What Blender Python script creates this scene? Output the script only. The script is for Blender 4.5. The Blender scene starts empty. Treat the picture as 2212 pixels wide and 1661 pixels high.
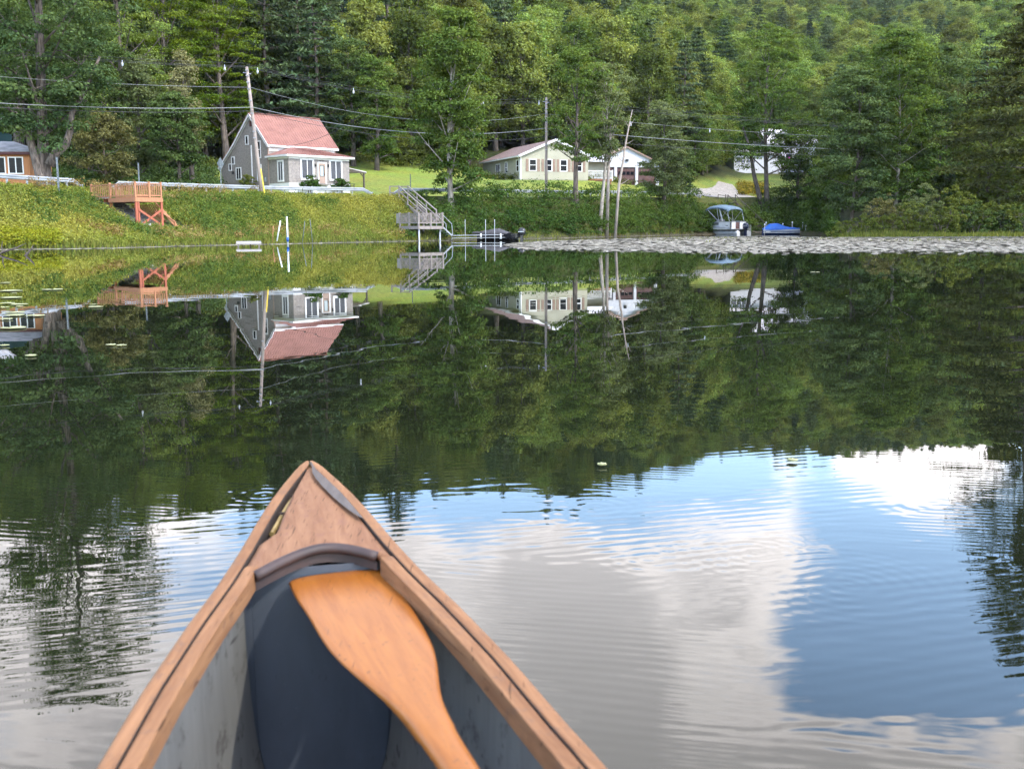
import bpy, bmesh, math, random
import numpy as np
from mathutils import Vector, Matrix

# ---------------------------------------------------------------- scene, camera, sky, sun
sc = bpy.context.scene
col = sc.collection
PITCH = math.atan(340 / 2236)
ROLL = math.radians(0.2)
CAM_H = 1.1
FPX = 2236.0                      # focal length in pixels of a 2212 px wide picture
_F = Vector((0, math.cos(PITCH), -math.sin(PITCH)))
_U0 = Vector((0, math.sin(PITCH), math.cos(PITCH)))
_R0 = Vector((1, 0, 0))
_R = _R0 * math.cos(ROLL) - _U0 * math.sin(ROLL)
_U = _U0 * math.cos(ROLL) + _R0 * math.sin(ROLL)
cd = bpy.data.cameras.new('camera')
cd.sensor_width = 36.0
cd.lens = 36.0 * FPX / 2212
cd.clip_start = 0.05
cd.clip_end = 5000
cd.dof.use_dof = True
cd.dof.focus_distance = 22.0
cd.dof.aperture_fstop = 8.0
cam = bpy.data.objects.new('camera', cd)
col.objects.link(cam)
_m = Matrix((_R, _U, -_F)).transposed().to_4x4()
_m.translation = (0, 0, CAM_H)
cam.matrix_world = _m
sc.camera = cam

SUN_AZ = math.radians(128)        # clockwise from the view direction
SUN_EL = math.radians(46)
sun_dir = Vector((math.sin(SUN_AZ) * math.cos(SUN_EL), math.cos(SUN_AZ) * math.cos(SUN_EL), math.sin(SUN_EL)))
sl = bpy.data.lights.new('sun', 'SUN')
sl.energy = 2.6
sl.angle = math.radians(1.2)
sl.color = (1.0, 0.93, 0.82)
so = bpy.data.objects.new('sun', sl)
so.rotation_euler = sun_dir.to_track_quat('Z', 'Y').to_euler()
so.location = (40, -20, 60)
col.objects.link(so)

sc.view_settings.view_transform = 'Standard'
sc.view_settings.look = 'None'
sc.view_settings.gamma = 1.0
sc.view_settings.exposure = 0.68
sc.render.engine = 'CYCLES'
sc.cycles.use_denoising = True
sc.cycles.use_adaptive_sampling = True
sc.cycles.adaptive_threshold = 0.04
sc.cycles.adaptive_min_samples = 16
sc.cycles.use_light_tree = False
sc.cycles.max_bounces = 5
sc.cycles.diffuse_bounces = 2
sc.cycles.glossy_bounces = 2
sc.cycles.transmission_bounces = 2
sc.cycles.transparent_max_bounces = 4
sc.cycles.caustics_reflective = False
sc.cycles.caustics_refractive = False

world = bpy.data.worlds.new('World')
sc.world = world
world.use_nodes = True
def build_world():
    nt = world.node_tree
    N, L = nt.nodes, nt.links
    N.clear()
    out = N.new('ShaderNodeOutputWorld')
    bg = N.new('ShaderNodeBackground')
    bg.inputs['Strength'].default_value = 0.14
    L.new(bg.outputs[0], out.inputs['Surface'])
    sky = N.new('ShaderNodeTexSky')
    sky.sky_type = 'NISHITA'
    sky.sun_disc = False
    sky.sun_elevation = SUN_EL
    sky.sun_rotation = SUN_AZ
    sky.air_density = 1.0
    sky.dust_density = 0.6
    sky.ozone_density = 1.6
    tc = N.new('ShaderNodeTexCoord')
    def math_(op, a, b=None, c=None):
        n = N.new('ShaderNodeMath'); n.operation = op
        for i, v in enumerate((a, b, c)):
            if v is None: continue
            if isinstance(v, (int, float)): n.inputs[i].default_value = v
            else: L.new(v, n.inputs[i])
        return n.outputs[0]
    def noise(scale, detail, rough, loc, sc3=(1, 1, 2.6), dist=0.0):
        mp = N.new('ShaderNodeMapping')
        mp.inputs['Location'].default_value = loc
        mp.inputs['Scale'].default_value = sc3
        L.new(tc.outputs['Generated'], mp.inputs['Vector'])
        n = N.new('ShaderNodeTexNoise')
        n.inputs['Scale'].default_value = scale
        n.inputs['Detail'].default_value = detail
        n.inputs['Roughness'].default_value = rough
        n.inputs['Distortion'].default_value = dist
        L.new(mp.outputs[0], n.inputs['Vector'])
        return n.outputs['Fac']
    def blob(az, el, rad, amp):        # a cloud bank (or a clear patch) as seen from the lake
        a, e = math.radians(az), math.radians(el)
        v = (math.sin(a) * math.cos(e), math.cos(a) * math.cos(e), math.sin(e))
        d = N.new('ShaderNodeVectorMath'); d.operation = 'DOT_PRODUCT'
        L.new(tc.outputs['Generated'], d.inputs[0]); d.inputs[1].default_value = v
        mr = N.new('ShaderNodeMapRange'); mr.interpolation_type = 'SMOOTHSTEP'
        L.new(d.outputs['Value'], mr.inputs['Value'])
        mr.inputs['From Min'].default_value = math.cos(math.radians(rad))
        mr.inputs['From Max'].default_value = math.cos(math.radians(rad * 0.35))
        mr.inputs['To Min'].default_value = 0.0
        mr.inputs['To Max'].default_value = amp
        return mr.outputs['Result']
    n1 = noise(2.6, 5, 0.62, (3.1, 1.7, 0.4))
    dens = math_('ADD', math_('MULTIPLY', n1, 1.9), -0.45)
    for b in ((-3, 24, 13, 0.34), (-24, 24, 22, 0.32), (10.5, 26.5, 14, 0.38), (22, 11.8, 5, 0.34),
              (22.5, 20, 9, -0.26), (-3, 14.3, 5.0, -0.24), (9, 14.6, 6.5, -0.20), (28, 27, 8, 0.2), (150, 50, 80, 0.08)):
        dens = math_('ADD', dens, blob(*b))
    cm = N.new('ShaderNodeMapRange'); cm.interpolation_type = 'SMOOTHSTEP'
    L.new(dens, cm.inputs['Value'])
    cm.inputs['From Min'].default_value = 0.545
    cm.inputs['From Max'].default_value = 0.74
    n2 = noise(6.5, 4, 0.66, (7.7, 2.2, 5.0))
    core = N.new('ShaderNodeMapRange'); core.interpolation_type = 'SMOOTHSTEP'
    L.new(math_('ADD', math_('MULTIPLY', dens, 0.75), math_('MULTIPLY', n2, 0.75)), core.inputs['Value'])
    core.inputs['From Min'].default_value = 0.88
    core.inputs['From Max'].default_value = 1.10
    ccol = N.new('ShaderNodeMix'); ccol.data_type = 'RGBA'
    L.new(core.outputs[0], ccol.inputs['Factor'])
    ccol.inputs['A'].default_value = (23.0, 21.8, 21.8, 1)
    ccol.inputs['B'].default_value = (14.6, 14.0, 14.4, 1)
    boost = N.new('ShaderNodeMix'); boost.data_type = 'RGBA'; boost.blend_type = 'MULTIPLY'
    boost.inputs['Factor'].default_value = 1.0
    L.new(sky.outputs[0], boost.inputs['A']); boost.inputs['B'].default_value = (4.3, 4.25, 4.1, 1)
    mx = N.new('ShaderNodeMix'); mx.data_type = 'RGBA'
    L.new(cm.outputs[0], mx.inputs['Factor'])
    L.new(boost.outputs['Result'], mx.inputs['A'])
    L.new(ccol.outputs['Result'], mx.inputs['B'])
    L.new(mx.outputs['Result'], bg.inputs['Color'])
build_world()

# ---------------------------------------------------------------- picture-to-place helpers
def ray(x, y):
    return _F + _R * ((x - 1106) / FPX) - _U * ((y - 830.5) / FPX)
def at(x, y, Y):                   # point at distance Y along the sight line through (x, y)
    v = ray(x, y); t = Y / v.y
    return Vector((v.x * t, Y, CAM_H + v.z * t))
def onz(x, y, z):                  # point at height z along that line
    v = ray(x, y); t = (z - CAM_H) / v.z
    return Vector((v.x * t, v.y * t, z))
def topx(p):
    d = Vector(p) - Vector((0, 0, CAM_H)); w = d.dot(_F)
    return (1106 + FPX * d.dot(_R) / w, 830.5 - FPX * d.dot(_U) / w)
def u_of(px):
    v = ray(px, 490.5); return v.x / v.y

# ---------------------------------------------------------------- mesh helpers
class MB:
    def __init__(s): s.v = []; s.f = []
    def add(s, vs, fs):
        o = len(s.v); s.v += [tuple(v) for v in vs]; s.f += [tuple(i + o for i in f) for f in fs]
        return s
    def hexa(s, p):                # 8 points: bottom loop then top loop
        return s.add(p, [(3, 2, 1, 0), (4, 5, 6, 7), (0, 1, 5, 4), (1, 2, 6, 5), (2, 3, 7, 6), (3, 0, 4, 7)])
    def box(s, x0, x1, y0, y1, z0, z1):
        return s.hexa([(x0, y0, z0), (x1, y0, z0), (x1, y1, z0), (x0, y1, z0), (x0, y0, z1), (x1, y0, z1), (x1, y1, z1), (x0, y1, z1)])
    def beam(s, a, b, w, h, up=(0, 0, 1)):
        a, b = Vector(a), Vector(b); d = (b - a).normalized(); up = Vector(up)
        r = d.cross(up)
        if r.length < 1e-4: r = d.cross(Vector((0, 1, 0)))
        r.normalize(); q = r.cross(d).normalized()
        r *= w / 2; q *= h / 2
        return s.hexa([a - r - q, a + r - q, b + r - q, b - r - q, a - r + q, a + r + q, b + r + q, b - r + q])
    def tube(s, pts, rad, n=8, cap=True):
        pts = [Vector(p) for p in pts]
        if not hasattr(rad, '__len__'): rad = [rad] * len(pts)
        rings = []; side = None
        for i, p in enumerate(pts):
            d = (pts[min(i + 1, len(pts) - 1)] - pts[max(i - 1, 0)])
            d = d.normalized() if d.length > 1e-9 else Vector((0, 0, 1))
            if side is None:
                side = d.cross(Vector((0, 0, 1)))
                if side.length < 0.05: side = d.cross(Vector((1, 0, 0)))
            side = side - d * side.dot(d)
            side.normalize(); q = d.cross(side)
            rings.append([p + (side * math.cos(2 * math.pi * k / n) + q * math.sin(2 * math.pi * k / n)) * rad[i] for k in range(n)])
        o = len(s.v)
        for rg in rings: s.v += [tuple(v) for v in rg]
        for i in range(len(pts) - 1):
            for k in range(n):
                k2 = (k + 1) % n
                s.f.append((o + i * n + k, o + i * n + k2, o + (i + 1) * n + k2, o + (i + 1) * n + k))
        if cap:
            s.f.append(tuple(o + k for k in range(n))[::-1])
            s.f.append(tuple(o + (len(pts) - 1) * n + k for k in range(n)))
        return s
    def loft(s, rings, close=True, cap=False):
        o = len(s.v); n = len(rings[0])
        for rg in rings: s.v += [tuple(v) for v in rg]
        for i in range(len(rings) - 1):
            for k in range(n if close else n - 1):
                k2 = (k + 1) % n
                s.f.append((o + i * n + k, o + i * n + k2, o + (i + 1) * n + k2, o + (i + 1) * n + k))
        if cap:
            s.f.append(tuple(o + k for k in range(n))[::-1])
            s.f.append(tuple(o + (len(rings) - 1) * n + k for k in range(n)))
        return s
    def prism(s, poly, off):       # a polygon given in 3-D, thickened by the vector off
        n = len(poly); off = Vector(off)
        a = [Vector(p) for p in poly]; b = [p + off for p in a]
        fs = [tuple(range(n))[::-1], tuple(range(n, 2 * n))]
        for k in range(n): fs.append((k, (k + 1) % n, n + (k + 1) % n, n + k))
        return s.add(a + b, fs)
    def lathe(s, c, prof, n=16):   # profile [(r, z)] round the vertical through c
        rings = [[(c[0] + r * math.cos(2 * math.pi * k / n), c[1] + r * math.sin(2 * math.pi * k / n), c[2] + z) for k in range(n)] for r, z in prof]
        return s.loft(rings, True, True)
    def mesh(s, name, mat=None, smooth=False):
        me = bpy.data.meshes.new(name); me.from_pydata(s.v, [], s.f)
        bm = bmesh.new(); bm.from_mesh(me); bmesh.ops.recalc_face_normals(bm, faces=bm.faces); bm.to_mesh(me); bm.free()
        if smooth:
            me.polygons.foreach_set('use_smooth', [True] * len(me.polygons))
        if mat: me.materials.append(mat)
        me.update()
        return me
    def build(s, name, mat, parent=None, smooth=False, bevel=0.0):
        o = bpy.data.objects.new(name, s.mesh(name, mat, smooth)); col.objects.link(o)
        if parent is not None: o.parent = parent
        if bevel:
            m = o.modifiers.new('bevel', 'BEVEL'); m.width = bevel; m.segments = 2; m.limit_method = 'ANGLE'; m.angle_limit = math.radians(40)
        return o
def link(name, me, parent=None):
    o = bpy.data.objects.new(name, me); col.objects.link(o)
    if parent is not None: o.parent = parent
    return o
def tag(o, label=None, cat=None, group=None, kind=None):
    if label: o['label'] = label
    if cat: o['category'] = cat
    if group: o['group'] = group
    if kind: o['kind'] = kind
    return o
def thing(name, label, cat, loc=(0, 0, 0), rotz=0.0, group=None):
    o = bpy.data.objects.new(name, None); col.objects.link(o)
    o.empty_display_size = 0.3
    o.location = loc; o.rotation_euler = (0, 0, rotz)
    return tag(o, label, cat, group)
def quad_mesh(name, V, mats, tint=None, smooth=False, midx=None):
    """V: (n, 4, 3) array of loose quads; tint: (n,) per-quad value."""
    n = len(V); me = bpy.data.meshes.new(name)
    me.vertices.add(n * 4); me.vertices.foreach_set('co', np.ascontiguousarray(V, dtype=np.float32).reshape(-1))
    me.loops.add(n * 4); me.loops.foreach_set('vertex_index', np.arange(n * 4, dtype=np.int32))
    me.polygons.add(n); me.polygons.foreach_set('loop_start', np.arange(0, n * 4, 4, dtype=np.int32))
    for m in mats: me.materials.append(m)
    if midx is not None: me.polygons.foreach_set('material_index', midx.astype(np.int32))
    if tint is not None:
        a = me.attributes.new('tint', 'FLOAT', 'FACE'); a.data.foreach_set('value', tint.astype(np.float32))
    me.update(calc_edges=True)
    return me
# ---------------------------------------------------------------- materials
def new_mat(name):
    m = bpy.data.materials.new(name); m.use_nodes = True
    nt = m.node_tree; nt.nodes.clear()
    out = nt.nodes.new('ShaderNodeOutputMaterial')
    return m, nt.nodes, nt.links, out
def setin(node, key, v):
    if key in node.inputs: node.inputs[key].default_value = v
def c4(c): return (c[0], c[1], c[2], 1.0)
def M(name, c, c2=None, rough=0.7, scale=6.0, sc3=(1, 1, 1), bump=0.0, bscale=None, metal=0.0, spec=0.35, detail=2, coat=0.0, lo=0.35, hi=0.65, wave=None):
    m, N, L, out = new_mat(name)
    b = N.new('ShaderNodeBsdfPrincipled'); L.new(b.outputs[0], out.inputs[0])
    setin(b, 'Roughness', rough); setin(b, 'Metallic', metal); setin(b, 'Specular IOR Level', spec); setin(b, 'Coat Weight', coat); setin(b, 'Coat Roughness', 0.15)
    if c2 is None: c2 = tuple(x * 0.72 for x in c)
    tc = N.new('ShaderNodeTexCoord'); mp = N.new('ShaderNodeMapping'); mp.inputs['Scale'].default_value = sc3
    L.new(tc.outputs['Object'], mp.inputs['Vector'])
    n = N.new('ShaderNodeTexNoise'); n.inputs['Scale'].default_value = scale; n.inputs['Detail'].default_value = detail; n.inputs['Roughness'].default_value = 0.6
    L.new(mp.outputs[0], n.inputs['Vector'])
    mr = N.new('ShaderNodeMapRange'); mr.inputs['From Min'].default_value = lo; mr.inputs['From Max'].default_value = hi
    L.new(n.outputs['Fac'], mr.inputs['Value'])
    mx = N.new('ShaderNodeMix'); mx.data_type = 'RGBA'; mx.inputs['A'].default_value = c4(c); mx.inputs['B'].default_value = c4(c2)
    L.new(mr.outputs[0], mx.inputs['Factor']); L.new(mx.outputs['Result'], b.inputs['Base Color'])
    if bump:
        n2 = n
        if bscale:
            n2 = N.new('ShaderNodeTexNoise'); n2.inputs['Scale'].default_value = bscale; n2.inputs['Detail'].default_value = 2
            L.new(mp.outputs[0], n2.inputs['Vector'])
        bp = N.new('ShaderNodeBump'); bp.inputs['Strength'].default_value = bump; bp.inputs['Distance'].default_value = 0.02
        L.new(n2.outputs['Fac'], bp.inputs['Height']); L.new(bp.outputs[0], b.inputs['Normal'])
    return m
def wood(name, c, c2, axis=0, scale=3.0, stretch=14.0, rough=0.6, coat=0.0, bump=0.15, spec=0.35, wear=None, scratch=None, turn=0.0):
    m, N, L, out = new_mat(name)
    b = N.new('ShaderNodeBsdfPrincipled'); L.new(b.outputs[0], out.inputs[0])
    setin(b, 'Roughness', rough); setin(b, 'Coat Weight', coat); setin(b, 'Coat Roughness', 0.22); setin(b, 'Specular IOR Level', spec)
    tc = N.new('ShaderNodeTexCoord'); mp = N.new('ShaderNodeMapping')
    s = [stretch] * 3; s[axis] = 1.0
    mp.inputs['Scale'].default_value = s
    mr_ = N.new('ShaderNodeMapping'); mr_.inputs['Rotation'].default_value = (0, 0, math.radians(turn))
    L.new(tc.outputs['Object'], mr_.inputs['Vector']); L.new(mr_.outputs[0], mp.inputs['Vector'])
    n = N.new('ShaderNodeTexNoise'); n.inputs['Scale'].default_value = scale; n.inputs['Detail'].default_value = 8; n.inputs['Roughness'].default_value = 0.65; n.inputs['Distortion'].default_value = 0.6
    L.new(mp.outputs[0], n.inputs['Vector'])
    cr = N.new('ShaderNodeMapRange'); cr.inputs['From Min'].default_value = 0.32; cr.inputs['From Max'].default_value = 0.68
    L.new(n.outputs['Fac'], cr.inputs['Value'])
    mx = N.new('ShaderNodeMix'); mx.data_type = 'RGBA'; mx.inputs['A'].default_value = c4(c); mx.inputs['B'].default_value = c4(c2)
    L.new(cr.outputs[0], mx.inputs['Factor'])
    res = mx.outputs['Result']
    if wear:
        wc, wscale, lo, hi = wear
        n3 = N.new('ShaderNodeTexNoise'); n3.inputs['Scale'].default_value = wscale; n3.inputs['Detail'].default_value = 7; n3.inputs['Roughness'].default_value = 0.7
        L.new(tc.outputs['Object'], n3.inputs['Vector'])
        r3 = N.new('ShaderNodeMapRange'); r3.inputs['From Min'].default_value = lo; r3.inputs['From Max'].default_value = hi
        L.new(n3.outputs['Fac'], r3.inputs['Value'])
        m3 = N.new('ShaderNodeMix'); m3.data_type = 'RGBA'; L.new(r3.outputs[0], m3.inputs['Factor']); L.new(res, m3.inputs['A']); m3.inputs['B'].default_value = c4(wc)
        res = m3.outputs['Result']
    for ang, sc_s, thr in (scratch or ()):
        ms = N.new('ShaderNodeMapping'); ms.inputs['Rotation'].default_value = (0, 0, ang); ms.inputs['Scale'].default_value = (sc_s, sc_s * 0.06, sc_s * 0.3)
        L.new(tc.outputs['Object'], ms.inputs['Vector'])
        ns = N.new('ShaderNodeTexNoise'); ns.inputs['Scale'].default_value = 1.0; ns.inputs['Detail'].default_value = 2; L.new(ms.outputs[0], ns.inputs['Vector'])
        rs = N.new('ShaderNodeMapRange'); rs.inputs['From Min'].default_value = thr; rs.inputs['From Max'].default_value = thr + 0.04; rs.inputs['To Max'].default_value = 0.75
        L.new(ns.outputs['Fac'], rs.inputs['Value'])
        m4 = N.new('ShaderNodeMix'); m4.data_type = 'RGBA'; L.new(rs.outputs[0], m4.inputs['Factor']); L.new(res, m4.inputs['A']); m4.inputs['B'].default_value = c4(tuple(x * 0.3 for x in c2))
        res = m4.outputs['Result']
    L.new(res, b.inputs['Base Color'])
    bp = N.new('ShaderNodeBump'); bp.inputs['Strength'].default_value = bump; bp.inputs['Distance'].default_value = 0.003
    L.new(n.outputs['Fac'], bp.inputs['Height']); L.new(bp.outputs[0], b.inputs['Normal'])
    return m
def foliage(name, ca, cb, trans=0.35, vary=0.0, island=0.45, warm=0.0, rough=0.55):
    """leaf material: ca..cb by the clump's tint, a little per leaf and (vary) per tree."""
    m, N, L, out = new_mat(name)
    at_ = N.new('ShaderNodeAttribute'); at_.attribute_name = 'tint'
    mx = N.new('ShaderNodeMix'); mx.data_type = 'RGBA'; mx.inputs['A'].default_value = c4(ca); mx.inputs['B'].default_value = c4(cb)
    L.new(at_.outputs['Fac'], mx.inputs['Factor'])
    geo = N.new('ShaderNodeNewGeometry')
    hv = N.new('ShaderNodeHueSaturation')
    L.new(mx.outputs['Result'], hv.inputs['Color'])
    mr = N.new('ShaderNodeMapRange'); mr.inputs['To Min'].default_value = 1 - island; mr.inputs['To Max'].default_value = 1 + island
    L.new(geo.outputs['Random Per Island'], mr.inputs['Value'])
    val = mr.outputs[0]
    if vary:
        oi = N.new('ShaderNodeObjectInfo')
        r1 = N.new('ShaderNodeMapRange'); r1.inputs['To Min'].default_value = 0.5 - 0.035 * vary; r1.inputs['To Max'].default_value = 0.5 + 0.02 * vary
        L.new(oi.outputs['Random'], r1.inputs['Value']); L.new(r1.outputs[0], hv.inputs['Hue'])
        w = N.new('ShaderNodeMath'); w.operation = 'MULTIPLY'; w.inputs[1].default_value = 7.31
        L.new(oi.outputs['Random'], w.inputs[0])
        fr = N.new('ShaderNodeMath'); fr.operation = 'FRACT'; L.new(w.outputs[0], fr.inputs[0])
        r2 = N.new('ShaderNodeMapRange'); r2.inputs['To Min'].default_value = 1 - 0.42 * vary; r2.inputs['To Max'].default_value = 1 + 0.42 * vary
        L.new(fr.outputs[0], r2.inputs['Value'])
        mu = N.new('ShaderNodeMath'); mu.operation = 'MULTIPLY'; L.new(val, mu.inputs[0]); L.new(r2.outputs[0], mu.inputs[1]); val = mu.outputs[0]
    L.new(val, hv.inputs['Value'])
    d = N.new('ShaderNodeBsdfDiffuse')
    L.new(hv.outputs[0], d.inputs['Color'])
    t = N.new('ShaderNodeBsdfTranslucent')
    tcn = N.new('ShaderNodeMix'); tcn.data_type = 'RGBA'; tcn.blend_type = 'MULTIPLY'; tcn.inputs['Factor'].default_value = 1.0
    L.new(hv.outputs[0], tcn.inputs['A']); tcn.inputs['B'].default_value = (1.5, 1.35, 0.5, 1)
    L.new(tcn.outputs['Result'], t.inputs['Color'])
    ms = N.new('ShaderNodeMixShader'); ms.inputs[0].default_value = trans
    L.new(d.outputs[0], ms.inputs[1]); L.new(t.outputs[0], ms.inputs[2]); L.new(ms.outputs[0], out.inputs[0])
    return m
MT = {}
MT['white'] = M('white_paint', (0.60, 0.61, 0.65), (0.52, 0.53, 0.57), rough=0.5, scale=3)
MT['trim'] = M('white_trim', (0.78, 0.78, 0.79), (0.68, 0.68, 0.70), rough=0.45, scale=2)
MT['glass'] = M('dark_window_glass', (0.008, 0.009, 0.013), (0.016, 0.017, 0.022), rough=0.12, scale=1.5, spec=0.1)
MT['shade'] = M('window_screen', (0.075, 0.078, 0.09), (0.06, 0.062, 0.075), rough=0.5, scale=2)
MT['shingle'] = M('weathered_shingle', (0.30, 0.27, 0.25), (0.215, 0.195, 0.185), rough=0.85, scale=1.0, sc3=(4.5, 4.5, 5.5), bump=0.3, bscale=12, detail=3)
MT['tanboard'] = M('tan_board', (0.36, 0.27, 0.22), (0.3, 0.22, 0.18), rough=0.7, scale=3)
MT['redroof'] = M('pink_red_metal_roof', (0.265, 0.128, 0.102), (0.215, 0.10, 0.08), rough=0.55, scale=1.2, spec=0.2)
MT['asphalt_roof'] = M('brown_asphalt_shingle', (0.22, 0.155, 0.14), (0.15, 0.105, 0.095), rough=0.9, scale=1.0, sc3=(3, 9, 9), bump=0.4, bscale=10)
MT['greyroof'] = M('grey_patched_roof', (0.33, 0.315, 0.32), (0.21, 0.20, 0.205), rough=0.9, scale=1.4, spec=0.1)
MT['rustroof'] = M('rusty_metal_roof', (0.36, 0.20, 0.15), (0.5, 0.42, 0.38), rough=0.55, scale=0.8)
MT['whiteroof'] = M('white_metal_roof', (0.52, 0.50, 0.50), (0.43, 0.41, 0.41), rough=0.5, scale=0.8)
MT['sage'] = M('sage_green_siding', (0.36, 0.35, 0.27), (0.32, 0.315, 0.245), rough=0.6, scale=0.7)
MT['mauve'] = M('mauve_brown_door', (0.12, 0.065, 0.062), (0.09, 0.05, 0.048), rough=0.6, scale=3)
MT['shutter'] = M('taupe_shutter', (0.27, 0.19, 0.15), (0.22, 0.155, 0.12), rough=0.7, scale=4)
MT['concrete'] = M('concrete', (0.42, 0.41, 0.39), (0.32, 0.31, 0.30), rough=0.9, scale=2.5, bump=0.2)
MT['orangewood'] = wood('orange_stained_lumber', (0.40, 0.185, 0.095), (0.29, 0.125, 0.062), axis=2, scale=2.0, stretch=6, rough=0.65)
MT['redwood'] = wood('red_stained_post', (0.36, 0.105, 0.06), (0.26, 0.07, 0.04), axis=2, scale=2.0, stretch=6, rough=0.65)
MT['cedar'] = wood('golden_cedar_board', (0.46, 0.20, 0.075), (0.30, 0.115, 0.04), axis=2, scale=1.2, stretch=7, rough=0.6)
MT['greywood'] = wood('weathered_grey_lumber', (0.27, 0.235, 0.215), (0.165, 0.145, 0.135), axis=0, scale=2.5, stretch=5, rough=0.85)
MT['darkwood'] = wood('dark_weathered_lumber', (0.10, 0.082, 0.07), (0.055, 0.045, 0.04), axis=0, scale=2.5, stretch=5, rough=0.85)
MT['galv'] = M('galvanized_steel', (0.34, 0.36, 0.39), (0.25, 0.27, 0.30), rough=0.55, metal=0.2, scale=1.5)
MT['steelpost'] = M('grey_steel_post', (0.14, 0.165, 0.18), (0.10, 0.12, 0.13), rough=0.6, metal=0.1, scale=3)
MT['poletimber'] = wood('weathered_pole_timber', (0.36, 0.30, 0.27), (0.22, 0.18, 0.16), axis=2, scale=2.2, stretch=9, rough=0.9)
MT['wire'] = M('dark_cable', (0.045, 0.047, 0.05), (0.03, 0.03, 0.033), rough=0.5)
MT['paleWire'] = M('silver_cable', (0.27, 0.28, 0.28), (0.2, 0.21, 0.21), rough=0.4, metal=0.3)
MT['marker'] = M('white_wire_marker', (0.50, 0.53, 0.57), (0.42, 0.45, 0.49), rough=0.4)
MT['yellow'] = M('yellow_guy_guard', (0.70, 0.52, 0.03), (0.62, 0.45, 0.03), rough=0.45)
MT['bark'] = M('grey_brown_bark', (0.16, 0.13, 0.112), (0.045, 0.037, 0.032), rough=0.95, scale=2.6, sc3=(4, 4, 0.5), bump=1.0, bscale=3.0)
MT['palebark'] = M('pale_bark', (0.36, 0.33, 0.29), (0.17, 0.15, 0.13), rough=0.95, scale=1.8, sc3=(3, 3, 1), bump=0.6, bscale=3.0)
MT['deadbark'] = M('bare_dead_wood', (0.40, 0.34, 0.30), (0.24, 0.20, 0.175), rough=0.9, scale=1.8, sc3=(3, 3, 0.8), bump=0.5, bscale=3.0)
MT['rock'] = M('pale_rock', (0.42, 0.40, 0.38), (0.24, 0.225, 0.215), rough=0.9, scale=2.5, bump=0.6, bscale=6)
MT['darkrock'] = M('dark_rubble', (0.13, 0.115, 0.11), (0.07, 0.06, 0.058), rough=0.95, scale=2.5, bump=0.6, bscale=6)
MT['asphalt'] = M('asphalt', (0.24, 0.235, 0.235), (0.18, 0.178, 0.178), rough=0.9, scale=1.3, bump=0.2, bscale=30)
MT['gravel'] = M('gravel', (0.34, 0.31, 0.28), (0.21, 0.19, 0.17), rough=0.95, scale=2.0, bump=0.5, bscale=14)
MT['black'] = M('black_hull', (0.012, 0.012, 0.014), (0.02, 0.02, 0.022), rough=0.25, spec=0.5)
MT['blackcloth'] = M('black_cover_cloth', (0.055, 0.053, 0.058), (0.035, 0.034, 0.038), rough=0.75, scale=3, bump=0.4)
MT['alu'] = M('aluminium', (0.55, 0.56, 0.58), (0.42, 0.43, 0.45), rough=0.35, metal=0.7, scale=2)
MT['tube'] = M('pontoon_tube', (0.42, 0.43, 0.45), (0.30, 0.31, 0.33), rough=0.4, metal=0.4, scale=2)
MT['boatwhite'] = M('boat_white_panel', (0.62, 0.63, 0.66), (0.55, 0.56, 0.58), rough=0.4, scale=2)
MT['boatgrey'] = M('boat_grey_panel', (0.13, 0.14, 0.17), (0.10, 0.11, 0.135), rough=0.5, scale=2)
MT['bimini'] = M('slate_blue_canvas', (0.135, 0.195, 0.255), (0.10, 0.15, 0.205), rough=0.8, scale=2.2, bump=0.5, bscale=3)
MT['bluecover'] = M('bright_blue_tarp', (0.012, 0.105, 0.44), (0.008, 0.075, 0.33), rough=0.55, scale=1.6, bump=0.7, bscale=2.4)
MT['navy'] = M('navy_hull', (0.012, 0.045, 0.19), (0.01, 0.035, 0.14), rough=0.3, spec=0.5)
MT['navymotor'] = M('navy_motor_cowl', (0.015, 0.02, 0.045), (0.02, 0.027, 0.06), rough=0.3, spec=0.5)
MT['seat'] = M('grey_boat_seat', (0.32, 0.32, 0.34), (0.26, 0.26, 0.28), rough=0.6)
MT['dockboard'] = wood('tan_dock_board', (0.40, 0.31, 0.22), (0.28, 0.215, 0.155), axis=0, scale=2, stretch=4, rough=0.85)
MT['bluetape'] = M('blue_plastic', (0.02, 0.10, 0.40), (0.015, 0.08, 0.33), rough=0.4)
MT['pipewhite'] = M('white_plastic_pipe', (0.70, 0.73, 0.76), (0.62, 0.65, 0.68), rough=0.4)
MT['greenmetal'] = M('dark_green_metal', (0.018, 0.05, 0.06), (0.014, 0.04, 0.048), rough=0.45, scale=2)
MT['maroon'] = M('maroon_fascia', (0.075, 0.022, 0.022), (0.055, 0.018, 0.018), rough=0.7)
MT['raft'] = wood('pale_weathered_plank', (0.29, 0.27, 0.25), (0.20, 0.185, 0.17), axis=0, scale=2, stretch=5, rough=0.85)
MT['ink'] = M('black_numeral', (0.02, 0.02, 0.022), (0.03, 0.03, 0.03), rough=0.5)
MT['curtain'] = M('pale_curtain', (0.42, 0.48, 0.50), (0.34, 0.40, 0.42), rough=0.8, sc3=(12, 12, 1))
MT['magenta'] = M('magenta_sign', (0.65, 0.03, 0.42), (0.5, 0.02, 0.32), rough=0.4)
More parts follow.
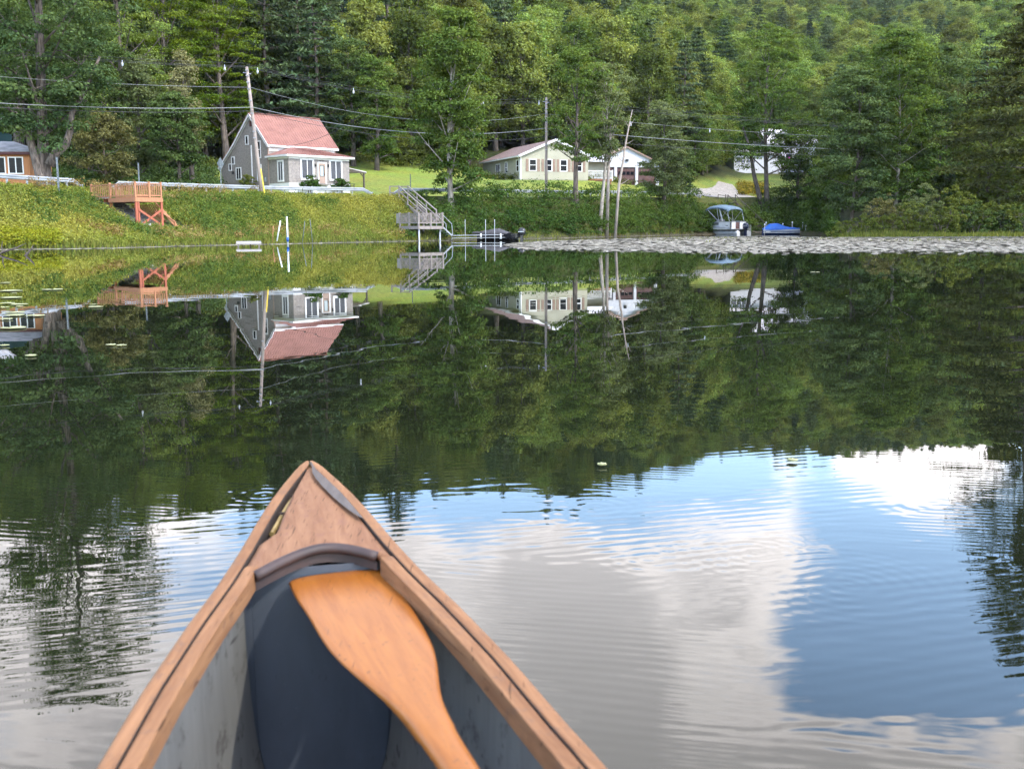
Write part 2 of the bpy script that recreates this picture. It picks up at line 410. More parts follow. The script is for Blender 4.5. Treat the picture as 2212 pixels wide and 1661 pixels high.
# leaves
LF = {}
LF['forest'] = foliage('forest_leaf', (0.0673, 0.1129, 0.0314), (0.1520, 0.1932, 0.0508), 0.38, vary=1.0)
LF['pine'] = foliage('pine_needle', (0.0486, 0.0824, 0.0413), (0.1003, 0.1352, 0.0610), 0.18, vary=0.7)
LF['spruce'] = foliage('spruce_needle', (0.0225, 0.0425, 0.0250), (0.0500, 0.0750, 0.0413), 0.12, vary=0.6)
LF['maple'] = foliage('maple_leaf', (0.0617, 0.1187, 0.0129), (0.1568, 0.2042, 0.0283), 0.42)
LF['dark'] = foliage('dark_leaf', (0.0396, 0.0727, 0.0262), (0.0936, 0.1343, 0.0431), 0.32)
LF['locust'] = foliage('locust_leaf', (0.0473, 0.0860, 0.0384), (0.1075, 0.1483, 0.0503), 0.35)
LF['walnut'] = foliage('walnut_leaf', (0.0446, 0.0892, 0.0252), (0.1168, 0.1646, 0.0361), 0.38)
LF['olive'] = foliage('olive_leaf', (0.0902, 0.0968, 0.0374), (0.1485, 0.1430, 0.0572), 0.3)
LF['grey'] = foliage('grey_green_leaf', (0.0736, 0.1045, 0.0444), (0.1404, 0.1665, 0.0699), 0.32)
LF['pale'] = foliage('pale_catkin_leaf', (0.13, 0.14, 0.065), (0.24, 0.23, 0.11), 0.3)
LF['shrub'] = foliage('shrub_leaf', (0.0642, 0.0952, 0.0246), (0.1346, 0.1552, 0.0369), 0.35)
LF['bankL'] = foliage('sunny_ground_cover_leaf', (0.105, 0.155, 0.032), (0.31, 0.29, 0.065), 0.36)
LF['bankR'] = foliage('knotweed_leaf', (0.034, 0.072, 0.020), (0.095, 0.142, 0.034), 0.36)
LF['lime'] = foliage('lime_leaf', (0.14, 0.175, 0.018), (0.26, 0.255, 0.03), 0.4)
LF['reed'] = foliage('reed_blade', (0.10, 0.14, 0.028), (0.20, 0.20, 0.055), 0.35)
LF['hedge'] = foliage('box_bush_leaf', (0.024, 0.056, 0.014), (0.065, 0.11, 0.024), 0.25)
LF['goldenrod'] = foliage('goldenrod_flower', (0.10, 0.115, 0.025), (0.27, 0.195, 0.03), 0.3)
# ---------------------------------------------------------------- the land: lake bed, bank, road shelf, lawns, hill
#        px   shore  rail   zroad lawnY lawnZ hill
TAB = np.array([
    (-900,  40,   52,   3.6,  92,  6.2, 1.05),
    (-400,  46,   58,   3.7,  95,  6.5, 1.05),
    (0,     55.4, 68,   3.9, 102,  6.5, 1.05),
    (177,   57.5, 76,   3.9, 112,  6.6, 1.05),
    (248,   59,   79.5, 3.9, 114,  6.8, 1.05),
    (403,   64.5, 84,   3.9, 120,  7.5, 1.05),
    (600,   71,   90.5, 3.9, 128,  8.2, 1.05),
    (788,   79,   94.7, 3.9, 133,  9.0, 1.02),
    (972,   87,   97,   3.9, 138,  8.6, 1.0),
    (1125,  97,   107,  4.1, 133,  7.1, 1.0),
    (1250, 104,   113,  4.2, 136,  7.2, 1.05),
    (1351, 118,   126,  4.6, 150,  7.4, 1.0),
    (1512, 138,   147,  5.0, 178,  8.8, 0.97),
    (1600, 142,   152,  5.2, 198,  9.9, 0.95),
    (1720, 146,   156,  5.4, 200, 10.0, 0.97),
    (1775, 128,   154,  5.4, 200, 10.0, 0.95),
    (1815, 101,   152,  5.4, 198,  9.8, 0.95),
    (2212, 103,   150,  5.5, 190,  9.0, 0.92),
    (2350,  78,   146,  5.5, 188,  9.0, 0.9),
    (2700,  64,   140,  5.5, 185,  9.0, 0.85),
    (3600, 55,    135,  5.5, 190,  9.0, 0.8)], dtype=float)
TU = np.array([u_of(p) for p in TAB[:, 0]])
def col_at(u, k): return np.interp(u, TU, TAB[:, k])
HILLX = [0, 30, 80, 170, 320, 520, 700, 900]
HILLZ = [0, 6, 20, 46, 86, 128, 140, 134]
def plot(px, py, Y, ang, w, l, zz, grow=1.0):
    o = at(px, py, Y); a = math.radians(ang); c, s = math.cos(a), math.sin(a)
    return (o.x + c * w / 2 - s * l / 2, o.y + s * w / 2 + c * l / 2, w / 2 + grow, l / 2 + grow, a, zz)
PADS = [plot(1125.7, 388, 131, 20, 9.1, 15, 6.85, 0.6), plot(1281, 397, 150, 14, 10, 9, 6.9, 0.8), plot(582, 404, 103, 45, 8.5, 9, 4.8, 0.3)]
def wob(x, y):
    return (np.sin(x * 0.31 + 1.3) * np.sin(y * 0.27 + x * 0.11) + 0.6 * np.sin(x * 0.83 - y * 0.61 + 2.0) + 0.4 * np.sin(x * 1.9 + y * 1.7)) / 2.0
def hgt(X, Y):
    X = np.asarray(X, float); Y = np.asarray(Y, float)
    u = X / np.maximum(Y, 1.0)
    s, r, zr, ly, lz, hk = (col_at(u, k) for k in range(1, 7))
    t = np.clip((Y - s) / (r - 0.8 - s), 0, 1)
    z = zr * np.interp(t, [0, .05, .2, .5, .8, .95, 1], [0, .045, .13, .42, .79, .985, 1])
    z = z + 0.16 * wob(X, Y) * np.clip(t * 6, 0, 1) * np.clip((1 - t) * 5, 0, 1)
    z = np.where(Y < s, np.maximum(-(s - Y) * 0.14, -1.6), z)
    re = r + 7.4
    tl = np.clip((Y - re) / (ly - re), 0, 1)
    z = z + (lz - zr) * tl * (0.75 + 0.25 * tl)
    h = np.interp(Y - ly, HILLX, HILLZ) * hk
    h = h + np.clip((Y - ly) / 60, 0, 1) * 2.2 * wob(X * 0.22, Y * 0.2)
    z = z + np.where(Y > ly, h, 0)
    for cx, cy, rx, ry, ang, zz in PADS:        # building plots cut level into the slope
        dx, dy = X - cx, Y - cy
        a = np.abs(dx * math.cos(ang) + dy * math.sin(ang)) - rx; b = np.abs(-dx * math.sin(ang) + dy * math.cos(ang)) - ry
        d = np.maximum(np.maximum(a, b), 0)
        w = np.clip(1 - d / 5.0, 0, 1); w = w * w * (3 - 2 * w)
        z = z * (1 - w) + zz * w
    return z
def gz(x, y): return float(hgt(x, y))
def ground(px, Y, dz=0.0):
    u = u_of(px); return Vector((u * Y, Y, gz(u * Y, Y) + dz))

def build_terrain():
    us = np.concatenate([np.linspace(-1.1, -0.6, 26)[:-1], np.linspace(-0.6, 0.6, 220), np.linspace(0.6, 1.1, 26)[1:]])
    ys = np.concatenate([np.linspace(26, 50, 12)[:-1], np.linspace(50, 165, 116)[:-1], 165 + 735 * np.linspace(0, 1, 60) ** 1.35])
    U, Y = np.meshgrid(us, ys); X = U * Y
    Z = hgt(X, Y)
    nu, ny = len(us), len(ys)
    co = np.stack([X, Y, Z], -1).reshape(-1, 3)
    i = np.arange((ny - 1) * (nu - 1)); a = (i // (nu - 1)) * nu + i % (nu - 1)
    q = np.stack([a, a + 1, a + 1 + nu, a + nu], -1)
    me = bpy.data.meshes.new('ground')
    me.from_pydata(co.tolist(), [], q.tolist())
    me.polygons.foreach_set('use_smooth', [True] * len(me.polygons))
    # what grows or lies where
    s, r, ly = (col_at(U, k) for k in (1, 2, 4))
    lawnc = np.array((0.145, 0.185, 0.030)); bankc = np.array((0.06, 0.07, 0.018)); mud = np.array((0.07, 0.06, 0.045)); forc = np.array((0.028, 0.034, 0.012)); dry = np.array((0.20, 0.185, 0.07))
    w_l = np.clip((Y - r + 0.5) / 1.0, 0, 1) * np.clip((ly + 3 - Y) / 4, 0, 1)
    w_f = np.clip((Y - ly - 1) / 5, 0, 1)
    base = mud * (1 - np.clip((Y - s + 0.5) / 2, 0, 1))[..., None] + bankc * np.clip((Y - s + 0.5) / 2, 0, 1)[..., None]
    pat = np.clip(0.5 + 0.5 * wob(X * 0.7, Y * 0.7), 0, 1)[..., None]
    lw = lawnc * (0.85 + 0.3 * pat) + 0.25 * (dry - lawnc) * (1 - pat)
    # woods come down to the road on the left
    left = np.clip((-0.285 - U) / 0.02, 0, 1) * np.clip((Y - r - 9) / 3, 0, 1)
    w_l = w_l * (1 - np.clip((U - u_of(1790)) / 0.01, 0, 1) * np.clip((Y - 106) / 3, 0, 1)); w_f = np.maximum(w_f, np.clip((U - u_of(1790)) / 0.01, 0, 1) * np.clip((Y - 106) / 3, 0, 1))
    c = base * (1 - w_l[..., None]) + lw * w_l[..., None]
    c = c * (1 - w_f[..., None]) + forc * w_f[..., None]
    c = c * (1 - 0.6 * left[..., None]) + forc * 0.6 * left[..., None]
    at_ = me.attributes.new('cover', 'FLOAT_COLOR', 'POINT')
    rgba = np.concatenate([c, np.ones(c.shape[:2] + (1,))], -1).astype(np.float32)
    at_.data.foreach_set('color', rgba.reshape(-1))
    m, N, L, out = new_mat('ground_cover')
    b = N.new('ShaderNodeBsdfPrincipled'); setin(b, 'Roughness', 0.95); setin(b, 'Specular IOR Level', 0.15); L.new(b.outputs[0], out.inputs[0])
    a = N.new('ShaderNodeAttribute'); a.attribute_name = 'cover'
    tc = N.new('ShaderNodeTexCoord')
    n = N.new('ShaderNodeTexNoise'); n.inputs['Scale'].default_value = 2.6; n.inputs['Detail'].default_value = 3; n.inputs['Roughness'].default_value = 0.7
    L.new(tc.outputs['Object'], n.inputs['Vector'])
    n3 = N.new('ShaderNodeTexNoise'); n3.inputs['Scale'].default_value = 0.22; n3.inputs['Detail'].default_value = 1
    L.new(tc.outputs['Object'], n3.inputs['Vector'])
    hv = N.new('ShaderNodeHueSaturation'); L.new(a.outputs['Color'], hv.inputs['Color'])
    mr = N.new('ShaderNodeMapRange'); mr.inputs['From Min'].default_value = 0.3; mr.inputs['From Max'].default_value = 0.7; mr.inputs['To Min'].default_value = 0.6; mr.inputs['To Max'].default_value = 1.35
    L.new(n.outputs['Fac'], mr.inputs['Value']); L.new(mr.outputs[0], hv.inputs['Value'])
    mr2 = N.new('ShaderNodeMapRange'); mr2.inputs['From Min'].default_value = 0.35; mr2.inputs['From Max'].default_value = 0.65; mr2.inputs['To Min'].default_value = 0.475; mr2.inputs['To Max'].default_value = 0.52
    L.new(n3.outputs['Fac'], mr2.inputs['Value']); L.new(mr2.outputs[0], hv.inputs['Hue'])
    L.new(hv.outputs[0], b.inputs['Base Color'])
    bp = N.new('ShaderNodeBump'); bp.inputs['Strength'].default_value = 0.8; bp.inputs['Distance'].default_value = 0.12
    L.new(n.outputs['Fac'], bp.inputs['Height']); L.new(bp.outputs[0], b.inputs['Normal'])
    me.materials.append(m)
    tag(link('ground', me), kind='structure')
build_terrain()

def strip(name, pxs, y0, y1, mat, dz, zfun=None, n=5):
    mb = MB(); rings = []
    for px in pxs:
        u = u_of(px); a, b_ = y0(u), y1(u)
        ring = []
        for k in range(n):
            Y = a + (b_ - a) * k / (n - 1); X = u * Y
            ring.append((X, Y, (zfun(u) if zfun else gz(X, Y)) + dz))
        rings.append(ring)
    mb.loft(rings, False)
    return tag(mb.build(name, mat), kind='structure')
strip('road', list(range(-900, 1730, 20)), lambda u: float(col_at(u, 2)) + 0.9, lambda u: float(col_at(u, 2)) + 6.9, MT['asphalt'], 0.05, lambda u: float(col_at(u, 3)))
def drive():
    # gravel drive up to the white house, and the paved apron where it meets the road
    mb = MB(); rings = []
    for Y, p0, p1 in ((159, 1478, 1640), (163, 1480, 1630), (167, 1500, 1612), (170, 1524, 1600), (173, 1536, 1593), (177, 1543, 1588), (181, 1546, 1584), (184, 1549, 1580)):
        rings.append([(u_of(p0 + (p1 - p0) * k / 6) * Y, Y, gz(u_of(p0 + (p1 - p0) * k / 6) * Y, Y) + 0.06) for k in range(7)])
    mb.loft(rings, False)
    tag(mb.build('driveway', MT['gravel']), kind='structure')
drive()

# ---------------------------------------------------------------- the canoe's lines (the water is cut out along them)
CT = Vector((-0.516, 2.572, 0)); CDIR = Vector((0.2204, -0.9754, 0)).normalized(); CSIDE = Vector((0.9754, 0.2204, 0)).normalized()
C_S = [0, .02, .05, .15, .25, .39, .53, .70, .825, 1.05, 1.30, 1.8, 2.4, 3.0, 3.5, 4.0, 4.4, 4.65, 4.8]
C_W = [.010, .026, .038, .070, .100, .132, .163, .206, .240, .292, .338, .405, .43, .405, .345, .25, .14, .06, .012]
def chw(s): return float(np.interp(s, C_S, C_W))
def czg(s):                        # gunwale height
    return float(np.interp(s, [0, .25, .65, 1.25, 2.4, 3.6, 4.4, 4.8], [.502, .470, .422, .372, .35, .37, .44, .50]))
def czb(s):                        # keel
    return float(np.interp(s, [0, .03, .08, .16, .3, .6, 1.2, 3.6, 4.2, 4.5, 4.65, 4.75, 4.8], [.44, .28, .12, .0, -.08, -.12, -.13, -.13, -.11, -.06, .0, .2, .44]))
def cn(s): return float(np.interp(s, [0, .2, .5, 1.0, 2.0], [1.8, 2.6, 4.2, 4.2, 3.6]))
def cpt(s, side, z): return CT + CDIR * s + CSIDE * side + Vector((0, 0, z))
def cbreadth(s, z, inset=0.0):
    zg, zb, n = czg(s), czb(s), cn(s)
    q = min(1.0, max(0.0, (zg - z) / max(zg - zb, 1e-4)))
    return max(0.0, (chw(s) - 0.014 - inset)) * (1 - q ** n) ** (1 / n)

def build_water():
    bm = bmesh.new()
    outer = [bm.verts.new(p) for p in ((-420, -260, 0), (420, -260, 0), (420, 210, 0), (-420, 210, 0))]
    loop = []
    ss = [s for s in np.linspace(0.17, 4.63, 60) if cbreadth(s, 0.0) > 0.004]
    for s in ss: loop.append(bm.verts.new(cpt(s, -cbreadth(s, 0.0) + 0.003, 0)))
    for s in reversed(ss): loop.append(bm.verts.new(cpt(s, cbreadth(s, 0.0) - 0.003, 0)))
    ed = []
    for lp in (outer, loop):
        for i in range(len(lp)): ed.append(bm.edges.new((lp[i], lp[(i + 1) % len(lp)])))
    bmesh.ops.triangle_fill(bm, use_beauty=True, use_dissolve=False, edges=ed, normal=(0, 0, 1))
    for f in bm.faces:
        if f.normal.z < 0: f.normal_flip()
    me = bpy.data.meshes.new('lake_water'); bm.to_mesh(me); bm.free()
    m, N, L, out = new_mat('lake_water')
    b = N.new('ShaderNodeBsdfPrincipled'); L.new(b.outputs[0], out.inputs[0])
    b.inputs['Base Color'].default_value = (0.006, 0.008, 0.004, 1); setin(b, 'Roughness', 0.0); setin(b, 'IOR', 1.42); setin(b, 'Specular IOR Level', 0.5)
    tc = N.new('ShaderNodeTexCoord'); sep = N.new('ShaderNodeSeparateXYZ'); L.new(tc.outputs['Object'], sep.inputs[0])
    X, Y = sep.outputs[0], sep.outputs[1]
    def ma(op, a, b_=None, c=None):
        n = N.new('ShaderNodeMath'); n.operation = op
        for i, v in enumerate((a, b_, c)):
            if v is None: continue
            if isinstance(v, (int, float)): n.inputs[i].default_value = v
            else: L.new(v, n.inputs[i])
        return n.outputs[0]
    def noise(scale, detail=3, sc3=(1, 1, 1), loc=(0, 0, 0), dist=0.0, rot=0.0):
        mp = N.new('ShaderNodeMapping'); mp.inputs['Scale'].default_value = sc3; mp.inputs['Location'].default_value = loc; mp.inputs['Rotation'].default_value = (0, 0, rot)
        L.new(tc.outputs['Object'], mp.inputs['Vector'])
        n = N.new('ShaderNodeTexNoise'); n.inputs['Scale'].default_value = scale; n.inputs['Detail'].default_value = detail; n.inputs['Distortion'].default_value = dist
        L.new(mp.outputs[0], n.inputs['Vector']); return n.outputs['Fac']
    def ramp(v, a, b_, lo=0.0, hi=1.0):
        r = N.new('ShaderNodeMapRange'); r.interpolation_type = 'SMOOTHSTEP'
        L.new(v, r.inputs['Value']); r.inputs['From Min'].default_value = a; r.inputs['From Max'].default_value = b_; r.inputs['To Min'].default_value = lo; r.inputs['To Max'].default_value = hi
        return r.outputs[0]
    wn = noise(0.6, 1)                                                                       # broad patches of breeze
    wobble = ma('ADD', Y, ma('MULTIPLY', ma('SUBTRACT', wn, 0.5), 3.0))
    near = ramp(wobble, 3.3, 5.6, 1.0, 0.0)
    fine = noise(10.0, 1, (0.42, 1.0, 1), dist=0.4)
    broad = noise(2.4, 1, (0.55, 1.0, 1), (1, 3, 0))
    h = ma('ADD', ma('MULTIPLY', fine, 0.0007), ma('MULTIPLY', broad, 0.0021))
    # trains of parallel wavelets
    def train(k, ang, amp, lo, hi):
        ca, sa = math.cos(ang), math.sin(ang)
        ph = ma('ADD', ma('MULTIPLY', X, k * ca), ma('ADD', ma('MULTIPLY', Y, k * sa), ma('MULTIPLY', broad, 7.0)))
        return ma('MULTIPLY', ma('SINE', ph), ramp(wn, lo, hi, 0.0, amp))
    h = ma('ADD', h, train(140, 1.35, 0.00009, 0.48, 0.62))
    h = ma('ADD', h, train(98, 1.85, 0.00010, 0.52, 0.40))
    h = ma('MULTIPLY', h, near)
    # rings left by insects and fish
    for px, py, lam, rad, amp in ((1405, 1205, .05, .30, .00006), (1630, 1195, .05, .40, .00008), (1835, 1262, .055, .5, .00008),
                                  (1290, 1095, .06, .4, .00005), (2020, 1090, .07, .3, .00009), (570, 1068, .06, .26, .00014)):
        c = onz(px, py, 0)
        dx, dy = ma('SUBTRACT', X, c.x), ma('SUBTRACT', Y, c.y)
        r = ma('SQRT', ma('ADD', ma('MULTIPLY', dx, dx), ma('MULTIPLY', dy, dy)))
        h = ma('ADD', h, ma('MULTIPLY', ma('SINE', ma('ADD', ma('MULTIPLY', r, 2 * math.pi / lam), ma('MULTIPLY', broad, 6.0))), ramp(r, rad * 0.15, rad, amp, 0.0)))
    # the open water beyond is nearly a mirror
    h = ma('ADD', h, ma('MULTIPLY', noise(1.1, 2, (0.6, 1.0, 1), (9, 2, 0)), 0.0009))
    bp = N.new('ShaderNodeBump'); bp.inputs['Strength'].default_value = 1.0; bp.inputs['Distance'].default_value = 1.0
    L.new(h, bp.inputs['Height']); L.new(bp.outputs[0], b.inputs['Normal'])
    me.materials.append(m)
    tag(link('lake_water', me), kind='structure')
build_water()

# ---------------------------------------------------------------- loose leaf geometry
def leaf_quads(pos, nrm, l, w, rng):
    n = len(pos)
    nrm = nrm / np.maximum(np.linalg.norm(nrm, axis=1, keepdims=True), 1e-6)
    t = rng.normal(size=(n, 3)); t -= nrm * (t * nrm).sum(1, keepdims=True); t /= np.maximum(np.linalg.norm(t, axis=1, keepdims=True), 1e-6)
    b = np.cross(nrm, t)
    l = np.broadcast_to(l, (n,))[:, None]; w = np.broadcast_to(w, (n,))[:, None]
    return np.stack([pos - t * l / 2, pos - b * w / 2 + t * l * 0.05, pos + t * l / 2, pos + b * w / 2 + t * l * 0.05], 1)
def leaf_clumps(c, rad, flat, n_per, size, rng, tint, up=0.5, jit=0.18, shell=0.5):
    """leaves over dome-shaped clumps: c (N,3), rad (N,), flat = z squash."""
    N = len(c); idx = np.repeat(np.arange(N), n_per); n = len(idx)
    d = rng.normal(size=(n, 3)); d /= np.linalg.norm(d, axis=1, keepdims=True)
    d[:, 2] = np.where(d[:, 2] < -0.3, -d[:, 2], d[:, 2])
    r = shell + (1 - shell) * rng.random(n) ** 0.6
    r *= 1 + jit * rng.normal(size=n)
    pos = c[idx] + d * (r * rad[idx])[:, None] * np.array([1, 1, flat])
    nrm = d * np.array([1, 1, 1.0]) + np.array([0, 0, up]) + 0.55 * rng.normal(size=(n, 3))
    s = size * rng.uniform(0.7, 1.3, n)
    V = leaf_quads(pos, nrm, s, s * 0.62, rng)
    return V, np.clip(tint[idx] + rng.normal(0, 0.08, n), 0, 1)
def hexes(c, rad, tilt, rng):
    """little floating leaves: two quads each."""
    n = len(c); a0 = rng.random(n) * 6.28; k = np.arange(6) * math.pi / 3
    ang = a0[:, None] + k[None]; rr = rad[:, None] * rng.uniform(0.85, 1.12, (n, 6))
    tx, ty = rng.normal(0, tilt, n), rng.normal(0, tilt, n)
    dx, dy = np.cos(ang) * rr, np.sin(ang) * rr
    P = np.stack([c[:, 0:1] + dx, c[:, 1:2] + dy, c[:, 2:3] + dx * tx[:, None] + dy * ty[:, None]], -1)
    return np.concatenate([P[:, [0, 1, 2, 3]], P[:, [0, 3, 4, 5]]], 0)
# ---------------------------------------------------------------- trees
def bez(a, b, c, n):
    return [a * (1 - t) ** 2 + b * 2 * t * (1 - t) + c * t ** 2 for t in [i / (n - 1) for i in range(n)]]
def gen_tree(seed, H, R, base=0.28, kind='round', leaf=0.30, ncl=70, nper=120, clr=1.15, flat=0.55, tr=None, lean=(0, 0), fork=0, limbs=None, gap=0.0, up=0.5):
    """returns (trunk MB, leaf quads, tint). Crown outline by kind; clumps sit on limb ends and over the outline."""
    rng = np.random.default_rng(seed); rnd = random.Random(seed)
    tr = tr or (0.018 * H + 0.05)
    leaf *= 0.86; nper = int(nper * 1.35); ncl = int(ncl * 1.3)
    mb = MB()
    def prof(q):                       # crown radius, q = 0 at crown base .. 1 top
        q = min(max(q, 0), 1)
        if kind == 'round': return math.sqrt(max(0.0, 1 - (2 * q - 0.92) ** 2 / 1.18)) if q < 0.98 else 0.15
        if kind == 'tall': return 0.45 + 0.55 * math.sin(math.pi * min(1, q * 0.9 + 0.12)) if q < 0.97 else 0.25
        if kind == 'vase': return 0.4 + 0.75 * q if q < 0.72 else 0.94 * math.sqrt(max(0.02, 1 - ((q - 0.72) / 0.29) ** 2))
        return 1 - q
    lx, ly = lean
    def axis(z):
        q = z / H
        return Vector((lx * H * q + 0.012 * H * math.sin(q * 5 + seed), ly * H * q + 0.010 * H * math.cos(q * 4 + seed * 1.7), z))
    n = 9; top = 0.9 * H
    mb.tube([axis(top * i / (n - 1)) - (Vector((0, 0, 0.5)) if i == 0 else Vector()) for i in range(n)], [tr * (1.25 if i == 0 else 1) * (1 - 0.86 * i / (n - 1)) for i in range(n)], 8)
    cents, rads = [], []
    zb = base * H
    nl = limbs or 18
    for i in range(nl):
        q = (i + 0.5) / nl
        hs = zb * 0.85 + (0.80 * H - zb * 0.85) * q * rnd.uniform(0.85, 1.05)
        qe = min(0.97, q * 0.95 + rnd.uniform(0.02, 0.16))
        he = zb + (H - zb) * qe
        az = i * 2.39996 + rnd.uniform(-0.5, 0.5)
        rr = R * prof(qe) * rnd.uniform(0.6, 1.0)
        a = axis(hs); e = axis(he) + Vector((math.cos(az) * rr, math.sin(az) * rr, 0))
        mid = a.lerp(e, 0.5) + Vector((0, 0, -0.06 * rr if kind != 'vase' else -0.16 * rr))
        pts = bez(a, mid, e, 6)
        r0 = tr * 0.34 * (1 - 0.6 * q)
        mb.tube(pts, [r0 * (1 - 0.8 * k / 5) for k in range(6)], 5)
        cents.append(e); rads.append(clr * rnd.uniform(0.85, 1.25))
        for _ in range(2):
            t = rnd.uniform(0.45, 0.85); p = pts[int(t * 5)]
            w = Vector((rnd.uniform(-1, 1), rnd.uniform(-1, 1), rnd.uniform(-0.1, 0.7))) * R * 0.32
            mb.tube([p, p + w * 0.6 + Vector((0, 0, 0.1)), p + w], [r0 * 0.4, r0 * 0.25, r0 * 0.1], 4)
            cents.append(p + w); rads.append(clr * rnd.uniform(0.65, 1.05))
    while len(cents) < ncl:
        qe = rnd.random() ** 0.85; he = zb + (H - zb) * (qe * 0.99)
        az = rnd.uniform(0, 6.283)
        lump = 0.86 + 0.2 * math.sin(3 * az + seed) * math.sin(7 * qe + seed * 0.7)
        rr = R * prof(qe) * lump * math.sqrt(0.12 + 0.88 * rnd.random())
        cents.append(axis(min(he, H * 0.985)) + Vector((math.cos(az) * rr, math.sin(az) * rr, rnd.uniform(-0.3, 0.3)))); rads.append(clr * rnd.uniform(0.6, 1.15) * (0.75 if qe > 0.85 else 1))
    C = np.array([tuple(c) for c in cents]); rd = np.array(rads)
    if gap:
        keep = rng.random(len(C)) > gap; C, rd = C[keep], rd[keep]
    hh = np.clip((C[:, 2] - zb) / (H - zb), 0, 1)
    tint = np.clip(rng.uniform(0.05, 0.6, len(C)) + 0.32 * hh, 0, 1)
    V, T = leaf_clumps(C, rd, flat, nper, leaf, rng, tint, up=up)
    return mb, V, T
def gen_conifer(seed, H, R, base=0.12, droop=0.12, whorl=0.75, leaf=0.30, dens=1.0, irregular=0.25, top=1.0, tr=None, upturn=0.0, stretch=1.0):
    rng = np.random.default_rng(seed); rnd = random.Random(seed)
    tr = tr or (0.012 * H + 0.06); mb = MB()
    mb.tube([Vector((0.01 * H * math.sin(i * 1.1 + seed), 0.008 * H * math.cos(i + seed), H * 0.99 * i / 8 - (0.5 if i == 0 else 0))) for i in range(9)], [tr * (1 - 0.93 * i / 8) for i in range(9)], 7)
    C, A, B, rr_ = [], [], [], []
    z = base * H
    while z < H * 0.985:
        q = (z - base * H) / (H * (1 - base))
        L_ = R * ((1 - q) ** top) * (0.35 + 0.65 * min(1, q * 6 + 0.35)) + 0.12
        nb = rnd.randint(4, 6); a0 = rnd.uniform(0, 6.28)
        for k in range(nb):
            l = L_ * rnd.uniform(1 - irregular * 1.6, 1 + irregular * 0.5); az = a0 + 6.283 * k / nb + rnd.uniform(-0.3, 0.3)
            d = Vector((math.cos(az), math.sin(az), 0))
            a = Vector((0, 0, z)); e = a + d * l + Vector((0, 0, -droop * l + upturn * l * 0.5))
            m = a.lerp(e, 0.55) + Vector((0, 0, (0.10 - upturn * 0.3) * l))
            if l > 0.9: mb.tube(bez(a, m, e, 4), [0.05 + 0.012 * l, 0.04, 0.03, 0.012], 4, cap=False)
            steps = max(1, int(l / 0.75))
            for s in range(steps):
                t = 0.35 + 0.65 * (s + 0.6) / steps
                p = a * (1 - t) ** 2 + m * 2 * t * (1 - t) + e * t ** 2
                C.append(tuple(p)); rr_.append((0.34 + 0.16 * l) * (1.15 - 0.5 * t) * rnd.uniform(0.8, 1.2)); A.append(tuple(d))
        z += whorl * rnd.uniform(0.75, 1.25) * (0.55 + 0.45 * (1 - q))
    C = np.array(C); rd = np.array(rr_); A = np.array(A)
    n_per = max(6, int(26 * dens)); idx = np.repeat(np.arange(len(C)), n_per); n = len(idx)
    g = rng.normal(size=(n, 3)) * 0.5
    side = np.stack([-A[:, 1], A[:, 0], np.zeros(len(A))], -1)
    pos = C[idx] + A[idx] * (g[:, 0] * rd[idx] * 1.25)[:, None] + side[idx] * (g[:, 1] * rd[idx])[:, None]
    pos[:, 2] += g[:, 2] * rd[idx] * 0.30 - 0.12 * np.abs(g[:, 1]) * rd[idx]
    nrm = np.array([0, 0, 1.0]) + 0.75 * rng.normal(size=(n, 3)) + 0.25 * A[idx]
    s = leaf * rng.uniform(0.7, 1.35, n)
    V = leaf_quads(pos, nrm, s * 1.35 * stretch, s * 0.42, rng)
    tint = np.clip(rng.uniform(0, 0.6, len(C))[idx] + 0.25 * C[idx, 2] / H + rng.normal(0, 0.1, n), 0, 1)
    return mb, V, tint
def plant_tree(name, label, cat, loc, gen, lmat, bark, rotz=0.0, group=None):
    mb, V, T = gen
    t = thing(name, label, cat, loc, rotz, group)
    mb.build('trunk', bark, t, smooth=True)
    link('crown', quad_mesh('crown', V, [lmat], T), t)
    return t
def copy_tree(src, loc, rotz, scale, label=None, name=None):
    r = src.copy(); col.objects.link(r); r.location = loc; r.rotation_euler = (0, 0, rotz); r.scale = scale
    if label: r['label'] = label
    for ch in src.children:
        c = ch.copy(); col.objects.link(c); c.parent = r
    return r

